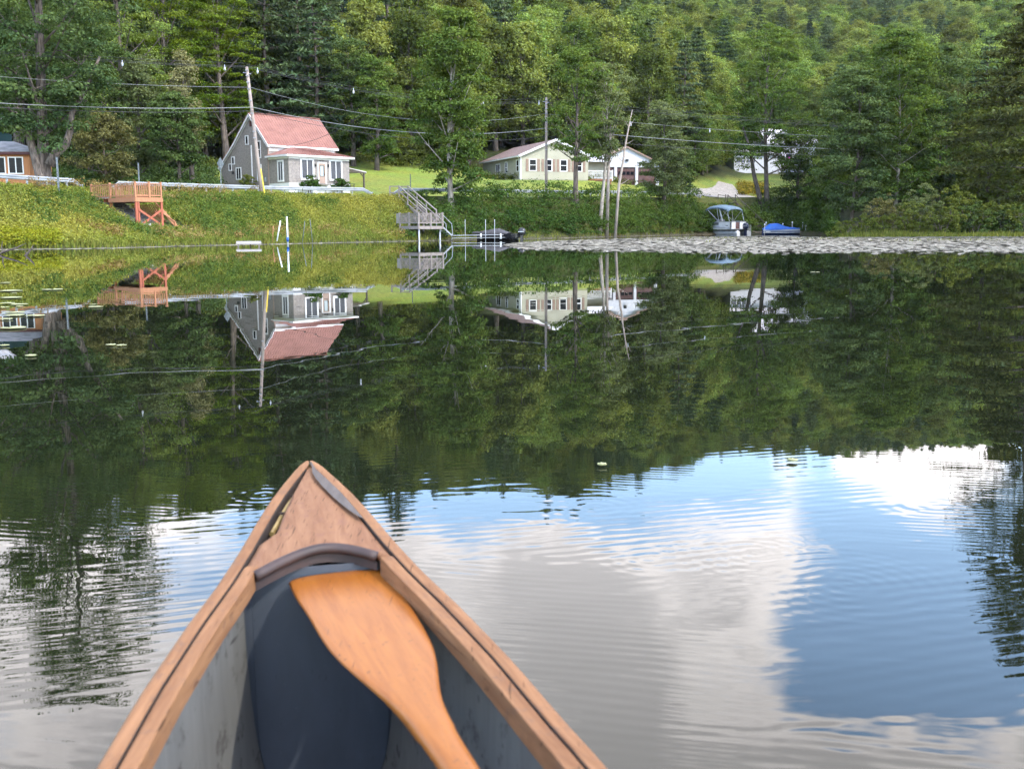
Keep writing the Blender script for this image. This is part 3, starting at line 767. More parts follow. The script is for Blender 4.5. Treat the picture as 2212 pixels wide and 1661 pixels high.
# -- the trees one can tell apart --------------------------------------------------------------
def hero():
    G = 'trees standing along the road and the bank'
    B, PB = MT['bark'], MT['palebark']
    # the big double-trunked locust by the cabin: its lower trunks are shaped by hand
    p = ground(111, 78.5)
    mb, V, T = gen_tree(11, 32, 8.2, base=0.13, kind='vase', leaf=0.30, ncl=205, nper=115, clr=1.35, flat=0.5, tr=0.46, limbs=24)
    t = thing('locust_tree', 'huge old double trunked tree beside the wooden cabin', 'tree', p)
    mb.build('trunk', B, t, smooth=True)
    m2 = MB()
    m2.tube([(-0.2, -0.15, -0.6), (-0.42, -0.2, 0.7), (-0.66, -0.15, 1.8), (-0.9, -0.05, 2.8), (-1.3, 0.1, 4.2), (-1.7, 0.2, 6.2), (-2.4, 0.1, 9)], [0.50, 0.37, 0.33, 0.30, 0.24, 0.18, 0.1], 10)
    m2.build('trunk', B, t, smooth=True)
    m3 = MB()
    m3.tube([(0.2, 0, 1.9), (0.75, -0.1, 2.7), (1.55, -0.15, 3.3), (1.9, -0.1, 4.3), (2.1, 0, 5.6), (3.3, 0.1, 7.5), (4.4, 0, 9.6)], [0.4, 0.32, 0.27, 0.24, 0.2, 0.15, 0.08], 9)
    m3.tube([(0.1, 0, 0.2), (0.9, -0.2, -0.15), (1.3, -0.3, -0.4)], [0.5, 0.3, 0.12], 8)
    m3.build('limb', B, t, smooth=True)
    rg = np.random.default_rng(12); ex = []
    for p0, p1, k in (((-1.7, 0.2, 5.2), (-4.2, 0, 10), 9), ((-1.5, -0.8, 3.3), (0.6, -0.9, 4.6), 9), ((0.4, -0.9, 4.5), (2.0, -0.6, 6), 6), ((2.1, 0, 5.6), (4.6, 0, 10), 14), ((-2.4, 0, 4.8), (-4.5, -0.5, 6), 6), ((0, 0, 8), (1, -2.5, 11), 8), ((-1, -0.5, 7), (-2, -3, 9), 7), ((4.4, 0, 9.6), (6.5, 0, 12.5), 9)):
        for i in range(k): ex.append(np.array(p0) + (np.array(p1) - np.array(p0)) * rg.random() + rg.normal(0, 0.9, 3))
    ex = np.array(ex); V2, T2 = leaf_clumps(ex, rg.uniform(0.7, 1.3, len(ex)), 0.5, 150, 0.23, rg, rg.random(len(ex)) * 0.6)
    V = np.concatenate([V, V2]); T = np.concatenate([T, T2])
    link('crown', quad_mesh('crown', V, [LF['locust']], T), t)
    def H(px, Y, name, label, gen, lm, bark=B, group=None):
        plant_tree(name, label, 'tree', ground(px, Y), gen, LF[lm], bark, 0.0, group)
    H(235, 90, 'small_tree', 'low round olive brown tree behind the wooden deck', gen_tree(21, 6.3, 3.0, 0.1, 'round', 0.24, 75, 110, 0.75, 0.7, limbs=16), 'olive')
    H(205, 99, 'leafy_tree', 'mid green tree between the huge old tree and the grey green poplar', gen_tree(22, 15, 4.2, 0.12, 'round', 0.28, 100, 120, 1.1), 'dark')
    H(312, 101, 'poplar_tree', 'grey green poplar behind the wooden deck', gen_tree(23, 11.8, 3.1, 0.08, 'tall', 0.26, 95, 120, 0.95, 0.75), 'grey')
    H(275, 112, 'leafy_tree', 'dark leafy tree rising behind the grey green poplar', gen_tree(24, 24, 5.2, 0.1, 'round', 0.30, 110, 120, 1.3), 'forest')
    H(391, 96, 'dark_stemmed_tree', 'dark stemmed tree standing left of the grey house', gen_tree(25, 8.4, 3.0, 0.2, 'round', 0.26, 80, 120, 0.9, 0.6), 'dark')
    H(416, 99, 'vine_covered_tree', 'slim tree with pale yellowish top left of the leaning utility pole', gen_tree(26, 12.4, 1.35, 0.3, 'tall', 0.26, 50, 100, 0.7, 1.0), 'pale')
    H(492, 127, 'maple_tree', 'bright green layered maple above the grey house gable', gen_tree(27, 23, 5.2, 0.14, 'tall', 0.30, 120, 130, 1.35, 0.32, up=0.9), 'maple')
    H(375, 122, 'maple_tree', 'tall yellow green maple left of the brightest maple', gen_tree(28, 26, 5.6, 0.10, 'round', 0.30, 120, 130, 1.4, 0.42, up=0.8), 'maple')
    H(190, 116, 'leafy_tree', 'tall dark green tree high behind the huge old tree', gen_tree(29, 31, 6.4, 0.1, 'round', 0.32, 110, 120, 1.5, 0.5), 'dark')
    H(60, 104, 'leafy_tree', 'tall dark tree behind the wooden cabin roof', gen_tree(30, 30, 6.4, 0.1, 'round', 0.32, 110, 110, 1.5, 0.5), 'dark')
    H(818, 129, 'leafy_tree', 'bright green bushy tree at the lawn edge right of the grey house', gen_tree(31, 13.6, 3.3, 0.1, 'tall', 0.28, 95, 125, 1.05, 0.5), 'walnut')
    H(765, 131, 'leafy_tree', 'dark bushy tree right behind the grey house roof', gen_tree(32, 15, 3.6, 0.12, 'tall', 0.28, 90, 120, 1.15, 0.5), 'dark')
    H(868, 137, 'sumac_bush', 'pale yellow green bush on the lawn slope behind the wooden stairs', gen_tree(33, 3.4, 2.6, 0.02, 'round', 0.24, 40, 90, 0.7, 0.7), 'shrub')
    H(905, 139, 'sumac_bush', 'low pale bush beside the yellow green lawn bush', gen_tree(34, 2.2, 2.0, 0.02, 'round', 0.24, 26, 90, 0.6, 0.7), 'shrub')
    # the tree in the middle of the bank
    H(977, 93.5, 'walnut_tree', 'tall open tree on the bank between the two middle houses', gen_tree(41, 17.2, 3.7, 0.11, 'tall', 0.28, 150, 125, 1.1, 0.55, tr=0.27, limbs=22, gap=0.04), 'walnut', PB)
    H(1248, 110, 'ash_tree', 'thin crowned tree right of the pole in front of the sage green house', gen_tree(42, 16.2, 3.4, 0.30, 'tall', 0.25, 90, 100, 0.95, 0.5, tr=0.30, lean=(-0.03, 0), gap=0.12), 'walnut', B)
    H(1298, 112, 'pale_stemmed_tree', 'pale stemmed tree in front of the breezeway with a sparse crown', gen_tree(43, 17.4, 2.9, 0.42, 'vase', 0.25, 90, 100, 0.9, 0.5, tr=0.24, lean=(0.035, 0), gap=0.15), 'grey', PB)
    H(1432, 133, 'leafy_tree', 'grey green leafy tree in front of the garage corner', gen_tree(44, 13.5, 3.3, 0.16, 'round', 0.27, 105, 120, 1.05, 0.6), 'grey')
    H(1472, 146, 'leafy_tree', 'small leafy tree leaning over the far drive', gen_tree(45, 7.0, 1.8, 0.1, 'round', 0.26, 45, 100, 0.9, 0.7), 'dark')
    # forked tree before the white house
    p = ground(1650, 150)
    mb, V, T = gen_tree(46, 25, 6.8, 0.21, 'tall', 0.34, 150, 120, 1.45, 0.5, tr=0.38, limbs=22, gap=0.06)
    t = thing('forked_tree', 'big forked tree standing in front of the white house', 'tree', p)
    mb.build('trunk', B, t, smooth=True)
    m2 = MB(); m2.tube([(-0.1, 0, -0.5), (-0.9, -0.1, 2.2), (-1.7, -0.1, 5.0), (-2.3, 0, 8.5), (-3.6, 0.1, 12)], [0.45, 0.36, 0.30, 0.2, 0.08], 8); m2.build('trunk', B, t, smooth=True)
    link('crown', quad_mesh('crown', V, [LF['walnut']], T), t)
    H(1722, 152, 'vine_draped_tree', 'dark vine draped tree right of the forked tree', gen_tree(47, 12.5, 3.6, 0.02, 'tall', 0.30, 85, 110, 1.1, 0.7), 'dark')
    H(1782, 131, 'leafy_tree', 'leafy tree leaning toward the blue covered boat', gen_tree(48, 8.0, 3.0, 0.04, 'round', 0.30, 75, 110, 1.1, 0.6), 'walnut')
    H(1842, 119, 'locust_tree', 'leftmost of the three big trees behind the waterside shrubs', gen_tree(49, 17, 4.8, 0.06, 'round', 0.31, 150, 115, 1.35, 0.5, tr=0.2), 'locust', B)
    H(1930, 120, 'locust_tree', 'tallest middle one of the big trees behind the waterside shrubs', gen_tree(50, 21, 5.4, 0.08, 'round', 0.31, 185, 115, 1.45, 0.5, tr=0.22), 'walnut', PB)
    H(2022, 122, 'locust_tree', 'right one of the three big trees behind the waterside shrubs', gen_tree(51, 19.5, 5.0, 0.06, 'round', 0.31, 165, 115, 1.4, 0.5, tr=0.2), 'locust', B)
    # the tall tree closing the picture on the right
    plant_tree('white_pine', 'very tall dark pine at the right edge of the picture', 'tree', ground(2256, 90), gen_conifer(52, 40, 9.4, 0.10, droop=0.05, whorl=1.35, leaf=0.40, dens=1.5, irregular=0.34, top=0.62, upturn=0.12), LF['olivepine'], B)
    H(2130, 118, 'leafy_tree', 'dusky leafy tree left of the very tall dark pine', gen_tree(53, 13.5, 4.6, 0.03, 'round', 0.30, 110, 120, 1.3, 0.5), 'shrub')
    H(2245, 112, 'leafy_tree', 'dusky leafy tree under the very tall dark pine', gen_tree(54, 12, 5.2, 0.03, 'round', 0.30, 110, 120, 1.3, 0.5), 'shrub')
    # dead leaning trunk and broken stem
    a = ground(1328, 111.5); a.z -= 0.3; e = at(1366, 238, 111.5)
    t = thing('dead_tree', 'bare grey leaning dead trunk in front of the garage', 'tree', a)
    pts = [Vector((0, 0, 0)), (at(1337, 400, 111.5) - a), (at(1346, 350, 111.3) - a), (at(1351, 312, 111.5) - a), (at(1358, 275, 111.5) - a), e - a]
    MB().tube(pts, [0.17, 0.14, 0.12, 0.10, 0.075, 0.03], 8).build('trunk', MT['deadbark'], t, smooth=True)
    for q, w in ((1, (0.9, 0, 0.5)), (2, (-0.7, 0.1, 0.7)), (3, (0.7, -0.1, 0.35)), (4, (0.5, 0, 0.7)), (4, (-0.5, 0, 0.9))):
        o = pts[q]; w = Vector(w)
        MB().tube([o, o + w * 0.6 + Vector((0, 0, -0.05)), o + w * 1.2], [0.045, 0.03, 0.012], 5).build('branch', MT['deadbark'], t)
    a = ground(1311, 112.5); a.z -= 0.3
    t = thing('broken_trunk', 'straight reddish bare trunk beside the pale stemmed tree', 'tree', a)
    MB().tube([(0, 0, 0), at(1314, 380, 112.5) - a, at(1317, 320, 112.5) - a, at(1319, 268, 112.5) - a], [0.19, 0.16, 0.13, 0.07], 8).build('trunk', MT['deadbark'], t, smooth=True)
    for k in range(3):
        MB().tube([at(1316, 330 - 14 * k, 112.5) - a, at(1322 + 3 * k, 318 - 18 * k, 112.3) - a, at(1324 + 4 * k, 300 - 20 * k, 112.3) - a], [0.04, 0.03, 0.012], 5).build('branch', MT['deadbark'], t)
LF['olivepine'] = foliage('olive_pine_needle', (0.045, 0.058, 0.022), (0.095, 0.10, 0.035), 0.2)
hero()

# -- the woods on the hill: 300 nearest trees one by one, the rest as one mass ----------------------
def woods():
    rng = np.random.default_rng(5); rnd = random.Random(5)
    B = MT['bark']
    G = {'leafy_tree': 'leafy trees of the wooded hillside', 'pine_tree': 'pines of the wooded hillside', 'spruce_tree': 'dark spruces of the wooded hillside'}
    LB = {'leafy_tree': 'leafy green tree in the dense woods covering the hillside', 'pine_tree': 'blue green pine in the dense woods covering the hillside', 'spruce_tree': 'dark pointed spruce in the dense woods covering the hillside'}
    gens = [('leafy_tree', gen_tree(101, 17, 4.6, 0.08, 'round', 0.44, 80, 95, 1.5, 0.85, limbs=14), 'forest'),
            ('leafy_tree', gen_tree(102, 19, 4.2, 0.08, 'round', 0.44, 84, 95, 1.5, 0.8, limbs=14), 'forest'),
            ('leafy_tree', gen_tree(103, 15, 4.8, 0.08, 'round', 0.44, 80, 95, 1.5, 0.7, limbs=14, up=0.8), 'forest'),
            ('leafy_tree', gen_tree(104, 18, 4.6, 0.08, 'round', 0.44, 80, 95, 1.55, 0.85, limbs=14), 'forest'),
            ('pine_tree', gen_conifer(105, 22, 4.4, 0.10, droop=0.0, whorl=1.15, leaf=0.46, dens=0.9, irregular=0.3, top=0.65, upturn=0.15), 'pine'),
            ('pine_tree', gen_conifer(106, 20, 4.0, 0.12, droop=0.02, whorl=1.1, leaf=0.46, dens=0.9, irregular=0.34, top=0.6, upturn=0.15), 'pine'),
            ('spruce_tree', gen_conifer(107, 19, 3.2, 0.05, droop=0.22, whorl=0.8, leaf=0.42, dens=0.7, irregular=0.15, top=0.95), 'spruce')]
    pts = []
    Y = 118.0
    def ok(px, Y):
        ly = float(col_at(u_of(px), 4))
        return Y > ly + 2
    KU = [u_of(q) for q in (1010, 1022, 1285, 1290, 1450, 1460, 1555, 1565, 1800, 1810)]; KY = [0, 153, 153, 168, 168, 0, 0, 224, 224, 0]
    # scatter on a jittered lattice that follows the slope
    y = 112.0
    while y < 720:
        step = 5.6 if y < 220 else 6.6 if y < 400 else 8.0
        x = -0.66 * y - 14
        while x < 0.62 * y + 14:
            X = x + rng.uniform(-0.42, 0.42) * step; Yy = y + rng.uniform(-0.42, 0.42) * step
            u = X / Yy
            lim = float(col_at(u, 4)) + 2.5 + 2 * math.sin(X * 0.3)
            lim = max(lim, float(np.interp(u, KU, KY)))
            if u > u_of(1800): lim = 132
            if Yy > lim:
                pts.append((X, Yy))
            x += step
        y += step * 0.9
    pts = np.array(pts)
    # conifers gather in stands
    u = pts[:, 0] / pts[:, 1]
    con = 0.09 + 0.27 * np.sin(pts[:, 0] * 0.045 + 1.0) * np.sin(pts[:, 1] * 0.031 + 0.4)
    con += 0.75 * np.exp(-((u + 0.19) / 0.06) ** 2) * (pts[:, 1] < 190)           # behind the grey house
    con += 0.5 * np.exp(-((u - 0.0) / 0.03) ** 2) * (pts[:, 1] < 200)
    con += 0.5 * np.exp(-((u - 0.11) / 0.03) ** 2) * ((pts[:, 1] > 230) & (pts[:, 1] < 330))
    con += 0.35 * np.exp(-((u - 0.38) / 0.05) ** 2)
    kindr = rng.random(len(pts)); pick = rng.integers(0, 4, len(pts))
    spr = 0.5 + 0.5 * np.sin(pts[:, 0] * 0.06 + pts[:, 1] * 0.05)
    k = np.where(kindr < con, np.where(rng.random(len(pts)) < 0.42 * spr + 0.25 * (np.abs(u + 0.19) < 0.07), 6, 4 + (pick % 2)), pick)
    sc_ = rng.uniform(0.72, 1.18, len(pts))
    sc_ = np.where((k >= 4) & (np.abs(u + 0.2) < 0.09) & (pts[:, 1] < 175), rng.uniform(1.15, 1.5, len(pts)), sc_)
    near_edge = pts[:, 1] < col_at(u, 4) + 9
    sc_ = np.where(near_edge & (k < 4), sc_ * 0.82, sc_)
    rot = rng.uniform(0, 6.283, len(pts))
    Z = hgt(pts[:, 0], pts[:, 1])
    in_view = np.abs(u) < 0.52
    order = np.argsort(np.where(in_view, pts[:, 1], 1e6))
    single = order[:285]
    protos = {}
    zones = [(180, 'left of the leaning pole'), (520, 'behind the wooden deck'), (900, 'behind the grey shingled house'), (1090, 'behind the middle lawn'), (1290, 'behind the sage green house'), (1460, 'behind the garage'), (1820, 'behind the white house'), (9999, 'at the right of the picture')]
    zones[0] = (180, 'behind the wooden cabin')
    kinds = {'leafy_tree': 'leafy green tree', 'pine_tree': 'blue green pine', 'spruce_tree': 'dark pointed spruce'}
    def wlabel(nm, i):
        px = topx((pts[i, 0], pts[i, 1], Z[i]))[0]; z = [b for a, b in zones if px < a][0]
        s = float(sc_[i]); d = pts[i, 1] - float(col_at(pts[i, 0] / pts[i, 1], 4))
        return ('%s %s %s the woods %s' % ('small' if s < 0.86 else 'tall' if s > 1.04 else 'midsize', kinds[nm], 'fronting' if d < 14 else 'deep in', z))
    for i in single:
        kk = int(k[i]); nm, gen, lm = gens[kk]
        loc = (pts[i, 0], pts[i, 1], Z[i] - 0.2); s = float(sc_[i]); szz = s * rnd.uniform(0.9, 1.12)
        if kk not in protos:
            protos[kk] = plant_tree(nm, wlabel(nm, i), 'tree', loc, gen, LF[lm], B, rot[i], G[nm]); protos[kk].scale = (s, s, szz)
        else:
            copy_tree(protos[kk], loc, rot[i], (s, s, szz), wlabel(nm, i))
    rest = np.array([i for i in range(len(pts)) if i not in set(single.tolist())])
    me = bpy.data.meshes.new('hillside_forest')
    me.from_pydata([(pts[i, 0], pts[i, 1], Z[i] - 0.3) for i in rest], [], [])
    for nm, dt, arr in (('size', 'FLOAT', sc_[rest] * 1.05), ('turn', 'FLOAT', rot[rest]), ('sort', 'INT', k[rest])):
        a = me.attributes.new(nm, dt, 'POINT'); a.data.foreach_set('value', arr.astype(np.float32 if dt == 'FLOAT' else np.int32))
    o = tag(link('hillside_forest', me), 'dense mixed forest covering the far hillside', 'forest', kind='stuff')
    ng = bpy.data.node_groups.new('forest_scatter', 'GeometryNodeTree')
    ng.interface.new_socket('Geometry', in_out='INPUT', socket_type='NodeSocketGeometry')
    ng.interface.new_socket('Geometry', in_out='OUTPUT', socket_type='NodeSocketGeometry')
    N, L = ng.nodes, ng.links
    gi = N.new('NodeGroupInput'); go = N.new('NodeGroupOutput'); jn = N.new('GeometryNodeJoinGeometry')
    def attr(nm, dt):
        n = N.new('GeometryNodeInputNamedAttribute'); n.data_type = dt; n.inputs['Name'].default_value = nm
        return n.outputs['Attribute']
    size, turn, sort = attr('size', 'FLOAT'), attr('turn', 'FLOAT'), attr('sort', 'INT')
    cx = N.new('ShaderNodeCombineXYZ'); L.new(turn, cx.inputs[2])
    for kk in sorted(set(k[rest].tolist())):
        if kk not in protos: continue
        crown = [c for c in protos[kk].children if c.name.startswith('crown')][0]
        oi = N.new('GeometryNodeObjectInfo'); oi.transform_space = 'ORIGINAL'; oi.inputs['Object'].default_value = crown; oi.inputs['As Instance'].default_value = False
        cmp_ = N.new('FunctionNodeCompare'); cmp_.data_type = 'INT'; cmp_.operation = 'EQUAL'
        ii = [s for s in cmp_.inputs if s.type == 'INT']
        L.new(sort, ii[0]); ii[1].default_value = int(kk)
        ip = N.new('GeometryNodeInstanceOnPoints')
        L.new(gi.outputs[0], ip.inputs['Points']); L.new(cmp_.outputs[0], ip.inputs['Selection']); L.new(oi.outputs['Geometry'], ip.inputs['Instance'])
        L.new(cx.outputs[0], ip.inputs['Rotation']); L.new(size, ip.inputs['Scale'])
        L.new(ip.outputs[0], jn.inputs[0])
    L.new(jn.outputs[0], go.inputs[0])
    md = o.modifiers.new('scatter', 'NODES'); md.node_group = ng
    print('forest', len(pts), 'singles', len(single))
woods()
# ---------------------------------------------------------------- plants too many to count: bank cover, reeds, lily pads
DECK_C = at(296, 490, 69.0); DECK_B = math.radians(47)
PLAT_C = at(904.6, 510, 84.0); PLAT_B = math.radians(40)
def in_frame(x, y, c, b, x0, x1, y0, y1):
    dx, dy = x - c.x, y - c.y
    a = dx * math.cos(b) + dy * math.sin(b); q = -dx * math.sin(b) + dy * math.cos(b)
    return (a > x0) & (a < x1) & (q > y0) & (q < y1)
def bank_points(p0, p1, n, rng, t0=0.04, t1=1.0):
    u = rng.uniform(u_of(p0), u_of(p1), n); t = rng.uniform(t0, t1, n)
    s, r = col_at(u, 1), col_at(u, 2) - 0.6
    Y = s + (r - s) * t; X = u * Y
    w = Y * (r - s); keep = rng.random(n) < w / w.max()
    return X[keep], Y[keep], t[keep], u[keep]
def cover():
    rng = np.random.default_rng(77)
    # sunny bank on the left
    X, Y, t, u = bank_points(-260, 905, 11000, rng, 0.04, 0.955)
    no = in_frame(X, Y, DECK_C, DECK_B, -0.5, 2.4, -0.6, 7.0) | in_frame(X, Y, DECK_C, DECK_B, 0.5, 3.8, -0.4, 1.9) | in_frame(X, Y, PLAT_C, PLAT_B, -0.4, 2.8, -0.4, 3.0)
    X, Y, t, u = X[~no], Y[~no], t[~no], u[~no]
    rad = rng.uniform(0.26, 0.62, len(X)) * (1 + 0.4 * wob(X * 0.5, Y * 0.5))
    rad = np.where(t > 0.86, rad * 0.5, rad)
    fr_ = in_frame(X, Y, DECK_C, DECK_B, -1.0, 3.6, -3.0, 0.0); rad = np.where(fr_, rad * 0.4, rad)
    Z = hgt(X, Y) + rad * 0.25
    tint = np.clip(0.45 + 0.55 * wob(X * 0.55 + 3, Y * 0.4) + 0.25 * (t - 0.5) + rng.normal(0, 0.12, len(X)), 0, 1)
    V, T = leaf_clumps(np.stack([X, Y, Z], -1), rad, 0.8, 31, 0.125, rng, tint, up=0.7)
    tag(link('bank_ground_cover', quad_mesh('bank_ground_cover', V, [LF['bankL']], T)), 'sunlit yellow green leafy cover on the bank below the road', 'ground cover', kind='stuff')
    # lime green waterside growth and dark herbs among it
    X, Y, t, u = bank_points(-260, 120, 900, rng, 0.02, 0.24)
    rad = rng.uniform(0.3, 0.65, len(X)); Z = hgt(X, Y) + 0.2
    V, T = leaf_clumps(np.stack([X, Y, Z], -1), rad, 0.9, 44, 0.14, rng, rng.random(len(X)), up=0.7)
    tag(link('lime_shore_growth', quad_mesh('lime_shore_growth', V, [LF['lime']], T)), 'bright lime green leafy growth at the left waterside', 'ground cover', kind='stuff')
    X, Y, t, u = bank_points(60, 900, 1500, rng, 0.1, 0.8)
    m_ = wob(X * 0.4 + 9, Y * 0.35 + 4) > 0.2
    m_ &= ~(in_frame(X, Y, DECK_C, DECK_B, -0.9, 4.0, -3.0, 7.0) | in_frame(X, Y, PLAT_C, PLAT_B, -0.9, 2.8, -0.6, 3.0))
    X, Y = X[m_], Y[m_]
    rad = rng.uniform(0.35, 0.75, len(X)); Z = hgt(X, Y) + 0.3
    V, T = leaf_clumps(np.stack([X, Y, Z], -1), rad, 0.85, 46, 0.15, rng, rng.random(len(X)), up=0.7)
    tag(link('dark_bank_herbs', quad_mesh('dark_bank_herbs', V, [LF['walnut']], T)), 'darker green herbs patched through the sunlit bank', 'ground cover', kind='stuff')
    # dry reddish and straw coloured weeds, mostly along the top of the bank and round the deck
    X, Y, t, u = bank_points(-240, 900, 1500, rng, 0.05, 1.0)
    m_ = (wob(X * 0.5 + 2, Y * 0.5 + 7) > 0.25) & ((t > 0.72) | (t < 0.3) | (u < u_of(300)))
    m_ &= ~(in_frame(X, Y, DECK_C, DECK_B, -0.6, 4.0, -0.6, 7.0) | in_frame(X, Y, PLAT_C, PLAT_B, -0.9, 2.8, -0.6, 3.0))
    X, Y = X[m_], Y[m_]
    rad = rng.uniform(0.3, 0.6, len(X)); Z = hgt(X, Y) + 0.3
    V, T = leaf_clumps(np.stack([X, Y, Z], -1), rad, 0.9, 40, 0.12, rng, rng.random(len(X)), up=0.5)
    tag(link('dry_bank_weeds', quad_mesh('dry_bank_weeds', V, [foliage('dry_weed_leaf', (0.15, 0.10, 0.035), (0.27, 0.21, 0.09), 0.3)], T)), 'dry straw and reddish weeds scattered over the left bank', 'weeds', kind='stuff')
    # deep green thicket on the middle and right bank
    X, Y, t, u = bank_points(880, 1800, 6800, rng, 0.03, 0.97)
    no = in_frame(X, Y, PLAT_C, PLAT_B, -0.4, 2.9, -0.5, 3.0) | ((u > u_of(1515)) & (u < u_of(1640)) & (t > 0.55))
    X, Y, t, u = X[~no], Y[~no], t[~no], u[~no]
    Xb, Yb, tb, ub = bank_points(1270, 1800, 2600, rng, 0.02, 0.6)
    kb = ~((Yb > 137) & (ub > u_of(1540)) & (ub < u_of(1770)) & (tb < 0.25))
    X, Y, t, u = (np.concatenate(q) for q in ((X, Xb[kb]), (Y, Yb[kb]), (t, tb[kb]), (u, ub[kb])))
    low = (t < 0.06) | (u < u_of(960))
    rad = rng.uniform(0.55, 1.15, len(X)) * np.where(low, 0.6, 1.0)
    hgtv = np.where(low, 0.3, rng.uniform(0.2, 1.5, len(X)))
    Z = hgt(X, Y) + hgtv
    tint = np.clip(0.35 + 0.4 * wob(X * 0.35, Y * 0.4) + rng.normal(0, 0.15, len(X)), 0, 1)
    V, T = leaf_clumps(np.stack([X, Y, Z], -1), rad, 0.6, 58, 0.22, rng, tint, up=0.8)
    tag(link('knotweed_thicket', quad_mesh('knotweed_thicket', V, [LF['bankR']], T)), 'deep green leafy thicket on the bank below the sage green house', 'thicket', kind='stuff')
    # weeds on the rough edge between lawn and woods, and goldenrod by the drive
    n = 1500
    u = rng.uniform(u_of(-200), u_of(1500), n); ly = col_at(u, 4); Y = ly + rng.uniform(-1.5, 5.5, n); X = u * Y
    rad = rng.uniform(0.4, 1.0, n); Z = hgt(X, Y) + 0.3
    V, T = leaf_clumps(np.stack([X, Y, Z], -1), rad, 0.9, 22, 0.26, rng, rng.random(n) * 0.8, up=0.6)
    tag(link('wood_edge_weeds', quad_mesh('wood_edge_weeds', V, [LF['shrub']], T)), 'tall weeds along the foot of the woods behind the lawns', 'weeds', kind='stuff')
    n = 2400
    u = rng.uniform(u_of(-300), u_of(470), n); r = col_at(u, 2); Y = r + 9.5 + rng.random(n) ** 0.8 * 22; X = u * Y
    keep = ~((u < u_of(92)) & (Y < 92)); X, Y = X[keep], Y[keep]
    rad = rng.uniform(0.5, 1.3, len(X)); Z = hgt(X, Y) + 0.5
    V, T = leaf_clumps(np.stack([X, Y, Z], -1), rad, 0.95, 26, 0.26, rng, rng.random(len(X)) * 0.6, up=0.6)
    tag(link('roadside_undergrowth', quad_mesh('roadside_undergrowth', V, [LF['dark']], T)), 'dark undergrowth beneath the trees behind the left guardrail', 'undergrowth', kind='stuff')
    n = 200
    u = rng.uniform(u_of(1592), u_of(1650), n); Y = rng.uniform(166, 186, n); X = u * Y; rad = rng.uniform(0.4, 0.8, n)
    V, T = leaf_clumps(np.stack([X, Y, hgt(X, Y) + 0.35], -1), rad, 0.9, 24, 0.26, rng, rng.random(n), up=0.6)
    tag(link('goldenrod_patch', quad_mesh('goldenrod_patch', V, [LF['goldenrod']], T)), 'yellow flowering weeds beside the gravel drive', 'weeds', kind='stuff')
    # reeds and grass at the waterline
    n = 9000
    u = rng.uniform(u_of(-250), u_of(1500), n); s = col_at(u, 1); dy = np.abs(rng.normal(0.2, 1.5, n)) ; Y = s + dy; X = u * Y
    far_r = 5200
    u2 = rng.uniform(u_of(1790), u_of(2300), far_r); Y2 = col_at(u2, 1) + rng.normal(0.1, 1.0, far_r); X2 = u2 * Y2
    u3 = rng.uniform(u_of(1380), u_of(2230), 2600); Y3 = rng.uniform(72, 100, 2600); X3 = u3 * Y3
    X = np.concatenate([X, X2, X3]); Y = np.concatenate([Y, Y2, Y3]); n = len(X)
    hh = rng.uniform(0.15, 0.62, n) * np.clip(0.75 + 0.6 * wob(X * 0.6, Y * 0.6), 0.3, 1.3) * np.concatenate([np.ones(9000), 1.3 * np.ones(far_r), 0.32 * np.ones(2600)])
    Z = np.maximum(hgt(X, Y), -0.03)
    a = rng.uniform(0, 6.28, n); w = rng.uniform(0.02, 0.045, n); ln = rng.normal(0, 0.16, (n, 2)) * hh[:, None]
    b0 = np.stack([X, Y, Z], -1); dx = np.stack([np.cos(a) * w, np.sin(a) * w * 0.4, np.zeros(n)], -1)
    mid = b0 + np.stack([ln[:, 0] * 0.4, ln[:, 1] * 0.4, hh * 0.6], -1); tip = b0 + np.stack([ln[:, 0], ln[:, 1], hh], -1)
    V = np.stack([b0 - dx, b0 + dx, mid + dx * 0.8, tip], 1)
    tag(link('shore_reeds', quad_mesh('shore_reeds', V, [LF['reed']], rng.random(n))), 'grass and reed blades standing along the waterline', 'reeds', kind='stuff')
    # taller grass standing in tufts on the bank
    X, Y, t, u = bank_points(-240, 900, 14000, rng, 0.04, 0.98)
    k_ = (wob(X * 0.9 + 1, Y * 0.8 + 5) + 0.5 * wob(X * 2.1, Y * 2.3)) > 0.34
    k_ &= ~(in_frame(X, Y, DECK_C, DECK_B, -0.6, 4.0, -1.0, 7.0) | in_frame(X, Y, PLAT_C, PLAT_B, -0.9, 2.8, -0.6, 3.0))
    X, Y = X[k_], Y[k_]; n = len(X); hh = rng.uniform(0.35, 0.85, n); Z = hgt(X, Y)
    a = rng.uniform(0, 6.28, n); w = rng.uniform(0.02, 0.04, n); ln = rng.normal(0, 0.25, (n, 2)) * hh[:, None]
    b0 = np.stack([X, Y, Z], -1); dx = np.stack([np.cos(a) * w, np.sin(a) * w * 0.4, np.zeros(n)], -1)
    V = np.stack([b0 - dx, b0 + dx, b0 + dx * 0.8 + np.stack([ln[:, 0] * 0.4, ln[:, 1] * 0.4, hh * 0.6], -1), b0 + np.stack([ln[:, 0], ln[:, 1], hh], -1)], 1)
    tag(link('bank_tall_grass', quad_mesh('bank_tall_grass', V, [LF['reed']], rng.random(n))), 'tufts of tall grass standing in the bank cover', 'grass', kind='stuff')
    # lily pads
    n = 165000
    Y = rng.uniform(37, 128, n); X = rng.uniform(-3, 62, n); u = X / Y
    pu = [u_of(p) for p in (1085, 1122, 1300, 1500, 1650, 1800, 2000, 2260)]
    front = np.interp(u, pu, (62, 50, 44, 41.8, 40.5, 39.6, 38.6, 38))
    back = np.interp(u, pu, (64, 74, 90, 108, 116, 99, 101, 102))
    edge = np.clip((Y - front) / 7, 0, 1) * np.clip((back - Y) / 4 + 0.3, 0, 1)
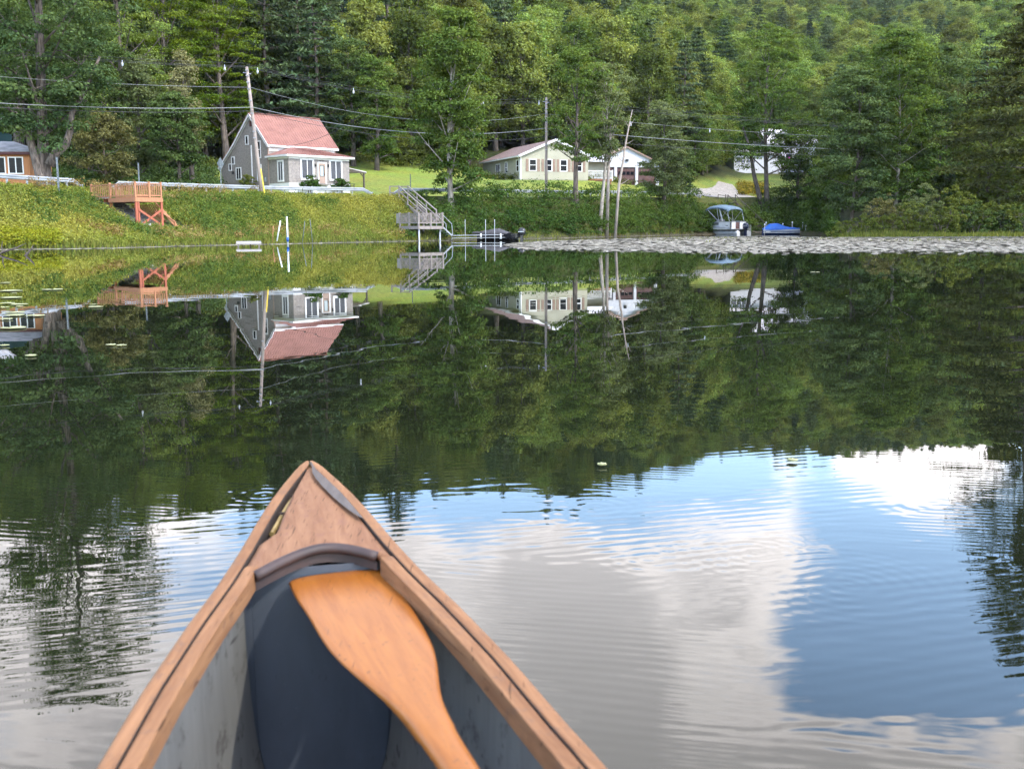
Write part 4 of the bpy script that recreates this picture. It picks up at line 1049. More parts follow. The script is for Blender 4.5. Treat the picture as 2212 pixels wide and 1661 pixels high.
    pat = np.clip(0.62 + 0.75 * wob(X * 0.5, Y * 0.16) + 0.5 * wob(X * 0.13 + 5, Y * 0.09), 0.06, 1)
    keep = (u > pu[0]) & (u < pu[-1]) & (Y > front) & (Y < back) & (rng.random(n) < np.clip(edge * 1.25, 0, 1) * np.clip(pat + np.clip((Y - front - 4) / 12, 0, 1), 0, 1))
    strip_ = (Y > back - 12) & (Y < back - 9) & (u < u_of(1780)) & (u > u_of(1330))
    keep &= ~strip_
    X, Y = X[keep], Y[keep]
    fr2 = front[keep]; rad = rng.uniform(0.08, 0.16, len(X)) * (1 + 0.95 * np.clip((Y - fr2 - 5) / 14, 0, 1))
    V = hexes(np.stack([X, Y, np.full(len(X), 0.012) + rng.random(len(X)) * 0.012], -1), rad, 0.05, rng)
    m = M('lily_pad_leaf', (0.24, 0.215, 0.185), (0.17, 0.165, 0.125), rough=0.7, scale=1.5, spec=0.12)
    tag(link('lily_pad_field', quad_mesh('lily_pad_field', V, [m])), 'broad pale field of lily pads floating before the far shore', 'lily pads', kind='stuff')
    # pale film of floating bits along the near shore
    n = 9000
    u = rng.uniform(u_of(-250), u_of(1520), n); s = col_at(u, 1); Y = s - np.abs(rng.normal(0.0, 0.55, n)) + 0.25; X = u * Y
    V = hexes(np.stack([X, Y, np.full(n, 0.008) + rng.random(n) * 0.006], -1), rng.uniform(0.06, 0.2, n), 0.02, rng)
    m = M('shore_film', (0.42, 0.39, 0.28), (0.30, 0.29, 0.19), rough=0.7, scale=2.0)
    tag(link('shore_film', quad_mesh('shore_film', V, [m])), 'pale film of floating bits along the shoreline', 'floating film', kind='stuff')
cover()

def shrub(name, label, loc, R, H, lm, seed, group=None, leaf=0.2, n=1.0):
    rng = np.random.default_rng(seed)
    k = int(26 * n * max(1, R * H / 3)); a = rng.uniform(0, 6.28, k); r = R * np.sqrt(rng.random(k)); q = rng.random(k) ** 0.8
    z = H * q * np.sqrt(np.clip(1 - (r / R) ** 2 * 0.85, 0.05, 1))
    C = np.stack([np.cos(a) * r, np.sin(a) * r, z], -1)
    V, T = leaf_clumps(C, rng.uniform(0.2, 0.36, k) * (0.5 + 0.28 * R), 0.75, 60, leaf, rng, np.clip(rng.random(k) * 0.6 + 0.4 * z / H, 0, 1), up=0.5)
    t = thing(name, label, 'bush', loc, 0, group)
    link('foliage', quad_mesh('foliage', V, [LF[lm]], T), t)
    st = MB()
    for i in range(5):
        b = Vector((0.12 * math.cos(i * 1.3), 0.12 * math.sin(i * 1.3), -0.3)); e = Vector((R * 0.55 * math.cos(i * 1.3), R * 0.55 * math.sin(i * 1.3), H * 0.7))
        st.tube([b, b.lerp(e, 0.5) + Vector((0, 0, 0.1)), e], [0.04, 0.03, 0.012], 5)
    st.build('stem', MT['bark'], t)
    return t
G_SH = 'waterside shrubs on the right'
for i, (px, Y, R, H, lm, lb) in enumerate((
        (1822, 102.5, 1.6, 1.5, 'shrub', 'leftmost low yellow green shrub at the point of the right shore'),
        (1862, 104.0, 2.0, 2.2, 'shrub', 'low shrub second from the point of the right shore'),
        (1905, 107.5, 2.3, 4.0, 'olive', 'rounded olive shrub standing behind the low point shrubs'),
        (1915, 104.0, 1.9, 2.3, 'shrub', 'yellow green shrub in front of the rounded olive shrub'),
        (1968, 104.6, 2.2, 3.2, 'shrub', 'bright leafy shrub in the middle of the right shore'),
        (1990, 109.0, 2.6, 4.9, 'grey', 'tall pale shrub behind the bright middle shrub'),
        (2035, 105.0, 2.2, 2.9, 'shrub', 'yellow green shrub right of the bright middle shrub'),
        (2060, 109.5, 2.7, 5.0, 'shrub', 'tall broad shrub behind the right yellow green shrub'),
        (2105, 106.0, 2.3, 3.4, 'dark', 'dark shrub below the dusky leafy tree'),
        (2150, 106.5, 2.4, 3.8, 'shrub', 'dusky shrub near the right edge of the picture'),
        (2200, 106.0, 2.5, 3.6, 'dark', 'dark waterside shrub at the right edge of the picture'))):
    shrub('waterside_shrub', lb, ground(px, Y, -0.1), R, H, lm, 300 + i, G_SH, 0.21)
# ---------------------------------------------------------------- buildings
class Wall:                          # a wall plane: s along it, z up, o outwards
    def __init__(w, o, xdir, n): w.o = Vector(o); w.x = Vector(xdir).normalized(); w.n = Vector(n).normalized()
    def p(w, s, z, o=0.0): return w.o + w.x * s + Vector((0, 0, z)) + w.n * o
    def box(w, mb, s0, s1, z0, z1, o0, o1):
        return mb.hexa([w.p(s0, z0, o0), w.p(s1, z0, o0), w.p(s1, z0, o1), w.p(s0, z0, o1), w.p(s0, z1, o0), w.p(s1, z1, o0), w.p(s1, z1, o1), w.p(s0, z1, o1)])
def siding(parent, wall, lo, hi, z0, z1, step, mat, name='siding', lap=0.028):
    """lapped courses; lo(z), hi(z) give the wall's ends at a height."""
    mb = MB(); z = z0
    while z < z1 - 1e-3:
        zt = min(z + step, z1)
        a0, a1, b0, b1 = lo(z), lo(zt), hi(z), hi(zt)
        if b0 - a0 > 0.02 and b1 - a1 > -0.01:
            b1 = max(b1, a1 + 0.005)
            mb.hexa([wall.p(a0, z, 0), wall.p(b0, z, 0), wall.p(b0, z, lap), wall.p(a0, z, lap), wall.p(a1, zt, 0), wall.p(b1, zt, 0), wall.p(b1, zt, 0.006), wall.p(a1, zt, 0.006)])
        z = zt
    o = mb.build(name, mat, parent); o['kind'] = 'stuff'
    return o
def window(parent, wall, s, z, w, h, n=1, fw=0.09, glass=None, frame=None, rail=False, name='window', inset=0.0, out=0.03):
    """frame standing proud, panes set back; n lights side by side; rail adds a meeting rail."""
    glass = glass or MT['glass']; frame = frame or MT['trim']
    f = MB(); o1 = out + 0.05
    wall.box(f, s - w / 2 - fw, s - w / 2, z - fw, z + h + fw, out - 0.03, o1); wall.box(f, s + w / 2, s + w / 2 + fw, z - fw, z + h + fw, out - 0.03, o1)
    wall.box(f, s - w / 2, s + w / 2, z + h, z + h + fw, out - 0.03, o1 + 0.004); wall.box(f, s - w / 2, s + w / 2, z - fw, z, out - 0.03, o1 + 0.012)
    mw = 0.07
    for k in range(1, n):
        c = s - w / 2 + w * k / n; wall.box(f, c - mw / 2, c + mw / 2, z, z + h, out - 0.028, o1 - 0.01)
    if rail: wall.box(f, s - w / 2, s + w / 2, z + h * 0.5 - 0.03, z + h * 0.5 + 0.03, out - 0.026, o1 - 0.014)
    fr = f.build(name, frame, parent)
    for k in range(n):
        a = s - w / 2 + w * k / n + (mw / 2 if k else 0); b = s - w / 2 + w * (k + 1) / n - (mw / 2 if k < n - 1 else 0)
        g = MB(); wall.box(g, a, b, z, z + h, out - 0.02, out + 0.012); g.build('pane', glass, fr)
    return fr
def roof_panel(parent, p, name, mat, thick=0.08, ribs=0, rib_h=0.035, rib_w=0.05):
    """p: eave-left, eave-right, ridge-right, ridge-left; ribs run from eave to ridge."""
    p = [Vector(q) for q in p]; n = (p[1] - p[0]).cross(p[3] - p[0]).normalized()
    if n.z < 0: n = -n
    r = MB().prism(p, -n * thick).build(name, mat, parent)
    if ribs:
        mb = MB()
        for k in range(ribs):
            t = (k + 0.5) / ribs
            a = p[0].lerp(p[1], t); b = p[3].lerp(p[2], t)
            if (b - a).length > 0.15: mb.beam(a + n * rib_h / 2, b + n * rib_h / 2, rib_w, rib_h, n)
        mb.build('roof_rib', mat, r)['kind'] = 'stuff'
    return r

def grey_house():
    base = at(582, 404, 103.0); base.z = 5.0
    t = thing('shingled_house', 'grey shingled house with pink metal roof above the guardrail', 'house', base, math.radians(45))
    Lx, D = 7.85, 9.0
    sh = MT['shingle']
    front = Wall((0, 0, 0), (1, 0, 0), (0, -1, 0)); gable = Wall((0, D, 0), (0, -1, 0), (-1, 0, 0))   # gable: s from the back corner
    right = Wall((Lx, 0, 0), (0, 1, 0), (1, 0, 0))
    prof = [(0, 4.35), (2.94, 7.25), (6.34, 4.35), (9.0, 2.45)]
    def top(y): return float(np.interp(y, [q[0] for q in prof], [q[1] for q in prof]))
    # body
    body = MB(); poly = [(0.012, 0.012, -1.2), (0.012, D - 0.012, -1.2)] + [(0.012, min(max(y, 0.012), D - 0.012), z - 0.06) for y, z in reversed(prof)]
    body.prism(poly, (Lx - 0.024, 0, 0)).build('wall_core', sh, t)
    zz = np.linspace(0, 7.2, 145)
    def gl(z):                       # gable ends seen as s = D - y
        ys = [y for y in np.linspace(0, D, 361) if top(y) - 0.05 >= z]
        return D - max(ys) if ys else D - 2.94
    def gh(z):
        ys = [y for y in np.linspace(0, D, 361) if top(y) - 0.05 >= z]
        return D - min(ys) if ys else D - 2.94
    siding(t, gable, gl, gh, -0.1, 7.1, 0.19, sh, 'shingle_courses')
    siding(t, front, lambda z: 0, lambda z: Lx, 2.9, 4.3, 0.19, sh, 'shingle_courses')
    siding(t, right, lambda z: max(0, 0 if z < 4.3 else (z - 4.35)), lambda z: D - gl(z), 0, 7.0, 0.25, sh, 'shingle_courses')
    # roofs with ribs
    oh = 0.28
    def rp(y, z, x): return Vector((x, y, z))
    roof_panel(t, [rp(-0.32, 4.06, -oh), rp(-0.32, 4.06, Lx + oh), rp(2.94, 7.28, Lx + oh), rp(2.94, 7.28, -oh)], 'roof', MT['redroof'], 0.07, 27)
    roof_panel(t, [rp(6.34, 4.40, -oh), rp(6.34, 4.40, Lx + oh), rp(2.94, 7.285, Lx + oh), rp(2.94, 7.285, -oh)], 'roof', MT['redroof'], 0.07, 20)
    roof_panel(t, [rp(9.3, 2.28, -oh), rp(9.3, 2.28, Lx + oh), rp(6.34, 4.395, Lx + oh), rp(6.34, 4.395, -oh)], 'roof', MT['redroof'], 0.07, 20)
    MB().beam((-oh, 2.94, 7.31), (Lx + oh, 2.94, 7.31), 0.3, 0.05).build('ridge_cap', MT['redroof'], t)
    # white rake boards, eave board and corner trim
    for pts in ([(-0.35, 3.90), (2.94, 7.14)], [(2.94, 7.14), (6.34, 4.25)], [(6.34, 4.25), (9.25, 2.17)]):
        (y0, z0), (y1, z1) = pts
        MB().beam((-oh + 0.03, y0, z0), (-oh + 0.03, y1, z1), 0.05, 0.24, (0, 0, 1)).build('rake_board', MT['trim'], t)
        MB().beam((-0.06, y0 + 0.1, z0 - 0.16), (-0.06, y1 + 0.05, z1 - 0.16), 0.06, 0.13, (0, 0, 1)).build('frieze_board', MT['trim'], t)
    MB().box(-0.26, Lx + 0.26, -0.36, -0.31, 3.86, 4.05).build('eave_board', MT['trim'], t)
    MB().box(0.02, Lx - 0.02, -0.06, -0.034, 3.5, 3.84).build('frieze_board', MT['trim'], t)
    b = MB(); b.box(-0.06, 0.06, -0.07, 0.05, -0.3, 3.9); b.box(Lx - 0.05, Lx + 0.06, -0.07, 0.05, -0.3, 3.9)
    b.build('corner_board', MT['tanboard'], t)
    # gable windows: s measured from the back corner along the wall
    window(t, gable, 5.25, 4.35, 0.42, 0.75)
    window(t, gable, 7.35, 2.95, 0.62, 1.5, rail=True)
    window(t, gable, 7.35, 0.75, 0.62, 1.45, rail=True)
    window(t, gable, 3.45, 1.0, 0.82, 1.05, n=2)
    window(t, gable, 2.45, 2.55, 0.4, 0.62)
    window(t, gable, 1.85, 1.95, 0.4, 0.55)
    m = MB(); gable.box(m, 5.9, 6.28, 6.0, 6.55, 0.03, 0.07); m.build('attic_vent', MT['maroon'], t)
    m = MB(); gable.box(m, 6.02, 6.12, 0.0, 4.2, 0.03, 0.12); m.build('downpipe', MT['trim'], t)
    m = MB(); gable.box(m, 2.35, 2.55, 1.5, 1.78, 0.03, 0.2); m.build('wall_lamp', MT['ink'], t)
    m = MB(); gable.box(m, 8.3, 8.55, 0.55, 1.0, 0.03, 0.16); m.build('meter_box', MT['galv'], t)
    # the glazed front porch
    P0, P1, PD = 0.0, 7.04, 3.5
    pf = Wall((P0, -PD, 0), (1, 0, 0), (0, -1, 0)); pl = Wall((P0, 0, 0), (0, -1, 0), (-1, 0, 0)); pr = Wall((P1, -PD, 0), (0, 1, 0), (1, 0, 0))
    MB().box(P0 + 0.012, P1 - 0.012, -PD + 0.012, 0.0, 0.3, 2.95).build('porch_wall', sh, t)
    siding(t, pf, lambda z: 0, lambda z: P1, 0.35, 2.75, 0.2, sh, 'shingle_courses')
    siding(t, pl, lambda z: 0, lambda z: PD, 0.1, 2.75, 0.2, sh, 'shingle_courses')
    siding(t, pr, lambda z: 0, lambda z: PD, 0.1, 2.75, 0.2, sh, 'shingle_courses')
    MB().box(P0 - 0.03, P1 + 0.03, -PD - 0.035, 0, -1.0, 0.34).build('skirting', MT['trim'], t)
    m = MB(); pf.box(m, 0.0, P1, 2.62, 2.95, 0.034, 0.06); pl.box(m, 0.0, PD, 2.62, 2.95, 0.034, 0.06); m.build('porch_frieze', MT['trim'], t)
    e = 0.42; ze = 2.98
    MB().box(P0 - e, P1 + e, -PD - e, 0.0, ze - 0.17, ze).build('porch_eave', MT['trim'], t)
    A, Bq, Cq, Dq = Vector((P0 - e, -PD - e, ze + 0.02)), Vector((P1 + e, -PD - e, ze + 0.02)), Vector((P1 + e, 0, ze + 0.02)), Vector((P0 - e, 0, ze + 0.02))
    R0, R1 = Vector((2.55, -0.02, 4.0)), Vector((4.5, -0.02, 4.0))
    roof_panel(t, [A, Bq, R1, R0], 'porch_roof', MT['redroof'], 0.03, 26)
    roof_panel(t, [Dq, A, R0, R0 - Vector((0.02, 0, 0))], 'porch_roof', MT['redroof'], 0.03, 0)
    roof_panel(t, [Bq, Cq, R1 + Vector((0.02, 0, 0)), R1], 'porch_roof', MT['redroof'], 0.03, 0)
    for wl, ss in ((pf, (2.05, 5.4)), (pl, (2.15,))):
        for s in ss:
            window(t, wl, s, 0.82 if wl is pf else 0.62, 1.22 if wl is pf else 0.72, 1.72, n=2, fw=0.17, glass=MT['shade'], out=0.04)
    # door with window, surround, number
    dr = MB(); pf.box(dr, 3.36, 4.14, 0.36, 2.28, 0.032, 0.075); d = dr.build('door', MT['tanboard'], t)
    m = MB(); pf.box(m, 3.24, 3.36, 0.34, 2.28, 0.03, 0.1); pf.box(m, 4.14, 4.26, 0.34, 2.28, 0.03, 0.1); pf.box(m, 3.24, 4.26, 2.28, 2.4, 0.03, 0.104); m.build('door_surround', MT['trim'], d)
    m = MB(); pf.box(m, 3.48, 4.02, 1.02, 2.08, 0.07, 0.082); m.build('door_frame', MT['darkwood'], d)
    m = MB(); pf.box(m, 3.53, 3.9, 1.07, 2.03, 0.08, 0.09); m.build('door_pane', MT['curtain'], d)
    m = MB(); pf.box(m, 4.05, 4.09, 1.15, 1.3, 0.075, 0.12); m.build('handle', MT['ink'], d)
    m = MB(); pf.box(m, 3.2, 4.35, 0.2, 0.3, 0.04, 0.7); m.build('doorstep', MT['raft'], t)
    for s in (2.98, 4.5):
        m = MB(); pf.box(m, s - 0.06, s + 0.06, 1.95, 2.22, 0.03, 0.17); m.build('porch_lamp', MT['ink'], t)
    cu = bpy.data.curves.new('house_number', 'FONT'); cu.body = '6776'; cu.size = 0.24; cu.align_x = 'CENTER'; cu.extrude = 0.01
    tmp = bpy.data.objects.new("house_number", cu); me_ = bpy.data.meshes.new_from_object(tmp); bpy.data.objects.remove(tmp); me_.materials.clear(); me_.materials.append(MT["ink"])
    no = link("house_number", me_, t)
    no.matrix_local = Matrix.Translation(pf.p(3.75, 2.46, 0.05)) @ Matrix.Rotation(math.pi / 2, 4, 'X')
    # side veranda on the right with one post
    roof_panel(t, [Vector((7.0, 3.6, 2.1)), Vector((10.2, 3.6, 1.75)), Vector((10.2, -2.2, 1.75)), Vector((7.0, -2.2, 2.25))], 'veranda_roof', MT['whiteroof'], 0.08)
    MB().beam((7.1, -2.15, 1.86), (10.15, -2.15, 1.62), 0.06, 0.16).build('veranda_beam', MT['darkwood'], t)
    for y in (-2.1, 3.4):
        MB().beam((9.9, y, -1.2), (9.9, y, 1.7), 0.14, 0.14).build('veranda_post', MT['darkwood'], t)
    MB().beam((9.9, -2.1, 1.2), (9.45, -2.1, 1.62), 0.08, 0.08).build('veranda_brace', MT['darkwood'], t)
    MB().box(7.2, 10.3, -2.3, 3.6, -1.2, -0.05).build('veranda_floor', MT['greywood'], t)
    M_ = t.matrix_basis.copy()
    def loc(x, y, z=0.0):
        v = Matrix.Translation(t.location) @ Matrix.Rotation(t.rotation_euler.z, 4, 'Z') @ Vector((x, y, z)); return v
    # chairs on the veranda
    for i, (x, y, rz, lb) in enumerate(((7.9, -1.0, 2.2, 'dark slatted garden chair on the veranda beside the porch wall'), (8.75, -1.2, 2.5, 'dark slatted garden chair on the veranda nearer its post'))):
        c = thing('garden_chair', lb, 'chair', loc(x, y, -0.05), rz, 'chairs on the veranda')
        for k in range(5): MB().beam((-0.22 + 0.11 * k, 0.1, 0.3), (-0.24 + 0.12 * k, 0.5, 1.0), 0.09, 0.02, (0, -1, 0.4)).build('back_slat', MT['darkwood'], c)
        for k in range(4): MB().beam((-0.28, -0.3 + 0.12 * k, 0.38 - 0.025 * k), (0.28, -0.3 + 0.12 * k, 0.38 - 0.025 * k), 0.1, 0.02).build('seat_slat', MT['darkwood'], c)
        for s in (-1, 1):
            MB().box(s * 0.30 - 0.02, s * 0.30 + 0.02, -0.36, -0.28, 0, 0.56).build('leg', MT['darkwood'], c)
            MB().box(s * 0.30 - 0.02, s * 0.30 + 0.02, 0.18, 0.26, 0, 0.56).build('leg', MT['darkwood'], c)
            MB().box(s * 0.30 - 0.06, s * 0.30 + 0.06, -0.42, 0.3, 0.56, 0.585).build('armrest', MT['darkwood'], c)
    shrub('clipped_bush', 'round green bush under the left porch windows', loc(1.75, -4.35, -0.35), 0.95, 1.35, 'hedge', 401, 'bushes before the grey house', 0.14, 2.2)
    shrub('clipped_bush', 'round green bush under the right porch windows', loc(5.35, -4.35, -0.35), 0.9, 1.25, 'hedge', 402, 'bushes before the grey house', 0.14, 2.2)
    shrub('yellowish_bush', 'yellowish bush against the gable behind the leaning pole', loc(-1.0, 2.2, -0.4), 0.95, 1.7, 'shrub', 403, None, 0.15, 1.8)
    return loc
grey_loc = grey_house()

def sage_house():
    a = math.radians(20); base = at(1125.7, 388, 131); base.z = 7.0
    t = thing('sage_house', 'sage green house with brown shingle roof and four shuttered windows', 'house', base, a)
    W_, Ln = 9.1, 15.0; H = 2.95; pk = 4.85
    fr = Wall((0, 0, 0), (1, 0, 0), (0, -1, 0)); lf = Wall((0, Ln, 0), (0, -1, 0), (-1, 0, 0)); rt = Wall((W_, 0, 0), (0, 1, 0), (1, 0, 0))
    MB().prism([(0.01, 0.01, -0.1), (W_ - 0.01, 0.01, -0.1), (W_ - 0.01, 0.01, H - 0.05), (W_ / 2, 0.01, pk - 0.08), (0.01, 0.01, H - 0.05)], (0, Ln - 0.02, 0)).build('wall_core', MT['sage'], t)
    MB().box(0.05, W_ - 0.05, 0.05, Ln - 0.05, -2.2, -0.05).build('foundation', MT['concrete'], t)
    g = lambda z: 0 if z < H - 0.05 else (z - H + 0.05) / (pk - H) * W_ / 2
    siding(t, fr, g, lambda z: W_ - g(z), 0.0, pk - 0.1, 0.115, MT['sage'], 'clapboards', 0.02)
    siding(t, lf, lambda z: 0, lambda z: Ln, 0.0, H - 0.05, 0.115, MT['sage'], 'clapboards', 0.02)
    siding(t, rt, lambda z: 0, lambda z: Ln, 0.0, H - 0.05, 0.23, MT['sage'], 'clapboards', 0.02)
    e = 0.4; sl = (pk - H) / (W_ / 2); y0, y1 = -0.35, Ln + 0.35
    roof_panel(t, [(-e, y0, H - e * sl + 0.08), (-e, y1, H - e * sl + 0.08), (W_ / 2, y1, pk + 0.08), (W_ / 2, y0, pk + 0.08)], 'roof', MT['asphalt_roof'], 0.12)
    roof_panel(t, [(W_ + e, y0, H - e * sl + 0.08), (W_ + e, y1, H - e * sl + 0.08), (W_ / 2, y1, pk + 0.081), (W_ / 2, y0, pk + 0.081)], 'roof', MT['asphalt_roof'], 0.12)
    for sx in (-1, 1):
        x0 = W_ / 2 + sx * (W_ / 2 + e + 0.03)
        MB().beam((x0, y0 - 0.03, H - e * sl - 0.03), (W_ / 2, y0 - 0.03, pk - 0.02), 0.06, 0.26).build('rake_board', MT['trim'], t)
    MB().box(-e - 0.05, -e + 0.06, y0, y1, H - e * sl - 0.12, H - e * sl + 0.04).build('gutter', MT['trim'], t)
    m = MB(); m.box(-0.09, 0.02, -0.05, 0.06, -0.3, H - 0.15); m.build('corner_board', MT['trim'], t)
    MB().tube([(-e, 0.25, H - e * sl - 0.1), (-0.13, 0.2, H - 0.55), (-0.13, 0.2, 0.0)], 0.05, 6).build('downpipe', MT['trim'], t)
    for s in (1.55, 3.65, 5.7, 7.75):
        window(t, fr, s, 1.05, 0.82, 1.3, fw=0.09, rail=True, out=0.02)
        for d in (-0.77, 0.77):
            m = MB(); fr.box(m, s + d - 0.17, s + d + 0.17, 0.92, 2.45, 0.022, 0.055); sh = m.build('shutter', MT['shutter'], t)
            m = MB(); fr.box(m, s + d - 0.11, s + d + 0.11, 1.02, 1.6, 0.054, 0.066); fr.box(m, s + d - 0.11, s + d + 0.11, 1.75, 2.36, 0.054, 0.066); m.build('shutter_panel', MT['shutter'], sh)
    window(t, lf, Ln - 1.15, 1.0, 0.75, 1.3, rail=True, out=0.02)
    window(t, lf, Ln - 5.4, 1.0, 0.62, 1.3, rail=True, out=0.02)
    window(t, lf, Ln - 8.6, 0.1, 1.5, 2.1, n=2, out=0.02, name='sliding_door')
    for s in (3.1, 6.6):
        m = MB(); fr.box(m, s - 0.4, s + 0.4, -0.55, -0.2, -0.05, 0.0); m.build('cellar_window', MT['glass'], t)
    # wooden deck at the sliding door with rails and stair posts
    d = MB().box(-2.6, -0.1, 6.0, 14.5, -0.35, -0.15).build('side_deck', MT['orangewood'], t)
    for y in np.arange(6.1, 8.2, 0.13):
        MB().box(-2.56, -2.52, y, y + 0.045, -0.15, 0.75).build('baluster', MT['orangewood'], d)
    MB().box(-2.58, -2.50, 6.0, 8.2, 0.75, 0.82).build('handrail', MT['orangewood'], d)
    for y in (8.3, 9.6):
        MB().beam((-2.6, y, 0.8), (-3.9, y, -0.1), 0.1, 0.1).build('stair_rail', MT['orangewood'], d)
    for y in np.arange(9.8, 14.4, 0.13):
        MB().box(-2.56, -2.52, y, y + 0.045, -0.15, 0.75).build('baluster', MT['orangewood'], d)
    MB().box(-2.58, -2.50, 9.7, 14.5, 0.75, 0.82).build('handrail', MT['orangewood'], d)
sage_house()

def garage():
    a = math.radians(14); base = at(1281, 397, 150); base.z = 7.15
    t = thing('garage', 'white three bay garage with brown doors and rusty roof', 'garage', base, a)
    W_, Ln = 10.0, 9.0; H = 2.95; pk = 5.15
    fr = Wall((0, 0, 0), (1, 0, 0), (0, -1, 0)); lf = Wall((0, Ln, 0), (0, -1, 0), (-1, 0, 0))
    MB().prism([(0, 0.35, -1.2), (W_, 0.35, -1.2), (W_, 0.35, H), (W_ / 2, 0.35, pk), (0, 0.35, H)], (0, Ln - 0.35, 0)).build('wall_core', MT['white'], t)
    # front: gable sheet, lintel and piers standing before the doors
    MB().prism([(0, 0, 2.35), (W_, 0, 2.35), (W_, 0, H), (W_ / 2, 0, pk), (0, 0, H)], (0, 0.34, 0)).build('gable_wall', MT['white'], t)
    for x in (0.0, 3.2, 6.4, 9.6):
        MB().box(x, x + 0.4, 0.002, 0.342, -1.2, 2.352).build('pier', MT['white'], t)
    for k in range(9):
        x = 0.9 + k * 1.02; zt = H + (pk - H) * (1 - abs(x - W_ / 2) / (W_ / 2)) - 0.15
        m = MB(); fr.box(m, x, x + 0.035, 2.42, zt, 0.0, 0.014); m.build('batten', MT['white'], t)
    for i, x in enumerate((0.4, 3.6, 6.8)):
        d = MB().box(x + 0.02, x + 2.78, 0.2, 0.33, -0.8, 2.33).build('garage_door', MT['mauve'], t)
        for z in (-0.1, 0.55, 1.2, 1.8):
            MB().box(x + 0.02, x + 2.78, 0.185, 0.199, z, z + 0.03).build('door_rail', MT['maroon'], d)
        for k in range(4):
            MB().box(x + 0.25 + 0.62 * k, x + 0.25 + 0.62 * k + 0.5, 0.17, 0.197, 1.27, 1.73).build('pane', MT['glass'], d)
    e = 0.35; sl = (pk - H) / (W_ / 2); y0, y1 = -0.3, Ln + 0.3
    roof_panel(t, [(-e, y0, H - e * sl + 0.1), (-e, y1, H - e * sl + 0.1), (W_ / 2, y1, pk + 0.1), (W_ / 2, y0, pk + 0.1)], 'roof', MT['rustroof'], 0.07, 14)
    roof_panel(t, [(W_ + e, y0, H - e * sl + 0.1), (W_ + e, y1, H - e * sl + 0.1), (W_ / 2, y1, pk + 0.101), (W_ / 2, y0, pk + 0.101)], 'roof', MT['rustroof'], 0.07, 14)
    for sx in (-1, 1):
        MB().beam((W_ / 2 + sx * (W_ / 2 + e), y0 - 0.02, H - e * sl - 0.02), (W_ / 2, y0 - 0.02, pk), 0.04, 0.2).build('rake_board', MT['shutter'], t)
    m = MB(); fr.box(m, 4.85, 5.25, 3.15, 3.45, 0.0, 0.2); m.build('flood_lamp', MT['ink'], t)
    # low breezeway joining the sage house, with a white railed porch
    b = thing('breezeway', 'low breezeway with white railed porch between sage house and garage', 'breezeway', at(1268, 392, 139), math.radians(17))
    b.location.z = 7.0
    MB().box(0.1, 4.6, 3.5, 7.0, -0.6, 3.0).build('wall', MT['sage'], b)
    roof_panel(b, [(-0.2, 2.6, 2.95), (5.0, 2.6, 2.95), (5.0, 6.5, 4.0), (-0.2, 6.5, 4.0)], 'roof', MT['whiteroof'], 0.1)
    MB().box(-0.2, 5.0, 2.5, 2.58, 2.72, 2.93).build('eave_board', MT['trim'], b)
    MB().box(0.0, 3.6, 0.0, 3.4, 0.1, 0.34).build('porch_floor', MT['orangewood'], b)
    for x in (0.15, 1.75, 3.35):
        MB().box(x, x + 0.14, 0.1, 0.24, -1.2, 0.1).build('porch_post', MT['orangewood'], b)
    for x in np.arange(0.1, 3.5, 0.16):
        MB().box(x, x + 0.05, 0.02, 0.07, 0.48, 1.32).build('baluster', MT['trim'], b)
    MB().box(0.0, 3.6, 0.0, 0.09, 1.32, 1.42).build('handrail', MT['trim'], b); MB().box(0.0, 3.6, 0.0, 0.09, 0.38, 0.48).build('bottom_rail', MT['trim'], b)
    for x in (-0.06, 3.56): MB().box(x, x + 0.12, -0.02, 0.1, 0.1, 1.5).build('newel_post', MT['trim'], b)
garage()

def white_house():
    base = at(1585, 389, 205); base.z = gz(base.x, base.y) + 0.2
    t = thing('white_house', 'white house with pale metal roof half hidden by the forked tree', 'house', base, math.radians(8))
    fr = Wall((0, 0, 0), (1, 0, 0), (0, -1, 0))
    MB().box(0, 9.0, 0, 6, -1.5, 2.9).build('porch_wall', MT['white'], t)
    roof_panel(t, [(-0.5, -0.6, 3.1), (9.2, -0.6, 3.1), (9.2, 4.5, 4.7), (-0.5, 4.5, 4.7)], 'porch_roof', MT['whiteroof'], 0.14, 14)
    for k in range(4):
        window(t, fr, 0.75 + 1.02 * k, 1.25, 0.84, 1.1, fw=0.08, rail=True, glass=MT['boatgrey'])
    MB().prism([(7.5, 2, -1.5), (17.5, 2, -1.5), (17.5, 2, 5.2), (7.5, 2, 5.2)], (0, 8, 0)).build('wall', MT['white'], t)
    siding(t, Wall((7.5, 2, 0), (1, 0, 0), (0, -1, 0)), lambda z: 0, lambda z: 10, 0, 5.2, 0.25, MT['white'], 'clapboards')
    roof_panel(t, [(7.1, 1.5, 5.1), (17.9, 1.5, 5.1), (17.9, 6, 8.3), (7.1, 6, 8.3)], 'roof', MT['whiteroof'], 0.14, 16)
    roof_panel(t, [(7.1, 10.5, 5.1), (17.9, 10.5, 5.1), (17.9, 6, 8.301), (7.1, 6, 8.301)], 'roof', MT['whiteroof'], 0.14)
    w2 = Wall((7.5, 2, 0), (1, 0, 0), (0, -1, 0))
    for s in (4.4, 8.0): window(t, w2, s, 1.2, 1.3, 1.9, fw=0.1, rail=True)
    m = MB(); w2.box(m, 4.1, 4.6, 2.2, 2.5, 0.1, 0.13); m.build('lit_sign', MT['magenta'], t)
white_house()

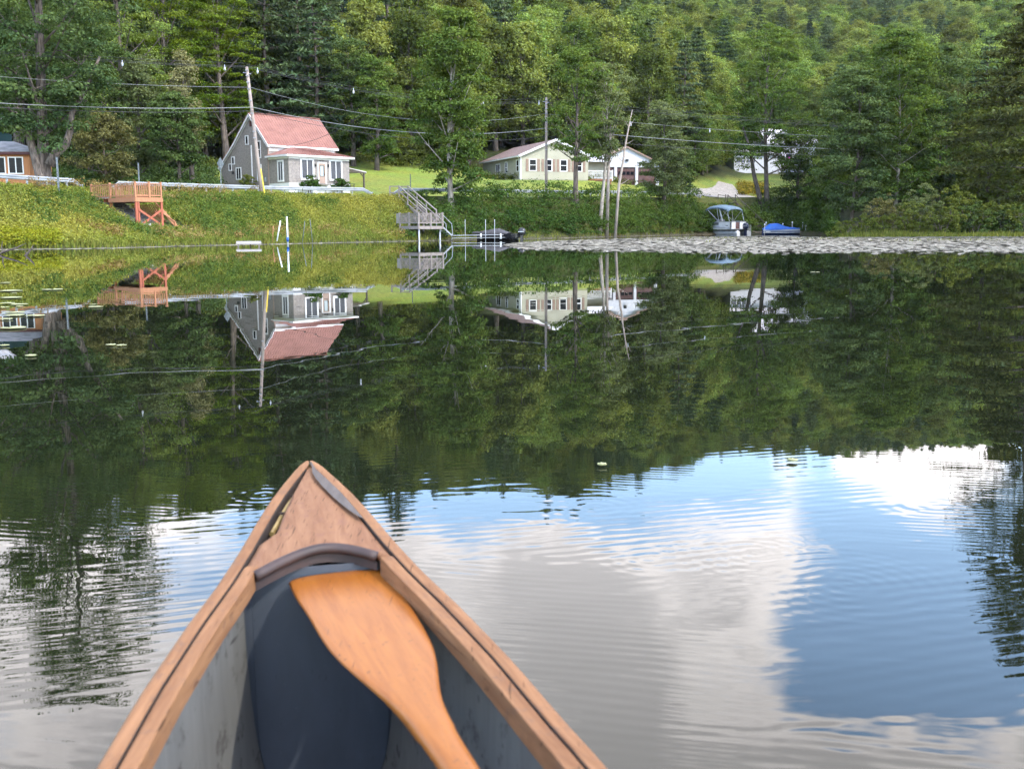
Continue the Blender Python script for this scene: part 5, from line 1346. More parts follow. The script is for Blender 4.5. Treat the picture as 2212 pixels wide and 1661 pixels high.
def cabin():
    base = at(66, 384, 79.5); base.z = gz(base.x, base.y)
    base = Vector((base.x, base.y, 4.35))
    a = math.radians(6)
    t = thing('wooden_cabin', 'golden board cabin with grey patched roof at the left edge', 'cabin', base, a)
    Wd = 7.0
    fr = Wall((-Wd, 0, 0), (1, 0, 0), (0, -1, 0)); sd = Wall((0, 0, 0), (0, 1, 0), (1, 0, 0))
    MB().box(-Wd, 0, 0.01, 5.0, -0.9, 2.42).build('wall_core', MT['cedar'], t)
    rnd = random.Random(4)
    x = 0.0
    while x < Wd - 0.02:                         # upright boards, each its own piece
        w = min(rnd.uniform(0.19, 0.29), Wd - x)
        b = MB(); fr.box(b, x + 0.006, x + w - 0.006, -0.6, 2.42, 0.0, rnd.uniform(0.012, 0.03)); b.build('board', MT['cedar'], t)
        x += w
    y = 0.0
    while y < 4.9:
        w = min(rnd.uniform(0.19, 0.29), 5 - y); b = MB(); sd.box(b, y + 0.006, y + w - 0.006, -0.6, 2.42, 0.0, rnd.uniform(0.012, 0.03)); b.build('board', MT['cedar'], t); y += w
    for s in (Wd - 0.98, Wd - 2.26, Wd - 3.55):
        window(t, fr, s, 0.88, 0.95, 1.12, n=2, fw=0.075, out=0.045)
    z0 = 2.45
    roof_panel(t, [(-Wd - 0.4, -0.45, z0), (0.45, -0.45, z0), (-1.9, 2.5, z0 + 0.95), (-Wd - 0.4, 2.5, z0 + 0.95)], 'roof', MT['greyroof'], 0.1)
    roof_panel(t, [(0.45, -0.45, z0), (0.45, 5.4, z0), (-1.9, 2.5, z0 + 0.951), (-1.91, 2.49, z0 + 0.951)], 'roof', MT['greyroof'], 0.1)
    MB().box(-Wd - 0.42, 0.42, -0.47, -0.44, z0 - 0.24, z0 - 0.04).build('fascia', MT['maroon'], t)
    MB().box(0.40, 0.44, -0.44, 5.3, z0 - 0.24, z0 - 0.04).build('fascia', MT['maroon'], t)
    u_ = thing('green_shed', 'dark green metal sided building behind the cabin roof', 'shed', at(-82, 330, 92), math.radians(4)); u_.location.z = 4.4
    MB().box(-6, 2.35, 0, 5, -0.8, 5.2).build('wall', MT['greenmetal'], u_)
    m = MB()
    for k in range(28): m.box(-6 + 0.3 * k, -6 + 0.3 * k + 0.05, -0.035, 0, -0.8, 5.2)
    m.build('siding_rib', MT['greenmetal'], u_)['kind'] = 'stuff'
    roof_panel(u_, [(-6.3, -0.5, 5.2), (2.6, -0.5, 5.2), (2.6, 2.5, 6.4), (-6.3, 2.5, 6.4)], 'roof', MT['whiteroof'], 0.12, 10)
cabin()
# ---------------------------------------------------------------- guardrails, posts, poles, wires
def rail_pt(px, up=0.0, dy=0.0):
    u = u_of(px); Y = float(col_at(u, 2)) + dy
    return Vector((u * Y, Y, float(col_at(u, 3)) + up))
def guardrail(label, p0, p1, end0=None, end1=None, step=1.9):
    """W-beam on steel posts from px p0 to p1; end0/end1: px where a sloped end piece meets the ground."""
    pts = [rail_pt(p0 + (p1 - p0) * k / 60) for k in range(61)]
    t = thing('guardrail', label, 'guardrail', pts[30], 0, 'guardrails along the road')
    o = pts[30]
    path = [(p, 0.0) for p in pts]
    prof = [(-0.02, 0.42), (-0.075, 0.47), (-0.075, 0.53), (-0.02, 0.575), (-0.075, 0.62), (-0.075, 0.68), (-0.02, 0.73), (0.0, 0.73), (-0.05, 0.66), (-0.05, 0.64), (0.0, 0.575), (-0.05, 0.51), (-0.05, 0.49), (0.0, 0.42)]
    def ring(p, d, drop=0.0):
        n = Vector((-d.y, d.x, 0)).normalized()
        return [p - o + n * a + Vector((0, 0, b - drop)) for a, b in prof]
    rings = []
    for i, p in enumerate(pts):
        d = pts[min(i + 1, 60)] - pts[max(i - 1, 0)]
        rings.append(ring(p, d))
    MB().loft(rings, True, True).build('rail', MT['galv'], t)
    for e, q, i in ((end0, p0, 0), (end1, p1, 60)):
        if e is None: continue
        g = rail_pt(e); d = (g - pts[i]); d.z = 0
        if i == 0: d = -d
        a, b = ring(pts[i], d), ring(g, d, 0.46)
        MB().loft([a, b] if i else [b, a], True, True).build('end_rail', MT['galv'], t)
        post = rail_pt(e); MB().box(post.x - o.x - 0.06, post.x - o.x + 0.06, post.y - o.y - 0.06, post.y - o.y + 0.06, post.z - o.z - 0.5, post.z - o.z + 0.36).build('end_post', MT['galv'], t)
    s = 0.0; acc = 0.0; me = None
    for i in range(60):
        seg = (pts[i + 1] - pts[i]).length
        while s <= acc + seg:
            p = pts[i].lerp(pts[i + 1], (s - acc) / seg) - o
            if me is None:
                me = MB().box(-0.055, 0.055, 0.02, 0.04, -0.9, 0.75).box(-0.055, -0.045, 0.04, 0.13, -0.9, 0.75).box(0.045, 0.055, 0.04, 0.13, -0.9, 0.75).mesh('post', MT['galv'])
            q = link('post', me, t); q.location = p
            s += step
        acc += seg
guardrail('silver guardrail in front of the wooden cabin', -240, 165, None, 183, 2.0)
guardrail('long silver guardrail in front of the grey shingled house', 262, 787, 246, 806, 1.25)
guardrail('silver guardrail below the sage green house lawn', 866, 1490, 848, 1512, 2.4)

def sign_post(label, px, y0, y1, Y, w=0.07, mat=None, name='sign_post'):
    a, b = at(px, y1, Y), at(px, y0, Y)
    t = thing(name, label, 'post', a)
    h = b.z - a.z
    MB().box(-w / 2, w / 2, -w / 2, -w / 2 + 0.012, -0.5, h).box(-w / 2, -w / 2 + 0.012, -w / 2 + 0.012, w / 2, -0.5, h).box(w / 2 - 0.012, w / 2, -w / 2 + 0.012, w / 2, -0.5, h).build('channel', mat or MT['steelpost'], t)
    m = MB()
    for k in range(int(h / 0.3)): m.box(-0.02, 0.02, -w / 2 - 0.006, -w / 2, 0.2 + 0.3 * k, 0.24 + 0.3 * k)
    m.build('bolt_strip', MT['galv'], t)
    return t, h
sign_post('tall bare steel post in front of the left guardrail', 127, 340, 410, 70.5, 0.10)
sign_post('bare steel post rising behind the wooden deck', 301, 352, 398, 82.5, 0.09)
t, h = sign_post('steel post with small plate beside the wooden stairs', 887, 377, 424, 99, 0.08)
MB().box(-0.02, 0.02, -0.16, 0.16, h - 0.3, h + 0.05).build('plate', MT['steelpost'], t)
t, h = sign_post('grey diamond road sign seen from behind left of the grey house', 478, 345, 405, 91.5, 0.08, name='road_sign')
c = Vector((0.0, 0.05, h - 0.35)); d = Vector((0.16, 0.52, 0))
MB().prism([c - d, c - Vector((0, 0, 0.55)), c + d, c + Vector((0, 0, 0.55))], (0.02, -0.02, 0)).build('sign_plate', MT['steelpost'], t)

POLE1 = (at(566, 423, 88.3), at(533, 145, 88.3)); POLE2 = (at(1180, 416, 112.5), at(1180, 211, 112.5))
def pole(label, a, b, r=0.16):
    t = thing('utility_pole', label, 'utility pole', a, 0, 'utility poles')
    d = b - a
    MB().tube([d * -0.05, d * 0.3, d * 0.65, d], [r * 1.1, r, r * 0.88, r * 0.75], 12).build('pole_shaft', MT['poletimber'], t, smooth=True)
    n = 0
    for q in (0.45, 0.5, 0.64, 0.74, 0.83, 0.88, 0.93, 0.97):
        m = MB(); p = d * q; m.box(p.x - 0.12, p.x + 0.12, p.y - r - 0.06, p.y - r + 0.03, p.z - 0.02, p.z + 0.05); m.build('bolt_plate', MT['galv'], t)
    p = d * 0.955; MB().beam(p + Vector((0.0, -0.05, 0)), p + Vector((-0.35, -0.05, 0.0)), 0.06, 0.06).build('insulator_arm', MT['galv'], t)
    p = d * 0.945; MB().beam(p + Vector((0.0, -0.05, 0)), p + Vector((0.3, -0.05, 0.02)), 0.06, 0.06).build('insulator_arm', MT['galv'], t)
    return t
pole('leaning weathered utility pole in front of the grey house', *POLE1)
pole('upright utility pole in front of the sage green house', *POLE2, r=0.15)
P0 = Vector((-52, 58, 0)); P3 = at(2320, 330, 152)
def zat(pl, z):
    a, b = pl; return a.lerp(b, (z - a.z) / (b.z - a.z))
WIRES = []
def wire(label, a, b, sag, r, mat, name='power_line'):
    pts = [a.lerp(b, k / 40) - Vector((0, 0, 4 * sag * (k / 40) * (1 - k / 40))) for k in range(41)]
    t = MB().tube([p - a for p in pts], r, 5).build(name, mat)
    t.location = a; tag(t, label, 'cable', 'overhead lines')
    WIRES.append(pts); return pts
H1 = [14.5, 14.25, 14.15, 12.55, 10.95, 10.65]; H2 = [14.5, 14.25, 14.1, 12.9, 11.4, 10.55]
nmw = ['topmost thin power line', 'second power line from the top', 'third power line from the top', 'lone middle line', 'thick pale cable', 'lowest dark cable']
rad = [0.012, 0.014, 0.014, 0.014, 0.026, 0.020]
mw = [MT['wire'], MT['wire'], MT['wire'], MT['paleWire'], MT['paleWire'], MT['wire']]
SP = {}
for i in range(6):
    o = Vector((-0.34 if i == 0 else 0.14, -0.12 - 0.02 * i, 0))
    a = zat(POLE1, H1[i]) + o; b = zat(POLE2, H2[i]) + Vector((-0.2 if i == 0 else -0.16, -0.1, 0))
    l = Vector((P0.x, P0.y, H1[i] - 0.6))
    SP[('l', i)] = wire(nmw[i] + ' left of the leaning pole', l, a, 0.75 if i < 4 else 0.95, rad[i], mw[i])
    SP[('m', i)] = wire(nmw[i] + ' between the leaning pole and the upright pole', a, b, 1.1 if i < 3 else (1.6 if i == 3 else 1.25), rad[i], mw[i])
    SP[('r', i)] = wire(nmw[i] + ' right of the upright pole', b, Vector((P3.x, P3.y, H2[i] + 0.4)), 1.1, rad[i], mw[i])
def marker(label, key, px):
    pts = SP[key]; best = min(pts, key=lambda p: abs(topx(p)[0] - px))
    t = thing('wire_marker', label, 'wire marker', best, 0, 'white markers hanging on the power lines')
    MB().lathe((0, 0, -0.42), [(0.02, 0), (0.06, 0.05), (0.085, 0.16), (0.06, 0.28), (0.03, 0.33)], 10).build('body', MT['marker'], t, smooth=True)
    MB().lathe((0, 0, -0.09), [(0.025, 0), (0.045, 0.04), (0.03, 0.10), (0.012, 0.16)], 8).build('cap', MT['marker'], t, smooth=True)
marker('leftmost white wire marker above the grey green poplar', ('l', 1), 252)
marker('white wire marker just left of the leaning pole top', ('l', 1), 489)
marker('white wire marker just right of the leaning pole top', ('m', 1), 555)
marker('white wire marker in front of the dark trees right of the grey house', ('m', 1), 761)
marker('white wire marker right of the tree in the middle of the bank', ('m', 1), 1041)
marker('white wire marker close to the top of the upright pole', ('m', 1), 1166)
marker('white wire marker beside the dead leaning trunk', ('r', 3), 1367)
marker('white wire marker in front of the right hand woods', ('r', 3), 1520)
def service():
    a = SP[('m', 3)][13]; b = grey_loc(-0.1, 0.0, 3.9)
    pts = [a.lerp(b, k / 20) - Vector((0, 0, 3.2 * (k / 20) * (1 - k / 20) * 1.1)) for k in range(21)]
    t = MB().tube([p - a for p in pts], 0.022, 5).build('service_cable', MT['wire']); t.location = a
    tag(t, 'dark service cable drooping to the corner of the grey house', 'cable')
    a = zat(POLE1, 10.6); b = at(575, 441, 86.6)
    t = thing('guy_wire', 'steel guy wire with yellow guard beside the leaning pole', 'guy wire', b)
    MB().tube([a - b, Vector((0, 0, -0.2))], 0.014, 5).build('wire_strand', MT['paleWire'], t)
    d = (a - b).normalized(); MB().tube([d * 0.0, d * 3.0], 0.05, 8).build('guard_sleeve', MT['yellow'], t)
service()

# ---------------------------------------------------------------- timber decks, stairs and docks
def link_mesh(name, me, parent, loc, rot=None):
    o = link(name, me, parent); o.location = loc
    if rot: o.rotation_euler = rot
    return o
def railing(t, a, b, h, mat, step=0.14, bal=0.035, rails=(0.12,), cap=True, flat=False):
    a, b = Vector(a), Vector(b); d = b - a; n = max(2, int(d.length / step)); me = None
    for k in range(1, n):
        p = a.lerp(b, k / n)
        if me is None: me = MB().box(-bal / 2, bal / 2, -bal / 2, bal / 2, rails[0], h).mesh('baluster', mat)
        link_mesh('baluster', me, t, p)
    up = Vector((0, 0, 1))
    MB().beam(a + up * h, b + up * h, 0.12, 0.04).build('handrail', mat, t)
    for r in rails: MB().beam(a + up * r, b + up * r, 0.05, 0.08).build('bottom_rail', mat, t)
def lattice(t, a, b, z0, z1, mat, sp=0.19):
    """crossed laths in the upright plane from a to b; z0(s), z1(s) the lower and upper edge."""
    a, b = Vector(a), Vector(b); d = (b - a); L_ = d.length; d.normalize(); n = Vector((-d.y, d.x, 0)); mb = MB()
    for sgn, off in ((1, 0.0), (-1, 0.02)):
        k = -6.0
        while k < L_ + 6:
            pts = []
            for i in range(41):
                q = -3 + 6 * i / 40; s = k + q; z = sgn * q + (z1(0) + z0(0)) / 2
                if 0 <= s <= L_ and z0(s) <= z <= z1(s): pts.append(a + d * s + Vector((0, 0, z)))
            if len(pts) > 1: mb.beam(pts[0] + n * off, pts[-1] + n * off, 0.012, 0.045, n.cross((pts[-1] - pts[0]).normalized()))
            k += sp * 1.35
    o = mb.build('lattice', mat, t); o['kind'] = 'stuff'
def orange_deck():
    c = Vector((DECK_C.x, DECK_C.y, 0)); t = thing('wooden_deck', 'orange stained timber deck on red posts over the left bank', 'deck', c, DECK_B)
    ow, rw = MT['orangewood'], MT['redwood']; z = 3.12; W_, Ln = 1.85, 6.4
    k = 0; me = MB().box(0, W_ + 0.05, 0, 0.132, -0.04, 0).mesh('deck_board', ow)
    while k * 0.14 < Ln: link_mesh('deck_board', me, t, (0, k * 0.14, z)); k += 1
    for a, b in (((-0.03, -0.02), (W_ + 0.08, -0.02)), ((-0.03, 0.02), (-0.03, 3.7)), ((W_ + 0.05, 0.02), (W_ + 0.05, Ln))):
        MB().beam((a[0], a[1], z - 0.17), (b[0], b[1], z - 0.17), 0.045, 0.26).build('rim_joist', ow, t)
    for k in range(9): MB().box(0.05, W_, 0.4 + 0.7 * k, 0.45 + 0.7 * k, z - 0.26, z - 0.05).build('joist', rw, t)
    def gzl(x, y):
        v = Matrix.Translation(c) @ Matrix.Rotation(DECK_B, 4, 'Z') @ Vector((x, y, 0)); return gz(v.x, v.y) - 0.6
    for x, y in ((0.06, 0.06), (W_, 0.06), (0.06, 3.55), (W_, 3.55)):
        MB().box(x - 0.07, x + 0.07, y - 0.07, y + 0.07, gzl(x, y) , z - 0.3).build('post', rw, t)
    MB().box(0.16, 0.27, 0.0, 0.13, gzl(0.2, 0), z - 0.3).build('post', rw, t)
    MB().beam((0.2, -0.06, 2.3), (W_ - 0.05, -0.06, 1.25), 0.04, 0.13).build('brace', rw, t)
    MB().beam((0.2, -0.02, 1.25), (W_ - 0.05, -0.02, 2.3), 0.04, 0.13).build('brace', rw, t)
    MB().beam((-0.02, 3.4, 2.6), (-0.02, 0.9, 0.75), 0.05, 0.2).build('stringer', rw, t)
    for x, y in ((0.03, 0.03), (W_ * 0.54, 0.0), (W_, 0.03), (0.03, 3.55), (0.03, 6.3), (W_, 3.5), (W_, 6.3)):
        MB().box(x - 0.05, x + 0.05, y - 0.05, y + 0.05, z - 0.3, z + 0.98).box(x - 0.07, x + 0.07, y - 0.07, y + 0.07, z + 0.98, z + 1.02).build('rail_post', ow, t)
    for a, b, st_ in (((0.03, 0.03, z), (W_, 0.03, z), 0.15), ((0.03, 0.03, z), (0.03, 3.55, z), 0.23), ((0.03, 3.55, z), (0.03, 6.3, z), 0.26), ((W_, 0.03, z), (W_, 6.3, z), 0.3)):
        railing(t, a, b, 0.9, ow, st_, 0.032)
    lattice(t, (0.0, 3.7, 0), (0.0, 6.3, 0), lambda s: 1.7 + 0.35 * s, lambda s: z - 0.32, rw)
    lattice(t, (W_, 0.3, 0), (W_, 4.2, 0), lambda s: 0.5 + 0.42 * s, lambda s: z - 0.32, rw)
    # stair down to the waterside
    for k in range(6):
        MB().box(W_ + 0.12 + 0.24 * k, W_ + 0.40 + 0.24 * k, 0.1, 1.0, z - 0.95 - 0.27 * k, z - 0.91 - 0.27 * k).build('tread', ow, t)
    for y in (0.06, 1.02):
        MB().beam((W_ + 0.05, y, z - 0.85), (W_ + 1.65, y, z - 2.6), 0.04, 0.2).build('stringer', ow, t)
    MB().beam((W_ + 0.05, 0.0, z - 1.05), (W_ + 0.95, 0.0, z - 1.62), 0.09, 0.05).build('handrail', ow, t)
    MB().beam((W_ + 0.05, 1.05, z - 0.25), (W_ + 1.75, 1.05, z - 1.95), 0.09, 0.05).build('handrail', ow, t)
    MB().box(W_ + 0.85, W_ + 0.95, -0.04, 0.04, z - 2.75, z - 1.62).build('rail_post', ow, t)
    MB().box(W_ + 1.62, W_ + 1.70, 1.0, 1.08, z - 2.75, z - 1.9).build('rail_post', ow, t)
    def boulder(label, x, y, zz, s, seed, mat):
        v = Matrix.Translation(c) @ Matrix.Rotation(DECK_B, 4, 'Z') @ Vector((x, y, 0)); r = np.random.default_rng(seed)
        bm = bmesh.new(); bmesh.ops.create_icosphere(bm, subdivisions=2, radius=1.0)
        for q in bm.verts:
            w = 1 + 0.22 * math.sin(q.co.x * 3 + seed) * math.cos(q.co.y * 2.6 + seed) + 0.06 * r.normal(); q.co = Vector((q.co.x * s[0] * w, q.co.y * s[1] * w, q.co.z * s[2] * w))
        me = bpy.data.meshes.new('boulder'); bm.to_mesh(me); bm.free(); me.materials.append(mat)
        o = link('boulder', me); o.location = (v.x, v.y, zz); tag(o, label, 'boulder', 'boulders under the deck'); return o
    boulder('pale pointed boulder left of the front deck post', -0.55, 0.55, 1.25, (0.32, 0.3, 0.48), 3, MT['rock'])
    boulder('long pale boulder right of the front deck post', 0.62, -0.1, 1.15, (0.5, 0.35, 0.3), 5, MT['rock'])
    boulder('grey stone at the foot of the deck stair', 1.95, 0.35, 1.0, (0.34, 0.3, 0.26), 8, MT['rock'])
    rg = np.random.default_rng(9); n = 420; mb = MB()
    for k in range(n):
        x, y = rg.uniform(-0.5, 1.9), rg.uniform(0.3, 6.0); v = Matrix.Translation(c) @ Matrix.Rotation(DECK_B, 4, 'Z') @ Vector((x, y, 0)); s = rg.uniform(0.08, 0.22); zz = gz(v.x, v.y)
        R_ = Matrix.Rotation(rg.uniform(0, 3), 4, 'Z') @ Matrix.Rotation(rg.uniform(0, 1), 4, 'X')
        P_ = [Vector((sx * s, sy * s * 0.8, sz * s * 0.6)) for sz in (-1, 1) for sx, sy in ((-1, -1), (1, -1), (1, 1), (-1, 1))]
        mb.hexa([v + Vector((0, 0, zz)) + R_ @ (q * rg.uniform(0.8, 1.1)) for q in P_])
    tag(mb.build('rubble', MT['darkrock']), 'dark stone rubble on the slope under the deck', 'rubble', kind='stuff')
orange_deck()

def grey_platform():
    c = Vector((PLAT_C.x, PLAT_C.y, 0)); gw = MT['greywood']
    t = thing('waterside_platform', 'weathered grey platform on posts with cross pattern railing', 'platform', c, PLAT_B)
    z = 1.2; W_, Ln = 2.38, 2.66
    me = MB().box(0, W_, 0, 0.132, -0.04, 0).mesh('deck_board', gw)
    for k in range(19): link_mesh('deck_board', me, t, (0, k * 0.14, z))
    for a, b in (((0, 0), (W_, 0)), ((0, 0.03), (0, Ln)), ((W_, 0.03), (W_, Ln)), ((0, Ln + 0.03), (W_, Ln + 0.03))):
        MB().beam((a[0], a[1], z - 0.15), (b[0], b[1], z - 0.15), 0.05, 0.22).build('rim_joist', gw, t)
    for x, y in ((0.1, 0.1), (W_ - 0.1, 0.25), (0.1, Ln - 0.1), (W_ - 0.1, Ln - 0.1)):
        MB().tube([(x, y, -1.4), (x, y, z - 0.26)], 0.075, 10).build('leg', MT['galv'], t, smooth=True)
    h = 1.0
    def panel(a, b):
        a, b = Vector(a), Vector(b); d = b - a; L_ = d.length; d.normalize(); up = Vector((0, 0, 1))
        MB().beam(a + up * h, b + up * h, 0.1, 0.04).build('handrail', gw, t)
        MB().beam(a + up * 0.24, b + up * 0.24, 0.04, 0.08).build('bottom_rail', gw, t)
        n = int(L_ / 0.115)
        me = MB().box(-0.018, 0.018, -0.018, 0.018, 0.24, h).mesh('baluster', gw)
        for k in range(1, n): link_mesh('baluster', me, t, a + d * (L_ * k / n))
        nr = Vector((-d.y, d.x, 0)) * 0.03; m = a + d * L_ / 2
        for s1, s2 in (((-0.3, 0.3), (0.3, 0.95)), ((-0.3, 0.95), (0.3, 0.3))):
            MB().beam(m + d * s1[0] + up * s1[1] - nr, m + d * s2[0] + up * s2[1] - nr * 1.5, 0.03, 0.045).build('cross_brace', gw, t)
        q = [(-0.13, 0.5), (0.13, 0.5), (0.13, 0.76), (-0.13, 0.76)]
        for i in range(4): MB().beam(m + d * q[i][0] + up * q[i][1] - nr * 2, m + d * q[(i + 1) % 4][0] + up * q[(i + 1) % 4][1] - nr * 2, 0.03, 0.04).build('square_trim', gw, t)
    for a, b in (((0, 0, z), (W_ / 2, 0, z)), ((W_ / 2, 0, z), (W_, 0, z)), ((0, 0, z), (0, Ln / 2, z)), ((0, Ln / 2, z), (0, Ln, z))): panel(a, b)
    for x, y in ((0, 0), (W_ / 2, 0), (W_, 0), (0, Ln / 2), (0, Ln), (W_, Ln)):
        MB().box(x - 0.06, x + 0.06, y - 0.06, y + 0.06, z - 0.25, z + 1.05).box(x - 0.075, x + 0.075, y - 0.075, y + 0.075, z + 1.05, z + 1.09).build('rail_post', gw, t)
    MB().beam((-0.1, Ln + 0.35, z + 0.62), (-0.1, Ln - 0.1, z + 0.62), 0.04, 0.8).build('side_board', MT['raft'], t)
    # stair up to the road with handrails
    st = thing('bank_stairs', 'long grey timber stairs from the road down to the platform', 'stairs', c)
    def Wp(px, py, Y): return at(px, py, Y) - c
    A0, A1 = Wp(862, 427, 93.5), Wp(922, 481, 86.4)      # near stringer, top and bottom
    side = Vector((0.78, 0.35, 0))
    for sgn, nm in ((0, 'n'), (1, 'f')):
        o = side * sgn
        MB().beam(A0 + o, A1 + o, 0.05, 0.26).build('stringer', gw, st)
        up = Vector((0, 0, 1)); T0, T1 = A0 + o + up * 1.0, A1 + o + up * 1.0
        MB().beam(T0, T1, 0.1, 0.06).build('handrail', gw, st)
        MB().beam(T0 - up * 0.45, T1 - up * 0.45, 0.05, 0.08).build('mid_rail', gw, st)
        for k in range(4):
            p = A0.lerp(A1, k / 3) + o; MB().box(p.x - 0.05, p.x + 0.05, p.y - 0.05, p.y + 0.05, p.z - 0.15, p.z + 1.08).build('rail_post', gw, st)
    for k in range(13):
        p = A0.lerp(A1, (k + 0.5) / 13) + side / 2; d = side.normalized()
        MB().beam(p - d * 0.4, p + d * 0.4, 0.26, 0.04).build('tread', gw, st)
    L0 = A0 + Vector((0, 0, -0.02)); bk = Vector((-0.85, 0.35, 0))
    MB().prism([L0, L0 + side, L0 + side + bk, L0 + bk], (0, 0, -0.1)).build('landing', gw, st)
    for p in (L0 + bk, L0 + bk + side):
        MB().box(p.x - 0.06, p.x + 0.06, p.y - 0.06, p.y + 0.06, p.z - 0.6, p.z + 1.05).build('rail_post', gw, st)
    for p in ((L0, L0 + bk), (L0 + side, L0 + side + bk)):
        for hh in (1.0, 0.45): MB().beam(p[0] + Vector((0, 0, hh)), p[1] + Vector((0, 0, hh)), 0.06, 0.09).build('landing_rail', gw, st)
    # steel steps and gangway to the moored boat
    g = thing('steel_gangway', 'galvanized steps and gangway from platform to the black boat', 'gangway', Vector((0, 0, 0)))
    cw = Matrix.Translation(c) @ Matrix.Rotation(PLAT_B, 4, 'Z')
    a = cw @ Vector((W_ + 0.05, 0.1, z - 0.05)); b = onz(975, 506.5, 0.42); b = at(976, 507.5, 86.2); b.z = 0.42
    sd = (cw.to_3x3() @ Vector((0, 0.8, 0)))
    for o in (Vector(), sd):
        MB().beam(a + o, b + o, 0.04, 0.1).build('stringer', MT['galv'], g)
        MB().tube([a + o + Vector((0, 0, 0.98)), b + o + Vector((0, 0, 0.95)), b + o + Vector((0.08, 0.02, 0.0))], 0.028, 6).build('handrail', MT['galv'], g)
        MB().tube([a + o, a + o + Vector((0, 0, 0.98))], 0.025, 6).build('rail_post', MT['galv'], g)
    for k in range(5):
        p = a.lerp(b, (k + 0.5) / 5); MB().beam(p, p + sd, 0.2, 0.03).build('tread', MT['galv'], g)
    e = at(1096, 505, 88.0); e.z = 0.45
    for o in (Vector(), Vector((0.1, 0.85, 0))):
        MB().beam(b + o, e + o, 0.05, 0.05).build('gangway_rail', MT['galv'], g); MB().beam(b + o - Vector((0, 0, 0.22)), e + o - Vector((0, 0, 0.22)), 0.04, 0.04).build('gangway_rail', MT['galv'], g)
    n = 26
    for k in range(n):
        p = b.lerp(e, (k + 0.5) / n); MB().beam(p, p + Vector((0.1, 0.85, 0)), 0.18, 0.02).build('gangway_plank', MT['greywood'], g)
    for px, o in ((1005, 0), (1049, 0), (1068.5, 1), (976, 0)):
        q = at(px, 506, 87.0); MB().tube([(q.x, q.y, -1.3), (q.x, q.y, 1.72 if px > 980 else 0.6)], 0.024, 8).build('dock_pipe', MT['galv'], g, smooth=True)
grey_platform()

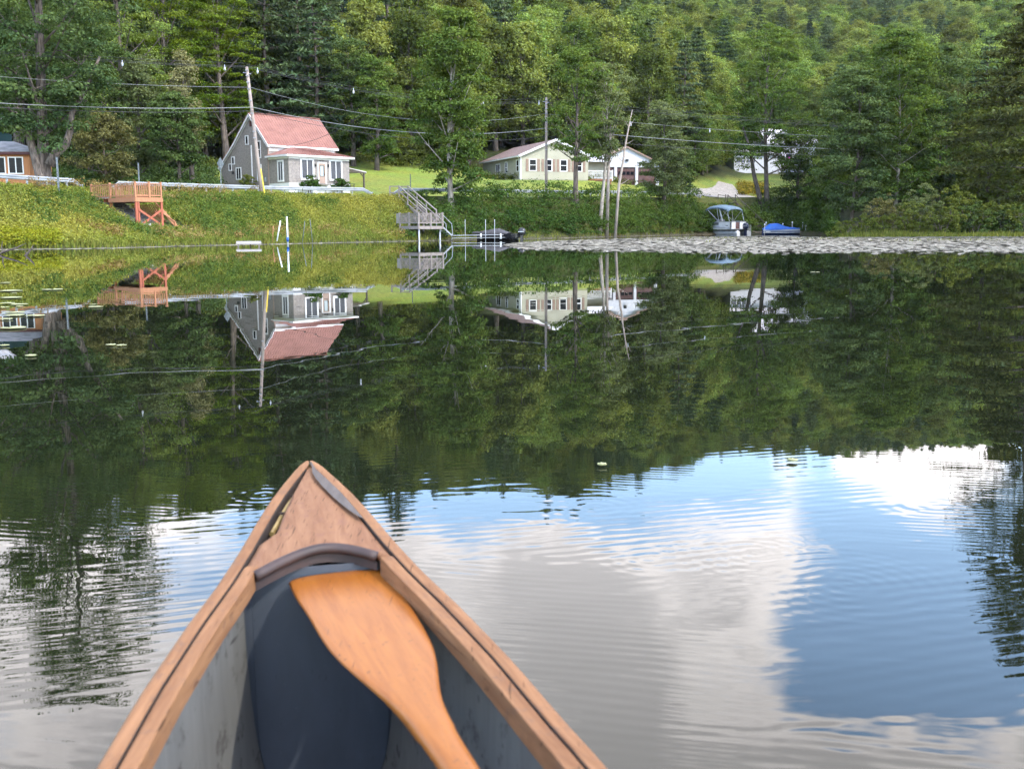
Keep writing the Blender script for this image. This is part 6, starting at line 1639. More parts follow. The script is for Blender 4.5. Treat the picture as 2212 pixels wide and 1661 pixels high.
def shore_bits():
    def rod(name, label, cat, a, b, r, mat, base=None):
        t = thing(name, label, cat, a)
        MB().tube([(b - a) * -0.3, (b - a) * 0.5, b - a], [r, r, r * 0.95], 8).build('shaft', mat, t, smooth=True)
        return t
    t = rod('white_pole', 'upright white plastic pole with blue foot at the waterside', 'pole', at(621.5, 519.5, 69.5), at(619.5, 468.5, 69.5), 0.055, MT['pipewhite'])
    MB().tube([(0, 0, -0.1), (0, 0, 0.2)], 0.075, 10).build('blue_sleeve', MT['bluetape'], t, smooth=True)
    t = rod('slanted_pipe', 'slanted white pipe on a thin stake at the waterside', 'pole', at(600, 511, 71), at(605.8, 477, 71), 0.045, MT['pipewhite'])
    rod('thin_stake', 'thin orange topped stake left of the slanted white pipe', 'stake', at(589, 517, 71), at(590.5, 488, 71), 0.025, MT['orangewood'])
    rod('dark_stake', 'leaning dark rod right of the upright white pole', 'stake', at(654, 518, 72.5), at(658.5, 478, 72.5), 0.022, MT['steelpost'])
    rod('dark_stake', 'rightmost thin dark rod at the waterside', 'stake', at(674, 513, 73.5), at(669.5, 473, 73.5), 0.022, MT['steelpost'])
    a = onz(537, 527, 0.16)
    t = thing('raft', 'pale weathered plank raft tilted on the shore', 'raft', a, math.radians(14))
    me = MB().box(-0.72, 0.72, -0.07, 0.07, -0.018, 0.018).mesh('plank', MT['raft'])
    for k in range(9):
        q = link_mesh('plank', me, t, (0.02 * (k % 2), -0.65 + 0.16 * k, 0.0 + 0.016 * k), (math.radians(6), 0, 0))
    for x in (-0.6, 0.6): MB().beam((x, -0.7, -0.08), (x, 0.75, 0.06), 0.1, 0.1).build('bearer', MT['greywood'], t)
    for x in (-0.6, 0.1, 0.6): MB().box(x - 0.04, x + 0.04, 0.5, 0.58, -0.6, 0.12).build('float_leg', MT['greywood'], t)
    a = onz(672, 517.5, 0.05)
    t = tag(MB().tube([(-1.3, -0.3, -0.05), (-0.4, 0, 0.03), (0.6, 0.1, 0.06), (1.5, 0.25, 0.0)], [0.05, 0.16, 0.17, 0.06], 8).build('sunken_log', MT['darkwood'], None, True), 'dark log lying in the water beside the rods', 'log'); t.location = a
    # bare branch in the water on the left
    a = onz(6, 551, -0.02)
    t = thing('driftwood', 'forked bare branch sticking out of the water at the left edge', 'driftwood', a)
    MB().tube([(-0.9, 0, -0.3), (0, 0, 0.12), (0.6, 0.02, 0.3), (1.05, 0, 0.5)], [0.06, 0.05, 0.035, 0.012], 6).build('branch', MT['darkwood'], t)
    MB().tube([(0.0, 0, 0.12), (-0.05, 0.05, 0.38), (0.02, 0.05, 0.6)], [0.03, 0.02, 0.01], 5).build('twig', MT['darkwood'], t)
    a = onz(60, 553, -0.02)
    t = thing('driftwood', 'small forked snag in the water right of the bare branch', 'driftwood', a)
    MB().tube([(-0.2, 0, -0.1), (0, 0, 0.1), (0.2, 0, 0.32), (0.26, 0, 0.45)], [0.06, 0.05, 0.03, 0.01], 6).build('branch', MT['darkwood'], t)
    MB().tube([(-0.02, 0, 0.05), (-0.12, 0.03, 0.22)], [0.03, 0.012], 5).build('twig', MT['darkwood'], t)
    # single lily pads near the canoe on the left
    pm = M('single_pad', (0.30, 0.32, 0.17), (0.25, 0.25, 0.13), rough=0.6, spec=0.15, scale=4)
    for i, (x0, x1, y) in enumerate(((0, 23, 611), (0, 49, 628), (93, 134, 625.5), (24, 36, 633), (0, 46, 643), (0, 31, 655), (25, 61, 657.5), (34, 50, 662), (0, 20, 664), (14, 53, 675), (10, 52, 681), (56, 95, 682),
                                     (194, 210, 658), (192, 222, 663), (0, 27, 689), (0, 54, 708), (0, 20, 746), (229, 250, 745), (252, 272, 746), (56, 80, 768), (1750, 1772, 588), (1290, 1310, 1003), (1700, 1722, 994))):
        a, b = onz(x0, y, 0.01), onz(x1, y, 0.01); w = (b - a).length; rg = np.random.default_rng(i)
        n = 14; ring = []; ring2 = []
        for k in range(n):
            an = 0.25 + (6.283 - 0.5) * k / (n - 1) + i; rr = w / 2 * (1 + 0.06 * rg.normal())
            ring.append((math.cos(an) * rr, math.sin(an) * rr * 0.9, 0.004 * rg.random())); ring2.append((math.cos(an) * rr * 0.97, math.sin(an) * rr * 0.87, -0.004))
        m = MB(); m.add(ring + [(0, 0, 0)] + ring2 + [(0, 0, -0.004)], [(k, k + 1, n) for k in range(n - 1)] + [(n + 1 + k + 1, n + 1 + k, 2 * n + 1) for k in range(n - 1)] + [(k, n + 1 + k, n + 2 + k, k + 1) for k in range(n - 1)])
        o = m.build('lily_pad', pm); o.location = (a + b) / 2 + Vector((0, 0, 0.004)); tag(o, 'single pale lily pad on the dark water near the left edge' if x0 < 180 else 'single pale lily pad below the reflection of the wooden deck' if x0 < 300 else 'lone lily pad on the dark water in front of the pad field' if y < 700 else 'lone lily pad right of the canoe tip' if x0 < 1400 else 'lone lily pad where the tree reflections meet the sky at right', 'lily pad', 'single lily pads on the open water')
shore_bits()
# ---------------------------------------------------------------- boats and the far dock
def outboard(t, x, y, z, s, cowl, rot=0.0):
    """outboard motor hanging at (x, y, z): cowl, leg, propeller."""
    e = MB(); prof = [(0.16, 0.0), (0.2, 0.06), (0.21, 0.3), (0.17, 0.46), (0.08, 0.52)]
    rings = [[(x + math.cos(a) * r * 1.45 * s, y + math.sin(a) * r * s, z + h * s) for a in [2 * math.pi * k / 14 for k in range(14)]] for r, h in prof]
    e.loft(rings, True, True); o = e.build('motor_cowl', cowl, t, True)
    MB().box(x - 0.22 * s, x + 0.2 * s, y - 0.215 * s, y + 0.215 * s, z + 0.22 * s, z + 0.27 * s).build('cowl_band', MT['alu'], o)
    m = MB(); m.box(x - 0.1 * s, x + 0.12 * s, y - 0.06 * s, y + 0.06 * s, z - 0.75 * s, z); m.build('motor_leg', cowl, t)
    m = MB()
    for k in range(3):
        a = k * 2.094; m.beam((x - 0.16 * s, y, z - 0.7 * s), (x - 0.16 * s, y + math.cos(a) * 0.16 * s, z - 0.7 * s + math.sin(a) * 0.16 * s), 0.03 * s, 0.1 * s)
    m.build('propeller', MT['alu'], t)
def pontoon_boat():
    st = at(1606, 506.6, 137.5); ang = math.radians(180 - 54)      # from stern to bow
    t = thing('pontoon_boat', 'white pontoon boat with slate blue canopy moored at the far shore', 'pontoon boat', (st.x, st.y, 0), ang)
    t.scale = (1.2, 1.2, 1.2)
    L_, W_ = 6.7, 2.5
    for y in (-0.85, 0.85):
        rings = []
        for x, r in ((0.0, 0.30), (0.02, 0.31), (5.4, 0.31), (6.0, 0.27), (6.45, 0.16), (6.7, 0.03)):
            zc = 0.14 + (0.13 if x > 6.3 else 0.05 if x > 5.8 else 0)
            rings.append([(x, y + math.cos(a) * r, zc + math.sin(a) * r) for a in [2 * math.pi * k / 16 for k in range(16)]])
        MB().loft(rings, True, True).build('pontoon_tube', MT['tube'], t, True)
        MB().lathe((0, 0, 0), [(0.27, 0), (0.27, 0.03)], 16).build('tube_cap', MT['boatwhite'], t).matrix_local = Matrix.Translation((-0.005, y, 0.14)) @ Matrix.Rotation(-math.pi / 2, 4, 'Y')
    d = MB().box(0.1, L_ - 0.1, -W_ / 2, W_ / 2, 0.52, 0.60).build('deck', MT['alu'], t)
    for y in (-W_ / 2 - 0.02, W_ / 2 - 0.02): MB().box(0.1, L_ - 0.1, y, y + 0.04, 0.50, 0.62).build('deck_trim', MT['alu'], d)
    for k in range(8): MB().box(0.4 + 0.75 * k, 0.5 + 0.75 * k, -W_ / 2 + 0.1, W_ / 2 - 0.1, 0.44, 0.515).build('cross_beam', MT['black'], d)
    # fence panels
    h0, h1 = 0.62, 1.38
    def fence(x0, x1, y, grey=None, gate=False):
        o = MB().box(x0, x1, y - 0.018, y + 0.018, h0, h1).build('fence_panel', MT['boatwhite'], t)
        MB().box(x0 - 0.01, x1 + 0.01, y - 0.03, y + 0.03, h1, h1 + 0.05).build('top_rail', MT['alu'], o)
        MB().box(x0, x1, y - 0.024, y + 0.024, h0 + 0.12, h0 + 0.16).build('stripe', MT['boatgrey'], o)
        for a, b in (grey or []):
            MB().box(a, b, y - 0.026, y + 0.026, h1 - 0.34, h1 - 0.05).build('dark_panel', MT['boatgrey'], o)
        for x in (x0, x1): MB().box(x - 0.025, x + 0.025, y - 0.03, y + 0.03, h0 - 0.02, h1 + 0.02).build('fence_post', MT['alu'], o)
        return o
    for y in (-W_ / 2 + 0.06, W_ / 2 - 0.06):
        fence(0.9, 3.9, y, [(2.55, 3.85)]); fence(4.0, 4.75, y); fence(4.85, 6.3, y, [(4.95, 6.2)])
    for a, b in ((-1.15, -0.2), (0.5, 1.15)):
        o = MB().box(0.72, 0.755, a, b, h0, h1).build('fence_panel', MT['boatwhite'], t); MB().box(0.70, 0.78, a, b, h1, h1 + 0.05).build('top_rail', MT['alu'], o)
    o = MB().box(6.3, 6.335, -1.15, 1.15, h0, h1).build('fence_panel', MT['boatwhite'], t); MB().box(6.28, 6.36, -1.15, 1.15, h1, h1 + 0.05).build('top_rail', MT['alu'], o)
    MB().box(0.80, 0.84, -0.2, 0.5, h0, h1 - 0.05).build('stern_gate', MT['mauve'], t)
    # lettering strokes along the side panel
    w = MB()
    for k, (x, hh) in enumerate(((3.3, .2), (3.18, .1), (3.06, .1), (2.94, .16), (2.84, .1), (2.7, .13), (2.6, .1), (2.5, .1))):
        w.box(x - 0.05, x - 0.035, W_ / 2 - 0.045, W_ / 2 - 0.036, 0.83, 0.83 + hh); w.box(x - 0.05, x + 0.03, W_ / 2 - 0.045, W_ / 2 - 0.036, 0.83, 0.845); w.box(x + 0.02, x + 0.03, W_ / 2 - 0.045, W_ / 2 - 0.036, 0.845, 0.83 + hh * 0.7)
    w.build('lettering', MT['bluetape'], t)
    w = MB()
    for k in range(3): w.box(1.2 + 0.12 * k, 1.28 + 0.12 * k, W_ / 2 - 0.045, W_ / 2 - 0.036, 0.92, 1.02)
    w.build('registration_mark', MT['ink'], t)
    # seats and console
    MB().box(1.2, 2.6, -1.0, -0.45, 0.62, 1.1).box(1.2, 2.6, -1.1, -0.95, 1.1, 1.5).build('bench_seat', MT['seat'], t)
    MB().prism([(2.5, 0.2, 0.62), (3.2, 0.2, 0.62), (3.05, 0.2, 1.65), (2.6, 0.2, 1.65)], (0, 0.8, 0)).build('console', MT['seat'], t)
    MB().box(4.4, 5.9, -1.0, -0.5, 0.62, 1.1).build('bench_seat', MT['seat'], t)
    # canopy
    rings = []
    for x, dz in ((1.2, -0.35), (1.45, -0.08), (2.0, 0.05), (2.8, 0.16), (3.6, 0.14), (4.3, 0.02), (4.55, -0.12)):
        rings.append([(x, y, 2.95 + dz + q) for y, q in ((-1.22, -0.28), (-1.15, -0.06), (-0.75, 0.10), (0, 0.17), (0.75, 0.10), (1.15, -0.06), (1.22, -0.28))])
    o = MB().loft(rings, False).build('canopy', MT['bimini'], t, True)
    sm = o.modifiers.new('thick', 'SOLIDIFY'); sm.thickness = 0.03
    for y in (-1.18, 1.18):
        for a, b in (((2.6, 1.42), (1.35, 2.7)), ((2.6, 1.42), (2.9, 2.98)), ((2.6, 1.42), (4.35, 2.78)), ((1.0, 1.4), (1.4, 2.65)), ((4.9, 1.42), (4.4, 2.78))):
            MB().tube([(a[0], y, a[1]), (b[0], y, b[1])], 0.03, 6).build('canopy_pole', MT['alu'], t)
    MB().tube([(2.2, 1.0, 1.5), (2.75, 1.0, 2.95)], 0.07, 8).build('canopy_boot', MT['boatwhite'], t)
    outboard(t, -0.28, 0.0, 0.62, 1.25, MT['navymotor'])
    for y in (-1.0, -0.72): MB().tube([(0.2, y, 1.0), (-0.12, y, 1.0), (-0.16, y, -0.3)], 0.03, 6).build('ladder_rail', MT['alu'], t)
    for z in (0.1, 0.35, 0.58): MB().tube([(-0.15, -1.0, z), (-0.15, -0.72, z)], 0.025, 6).build('ladder_rung', MT['alu'], t)
pontoon_boat()
def blue_boat():
    a = at(1647, 507, 141.5)
    t = thing('covered_boat', 'runabout under a bright blue cover beside the pontoon boat', 'boat', (a.x, a.y, 0), math.radians(-8))
    L_ = 4.9
    def hull(x):
        q = x / L_
        return 0.95 * (0.88 + 0.12 * min(1, q * 4)) * math.sqrt(max(0.0, 1 - max(0, (q - 0.45) / 0.56) ** 2.4)) + 0.02
    xs = [0, 0.05, 0.6, 1.4, 2.2, 3.0, 3.7, 4.3, 4.7, 4.9]
    MB().loft([[(x, -hull(x), 0.66 + 0.02 * x), (x, -hull(x) * 0.97, 0.4), (x, -hull(x) * 0.82, 0.12), (x, 0, -0.22 + (0.12 * max(0, x - 3.6))), (x, hull(x) * 0.82, 0.12), (x, hull(x) * 0.97, 0.4), (x, hull(x), 0.66 + 0.02 * x)] for x in xs], False).build('hull', MT['navy'], t, True)
    MB().loft([[(x, -hull(x) * 1.015, 0.62 + 0.02 * x), (x, -hull(x) * 1.03, 0.52), (x, -hull(x) * 1.0, 0.44)] for x in xs], False).build('rub_rail', MT['boatwhite'], t, True)
    MB().loft([[(x, -hull(x) * 1.0, 0.30), (x, -hull(x) * 0.99, 0.2)] for x in xs], False).build('stripe', MT['boatwhite'], t, True)
    def crown(x): return float(np.interp(x, [0, 0.3, 0.9, 1.7, 2.2, 2.8, 3.4, 4.2, 4.9], [0.72, 0.98, 1.42, 1.48, 1.40, 1.12, 0.96, 0.88, 0.80]))
    xs2 = np.linspace(-0.05, 4.92, 30)
    rg = np.random.default_rng(2)
    rings = []
    for x in xs2:
        w = hull(min(max(x, 0), 4.89)) * 1.05 + 0.01; zt = crown(x)
        rings.append([(x, y * w, 0.62 + 0.02 * x + (zt - 0.62 - 0.02 * x) * q + 0.015 * rg.normal() * (q > 0)) for y, q in ((-1.0, -0.12), (-0.99, 0.05), (-0.72, 0.5), (-0.4, 0.88), (0, 1), (0.4, 0.88), (0.72, 0.5), (0.99, 0.05), (1.0, -0.12))])
    MB().loft(rings, False).build('cover', MT['bluecover'], t, True)
    MB().box(0.35, 0.95, -1.0, -0.97, 0.22, 0.36).build('decal', MT['boatwhite'], t)
blue_boat()
def bass_boat():
    a = at(1030, 517, 89.5); b = at(1105, 517, 88.6)
    d = (b - a); ang = math.atan2(d.y, d.x)
    t = thing('bass_boat', 'black bass boat under a dark cover with outboard motor', 'boat', (a.x, a.y, 0), ang)
    L_ = 3.5
    def hw(x): return 0.9 * math.sqrt(max(0.0, 1 - (1 - min(1, x / 1.9)) ** 2.2)) + 0.03
    xs = [0, 0.15, 0.5, 1.0, 1.6, 2.4, 3.2, 3.5]
    MB().loft([[(x, -hw(x), 0.62 - 0.03 * x), (x, -hw(x) * 0.95, 0.3), (x, -hw(x) * 0.7, 0.02), (x, 0, -0.2 + 0.35 * max(0, 0.6 - x)), (x, hw(x) * 0.7, 0.02), (x, hw(x) * 0.95, 0.3), (x, hw(x), 0.62 - 0.03 * x)] for x in xs], False, True).build('hull', MT['black'], t, True)
    rg = np.random.default_rng(6)
    def cz(x): return float(np.interp(x, [-0.3, 0.3, 1.0, 1.5, 2.0, 2.6, 3.0], [0.72, 0.74, 0.82, 0.95, 1.0, 0.78, 0.62]))
    MB().loft([[(x, y * (hw(max(x, 0.02)) + 0.05), 0.55 + (cz(x) - 0.55) * q + 0.012 * rg.normal()) for y, q in ((-1, -0.1), (-0.95, 0.3), (-0.5, 0.8), (0, 1), (0.5, 0.8), (0.95, 0.3), (1, -0.1))] for x in np.linspace(-0.35, 3.0, 18)], False).build('cover', MT['blackcloth'], t, True)
    for x in (0.7, 2.45):
        MB().tube([(x, -0.98, 0.55), (x + 0.02, -1.02, 0.1)], [0.06, 0.09], 8).build('fender', MT['boatwhite'], t, True)
    MB().box(3.3, 3.75, -0.55, 0.55, 0.2, 0.55).build('transom', MT['black'], t)
    outboard(t, 4.0, 0.0, 0.42, 1.15, MT['black'])
bass_boat()
def far_dock():
    t = thing('far_dock', 'tan board dock with capped poles around the blue covered boat', 'dock', at(1600, 507, 143.5) * 1.0)
    o = t.location.copy(); o.z = 0; t.location = o
    a = Vector((0.8, 0.2, 0.42)); b = at(1738, 505, 143) - o; b.z = 0.42
    d = (b - a); L_ = d.length; n = int(L_ / 0.16); d.normalize(); s = Vector((-d.y, d.x, 0)) * 1.2
    me = MB().hexa([q + Vector((0, 0, z)) for z in (-0.04, 0) for q in (Vector(), d * 0.145, d * 0.145 + s, s)]).mesh('dock_board', MT['dockboard'])
    for k in range(n): link_mesh('dock_board', me, t, a + d * (0.16 * k))
    for q in (Vector(), s): MB().beam(a + q - Vector((0, 0, 0.14)), b + q - Vector((0, 0, 0.14)), 0.06, 0.18).build('dock_beam', MT['dockboard'], t)
    for px, Y, top in ((1652, 139.5, 485), (1655, 143, 481), (1691, 143.5, 484), (1711.5, 143.5, 480.5), (1734, 143.3, 480.8), (1740.5, 141.5, 488), (1764, 142.5, 485.5)):
        q = at(px, top, Y) - o
        p = MB().tube([(q.x, q.y, -1.2), (q.x, q.y, q.z)], 0.045, 8).build('dock_pole', MT['galv'], t, True)
        MB().lathe((q.x, q.y, q.z), [(0.09, -0.12), (0.1, 0), (0.05, 0.08)], 10).build('pole_cap', MT['pipewhite'], p, True)
    b2 = at(1764, 505, 142.5) - o
    me2 = None
    a2 = at(1737, 506, 142.3) - o; a2.z = 0.42; b2.z = 0.42
    MB().beam(a2, b2, 1.0, 0.1).build('dock_end', MT['dockboard'], t)
    # dark stair on the bank behind the pontoon boat
    dw = MT['darkwood']
    s_ = thing('dark_stairs', 'dark weathered stairs on the bank behind the pontoon boat', 'stairs', Vector((0, 0, 0)))
    T0, T1 = at(1580, 437, 148), at(1646, 500, 144.5)
    for k in range(14):
        p = T0.lerp(T1, (k + 0.5) / 14); MB().beam(p + Vector((-0.5, 0.15, 0)), p + Vector((0.5, -0.15, 0)), 0.28, 0.05).build('tread', dw, s_)
    for e in (Vector((-0.5, 0.15, 0)), Vector((0.5, -0.15, 0))):
        MB().beam(T0 + e, T1 + e, 0.06, 0.28).build('stringer', dw, s_); MB().beam(T0 + e + Vector((0, 0, 1)), T1 + e + Vector((0, 0, 1)), 0.08, 0.08).build('handrail', dw, s_)
        for k in range(4):
            p = T0.lerp(T1, k / 3) + e; MB().box(p.x - 0.05, p.x + 0.05, p.y - 0.05, p.y + 0.05, p.z - 0.2, p.z + 1.05).build('rail_post', dw, s_)
    MB().box(T0.x - 2.0, T0.x + 0.5, T0.y - 0.2, T0.y + 1.2, T0.z - 0.15, T0.z - 0.02).build('landing', dw, s_)
    for x in (-1.95, -0.9): MB().box(T0.x + x, T0.x + x + 0.09, T0.y - 0.15, T0.y - 0.06, T0.z - 0.4, T0.z + 1.1).build('rail_post', dw, s_)
    MB().beam((T0.x - 1.95, T0.y - 0.1, T0.z + 1.05), (T0.x + 0.4, T0.y - 0.1, T0.z + 0.6), 0.07, 0.07).build('landing_rail', dw, s_)
far_dock()
# ---------------------------------------------------------------- the canoe and the paddle
def canoe():
    t = thing('canoe', 'wooden gunwaled canoe bow with grey hull pointing across the lake', 'canoe', (0, 0, 0))
    gun = wood('worn_ash_gunwale', (0.25, 0.126, 0.062), (0.145, 0.066, 0.031), axis=1, scale=4.0, stretch=12, rough=0.7, bump=0.6, spec=0.15, wear=((0.13, 0.075, 0.05), 30, 0.55, 0.72), scratch=((0.15, 150, 0.68), (1.2, 130, 0.70)))
    gun_r = wood('worn_ash_gunwale_starboard', (0.25, 0.126, 0.062), (0.145, 0.066, 0.031), axis=1, scale=4.0, stretch=12, rough=0.7, bump=0.6, spec=0.15, wear=((0.13, 0.075, 0.05), 30, 0.55, 0.72), scratch=((0.6, 150, 0.68), (1.5, 130, 0.70)), turn=-26)
    deckm = wood('scratched_wooden_deck', (0.225, 0.118, 0.066), (0.15, 0.072, 0.04), axis=1, scale=5.0, stretch=9, rough=0.75, bump=0.35, spec=0.12, wear=((0.15, 0.075, 0.055), 34, 0.55, 0.72), scratch=((0.7, 200, 0.67), (-0.5, 170, 0.68), (1.35, 240, 0.68), (0.1, 150, 0.68)), turn=-12.7)
    lipm = M('dark_deck_lip', (0.036, 0.019, 0.017), (0.02, 0.011, 0.011), rough=0.6, scale=14, spec=0.5)
    hullg = wood('grey_canoe_lining', (0.15, 0.15, 0.143), (0.12, 0.12, 0.115), axis=2, scale=3.0, stretch=9, rough=0.7, bump=0.1, spec=0.15, wear=((0.05, 0.047, 0.043), 16, 0.56, 0.70), scratch=((1.5, 70, 0.70), (0.2, 90, 0.72)))
    outm = M('canoe_outer_skin', (0.10, 0.17, 0.12), (0.08, 0.14, 0.10), rough=0.35, scale=3)
    matm = wood('slate_rubber_floor', (0.046, 0.056, 0.074), (0.034, 0.042, 0.056), axis=2, scale=5, stretch=2, rough=0.5, bump=0.2, spec=0.4, wear=((0.10, 0.11, 0.12), 95, 0.66, 0.72), scratch=((0.8, 110, 0.72), (-0.6, 140, 0.73)))
    dirt = M('black_seam', (0.035, 0.022, 0.016), (0.02, 0.013, 0.01), rough=0.9, scale=20)
    brass = M('old_brass', (0.36, 0.26, 0.10), (0.25, 0.17, 0.06), rough=0.5, scale=30, metal=0.4)
    ss = sorted(set([0.0, 0.01, 0.02, 0.035, 0.05, 0.08, 0.11] + list(np.round(np.linspace(0.15, 4.65, 62), 3)) + [4.72, 4.78, 4.8]))
    def sect(s, inset, dz):
        out = []; zg, zb, n = czg(s) - 0.004, czb(s) + dz, cn(s); hw = max(0.004, chw(s) - 0.014 - inset)
        for k in range(-12, 13):
            f = math.pi / 2 * k / 12                    # -90..90: side to keel to side
            x = math.sin(f); c = math.cos(f)
            out.append(cpt(s, hw * math.copysign(abs(x) ** (2 / n), x), zg - (zg - zb) * abs(c) ** (2 / n)))
        return out
    MB().loft([sect(s, 0.0, 0.0) for s in ss], False).build('hull_skin', outm, t, True)
    MB().loft([sect(s, 0.007, 0.012) for s in ss], False).build('hull_lining', hullg, t, True)
    # gunwales: outwale, dark hull edge, inwale
    for side, nm in ((-1, 'a'), (1, 'b')):
        def strip_(o0, o1, top, low, mat, name, s0=0.0, s1=4.8, bev=0.004):
            rings = []
            for s in [q for q in ss if s0 <= q <= s1]:
                hw = chw(s); z = czg(s); tp = 1.0 if s > 0.06 else 0.55 + 0.45 * s / 0.06
                w0, w1 = hw - o0, hw - o1
                w1 = max(w1, 0.0015); w0 = max(w0, w1 + 0.0015)
                b_ = min(bev, (w0 - w1) * 0.2)
                rings.append([cpt(s, side * w1, z - low), cpt(s, side * w0, z - low), cpt(s, side * w0, z + top - b_ * 1.4), cpt(s, side * (w0 - b_), z + top - b_ * 0.35), cpt(s, side * (w0 - 2.2 * b_), z + top), cpt(s, side * (w1 + min(b_, 0.0012)), z + top), cpt(s, side * w1, z + top - min(b_, 0.0012))])
            return MB().loft(rings, True, True).build(name, mat, t, False)
        strip_(0.0, 0.0277, 0.013, 0.016, gun if side < 0 else gun_r, 'outwale', bev=0.005)
        strip_(0.0277, 0.0297, 0.0118, 0.02, dirt, 'hull_edge', 0.05, 4.7, 0.0005)
        strip_(0.0297, 0.0590, 0.0125, 0.026, gun if side < 0 else gun_r, 'inwale', 0.545, 4.35, 0.004)
    # deck: a long triangle with a hollowed rear edge
    def deck_half(s): return max(0.002, chw(s) - 0.0302)
    rows = []
    S1 = 0.62
    for i in range(31):
        row = []
        for k in range(-12, 13):
            q = k / 12
            rear = S1 - 0.085 * (1 - q * q) + 0.055 * q * 0 - 0.03 * q
            s = 0.035 + (rear - 0.035) * i / 30
            w = deck_half(s) * (0.97 if i else 0.6)
            z = czg(s) + 0.0075 + 0.010 * (1 - q * q) * min(1, s / 0.3)
            row.append(cpt(s, q * w, z))
        rows.append(row)
    # an open slot on the left where the deck has shrunk from the gunwale
    m = MB(); nR = len(rows); nK = 25; vs = [p for r in rows for p in r]
    for r in range(nR):
        for k in range(4):
            s = 0.035 + 0.5 * r / 30
            if 0.06 < s < 0.40: vs[r * nK + k] = vs[r * nK + 4].lerp(vs[r * nK], 0.0 if False else 0.28 * (4 - k) / 4 + 0.0)
    fs = [(r * nK + k, r * nK + k + 1, (r + 1) * nK + k + 1, (r + 1) * nK + k) for r in range(nR - 1) for k in range(nK - 1)]
    m.add(vs, fs); o = m.build('deck', deckm, t, True)
    sm = o.modifiers.new('thick', 'SOLIDIFY'); sm.thickness = 0.014; sm.offset = -1
    # dark rounded lip along the rear edge
    rear = [p - Vector((0, 0, 0.003 * abs(i - 10) / 10)) for i, p in enumerate(rows[-1][2:-2])]
    MB().tube([p + CDIR * 0.004 - Vector((0, 0, 0.004)) for p in rear], 0.0115, 8).build('deck_lip', lipm, t, True)
    MB().loft([[p - CDIR * 0.002 for p in rear], [p + CDIR * 0.002 - Vector((0, 0, 0.034)) for p in rear]], False).build('deck_apron', lipm, t, True)
    # brass strip and screws inside the slot, grey weathered wedge on the right
    pts = [cpt(s, -(chw(s) - 0.040), czg(s) - 0.006) for s in np.linspace(0.06, 0.40, 12)]
    MB().tube(pts, 0.006, 6).build('stem_band', brass, t)
    for s in (0.12, 0.21, 0.31):
        p = cpt(s, -(chw(s) - 0.048), czg(s) + 0.004); MB().beam(p - CSIDE * 0.012, p + CSIDE * 0.012, 0.005, 0.005).build('screw', dirt, t)
    wed = wood('weathered_grey_wedge', (0.11, 0.092, 0.082), (0.06, 0.05, 0.046), axis=1, scale=5, stretch=9, rough=0.9)
    a = [cpt(s, chw(s) - 0.031, czg(s) + 0.0165) for s in np.linspace(0.03, 0.40, 10)]
    b = [cpt(s, max(0.004, chw(s) - 0.033 - 0.030 * math.sin(math.pi * min(1, (s - 0.02) / 0.40)) ** 0.7), czg(s) + 0.0215) for s in np.linspace(0.03, 0.40, 10)]
    MB().loft([a, b], False).build('wedge', wed, t)
    # dark bulkhead of the float chamber under the deck, and the floor it runs into
    rows = []
    for i, (s, f) in enumerate(((0.545, 0.93), (0.55, 0.97), (0.56, 0.99), (0.60, 1.0))):
        zg, zb, n = czg(s) - 0.018, czb(s) + 0.016, 6.5; hw = (chw(s) - 0.02) * f; row = []
        for k in range(-16, 17):
            an = math.pi / 2 * k / 16; x, c = math.sin(an), math.cos(an)
            row.append(cpt(s + (0.0 if i else 0.0), hw * math.copysign(abs(x) ** (2 / n), x), zg - (zg - zb) * (f if i < 3 else 1.0) * abs(c) ** (2 / n)))
        rows.append(row)
    m = MB(); m.loft(rows, False)
    m.build('bulkhead_rim', matm, t, True)
    face = rows[0]; grid = []
    for j in range(9):
        q = j / 8
        grid.append([Vector((p.x, p.y, p.z)).lerp(Vector((rows[0][0].lerp(rows[0][-1], i / 32))), q) + CDIR * (0.018 * math.sin(math.pi * i / 32) * (1 - q) ** 0.5) for i, p in enumerate(face)])
    MB().loft(grid, False).build('bulkhead', matm, t, True)
    rows = []
    for s in np.linspace(0.47, 3.4, 50):
        hw = cbreadth(s, czb(s) + 0.03, 0.02) * 0.9; row = []
        for k in range(-10, 11):
            q = k / 10; z = czb(s) + 0.03 + 0.012 * abs(q) ** 3
            row.append(cpt(s, q * hw, z))
        rows.append(row)
    MB().loft(rows, False).build('floor_pad', matm, t, True)
    # a thwart and the stern deck, behind the viewer
    MB().beam(cpt(2.9, -chw(2.9) + 0.04, czg(2.9) - 0.02), cpt(2.9, chw(2.9) - 0.04, czg(2.9) - 0.02), 0.06, 0.02).build('thwart', gun, t)
    MB().prism([cpt(4.2, -chw(4.2) + 0.03, czg(4.2) + 0.004), cpt(4.2, chw(4.2) - 0.03, czg(4.2) + 0.004), cpt(4.77, 0.004, czg(4.77) + 0.004), cpt(4.77, -0.004, czg(4.77) + 0.004)], (0, 0, -0.014)).build('stern_deck', deckm, t)
canoe()

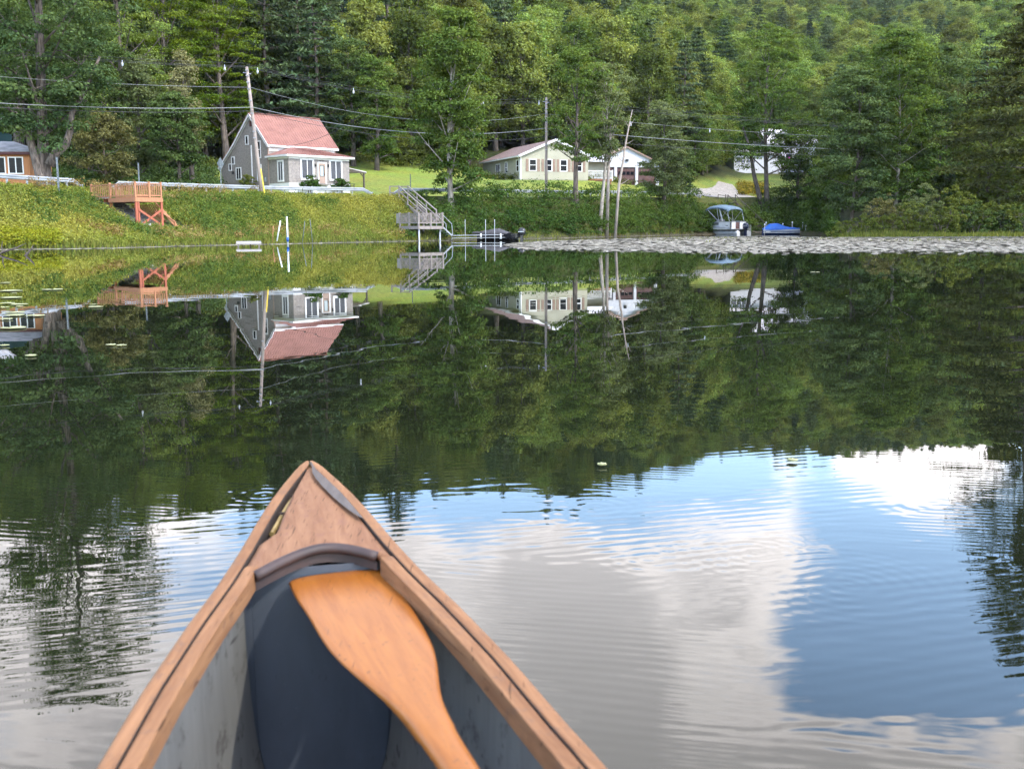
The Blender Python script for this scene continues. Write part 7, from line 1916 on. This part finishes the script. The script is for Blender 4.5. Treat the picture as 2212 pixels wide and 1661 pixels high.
def paddle():
    Lx = [(-0.450, 1.996), (-0.430, 1.933), (-0.366, 1.794), (-0.326, 1.694), (-0.283, 1.613), (-0.225, 1.530), (-0.179, 1.463), (-0.135, 1.372), (-0.088, 1.266)]
    Rx = [(-0.246, 2.008), (-0.194, 1.878), (-0.146, 1.724), (-0.128, 1.651), (-0.117, 1.547), (-0.108, 1.479), (-0.081, 1.386), (-0.037, 1.266)]
    axis = Vector((0.30, -0.80, 0)).normalized(); nrm = Vector((-axis.y, axis.x, 0))       # nrm points to the right side of the blade
    O = Vector((-0.345, 2.0, 0))
    def fr(p): d = Vector((p[0], p[1], 0)) - O; return d.dot(axis), d.dot(nrm)
    l = sorted(fr(p) for p in Lx); r = sorted(fr(p) for p in Rx)
    a0 = max(l[0][0], r[0][0]); a1 = min(l[-1][0], r[-1][0])
    stations = []
    for a in np.linspace(-0.025, a1, 46):
        wl = float(np.interp(a, [q[0] for q in l], [q[1] for q in l])); wr = float(np.interp(a, [q[0] for q in r], [q[1] for q in r]))
        if wl > wr: wl, wr = wr, wl
        stations.append((a, wl, wr))
    # straighten into a smooth outline
    W = np.array(stations)
    for c in (1, 2):
        k = np.ones(7) / 7; p = np.pad(W[:, c], 3, mode='edge'); W[:, c] = np.convolve(p, k, 'valid')
    t = thing('paddle', 'varnished wooden paddle lying blade first under the canoe deck', 'paddle', (0, 0, 0))
    vm = wood('varnished_paddle_wood', (0.27, 0.092, 0.014), (0.19, 0.056, 0.007), axis=1, scale=5.5, stretch=11, rough=0.45, coat=0.12, bump=0.08, spec=0.2, wear=((0.075, 0.03, 0.012), 75, 0.625, 0.665), scratch=((0.5, 220, 0.72), (-0.9, 180, 0.73)), turn=-20.6)
    def zp(a): return 0.397 - 0.012 * a / 0.7
    rings = []
    tip = [(-0.046, 0.66), (-0.042, 0.84), (-0.035, 0.95)]
    def ringat(a, wl, wr, th):
        c = (wl + wr) / 2; h = (wr - wl) / 2; out = []
        for k in range(16):
            f = 2 * math.pi * k / 16; x = math.cos(f); y = math.sin(f)
            rnd_ = min(1.0, th / max(h, 1e-4)) ; e = 0.55 + 0.45 * rnd_
            X = c + h * math.copysign(abs(x) ** e, x); Zz = zp(a) + th * math.copysign(abs(y) ** (0.55 if rnd_ < 0.5 else 1.0), y)
            p = O + axis * a + nrm * X; out.append((p.x, p.y, Zz))
        return out
    a_, wl_, wr_ = W[0]; c_ = (wl_ + wr_) / 2; h_ = (wr_ - wl_) / 2
    for a, f in tip: rings.append(ringat(a, c_ - h_ * f, c_ + h_ * f, 0.0035))
    for a, wl, wr in W:
        half = (wr - wl) / 2; th = float(np.interp(half, [0.018, 0.025, 0.05, 0.09], [0.0165, 0.0155, 0.0085, 0.0050]))
        rings.append(ringat(a, wl, wr, th))
    wl, wr = W[-1, 1], W[-1, 2]; c = (wl + wr) / 2; h = (wr - wl) / 2; slope = (W[-1, 1] + W[-1, 2] - W[-8, 1] - W[-8, 2]) / 2 / (W[-1, 0] - W[-8, 0])
    bl = MB().loft(rings, True); bl.f.append(tuple(range(16))[::-1]); blade = bl.build('blade', vm, t, True)
    rg2 = []
    for da in np.linspace(0.0, 1.05, 16):
        hh = max(0.0155, h - 0.02 * da); cc = c + slope * da
        rg2.append(ringat(a1 + da, cc - hh, cc + hh, float(np.interp(hh, [0.018, 0.025, 0.05, 0.09], [0.0165, 0.0155, 0.0085, 0.0050]))))
    MB().loft([rings[-1]] + rg2[1:], True, False).build('shaft', vm, t, True)
    g = rg2[-1]; m = Vector(g[0]).lerp(Vector(g[8]), 0.5)
    MB().beam(m - nrm * 0.055, m + nrm * 0.055, 0.045, 0.034).build('grip', vm, t, bevel=0.012)
paddle()

# ---------------------------------------------------------------- the air over the valley
def haze():
    m, N, L, out = new_mat('valley_haze')
    v = N.new('ShaderNodeVolumePrincipled'); L.new(v.outputs[0], out.inputs['Volume'])
    v.inputs['Color'].default_value = (0.82, 0.90, 0.98, 1); v.inputs['Density'].default_value = 0.00005; v.inputs['Anisotropy'].default_value = 0.2
    o = MB().box(-1010, 1010, -265, 905, -2.8, 190).build('haze', m)
    tag(o, 'thin pale haze hanging over the valley', 'haze', kind='stuff')
haze()
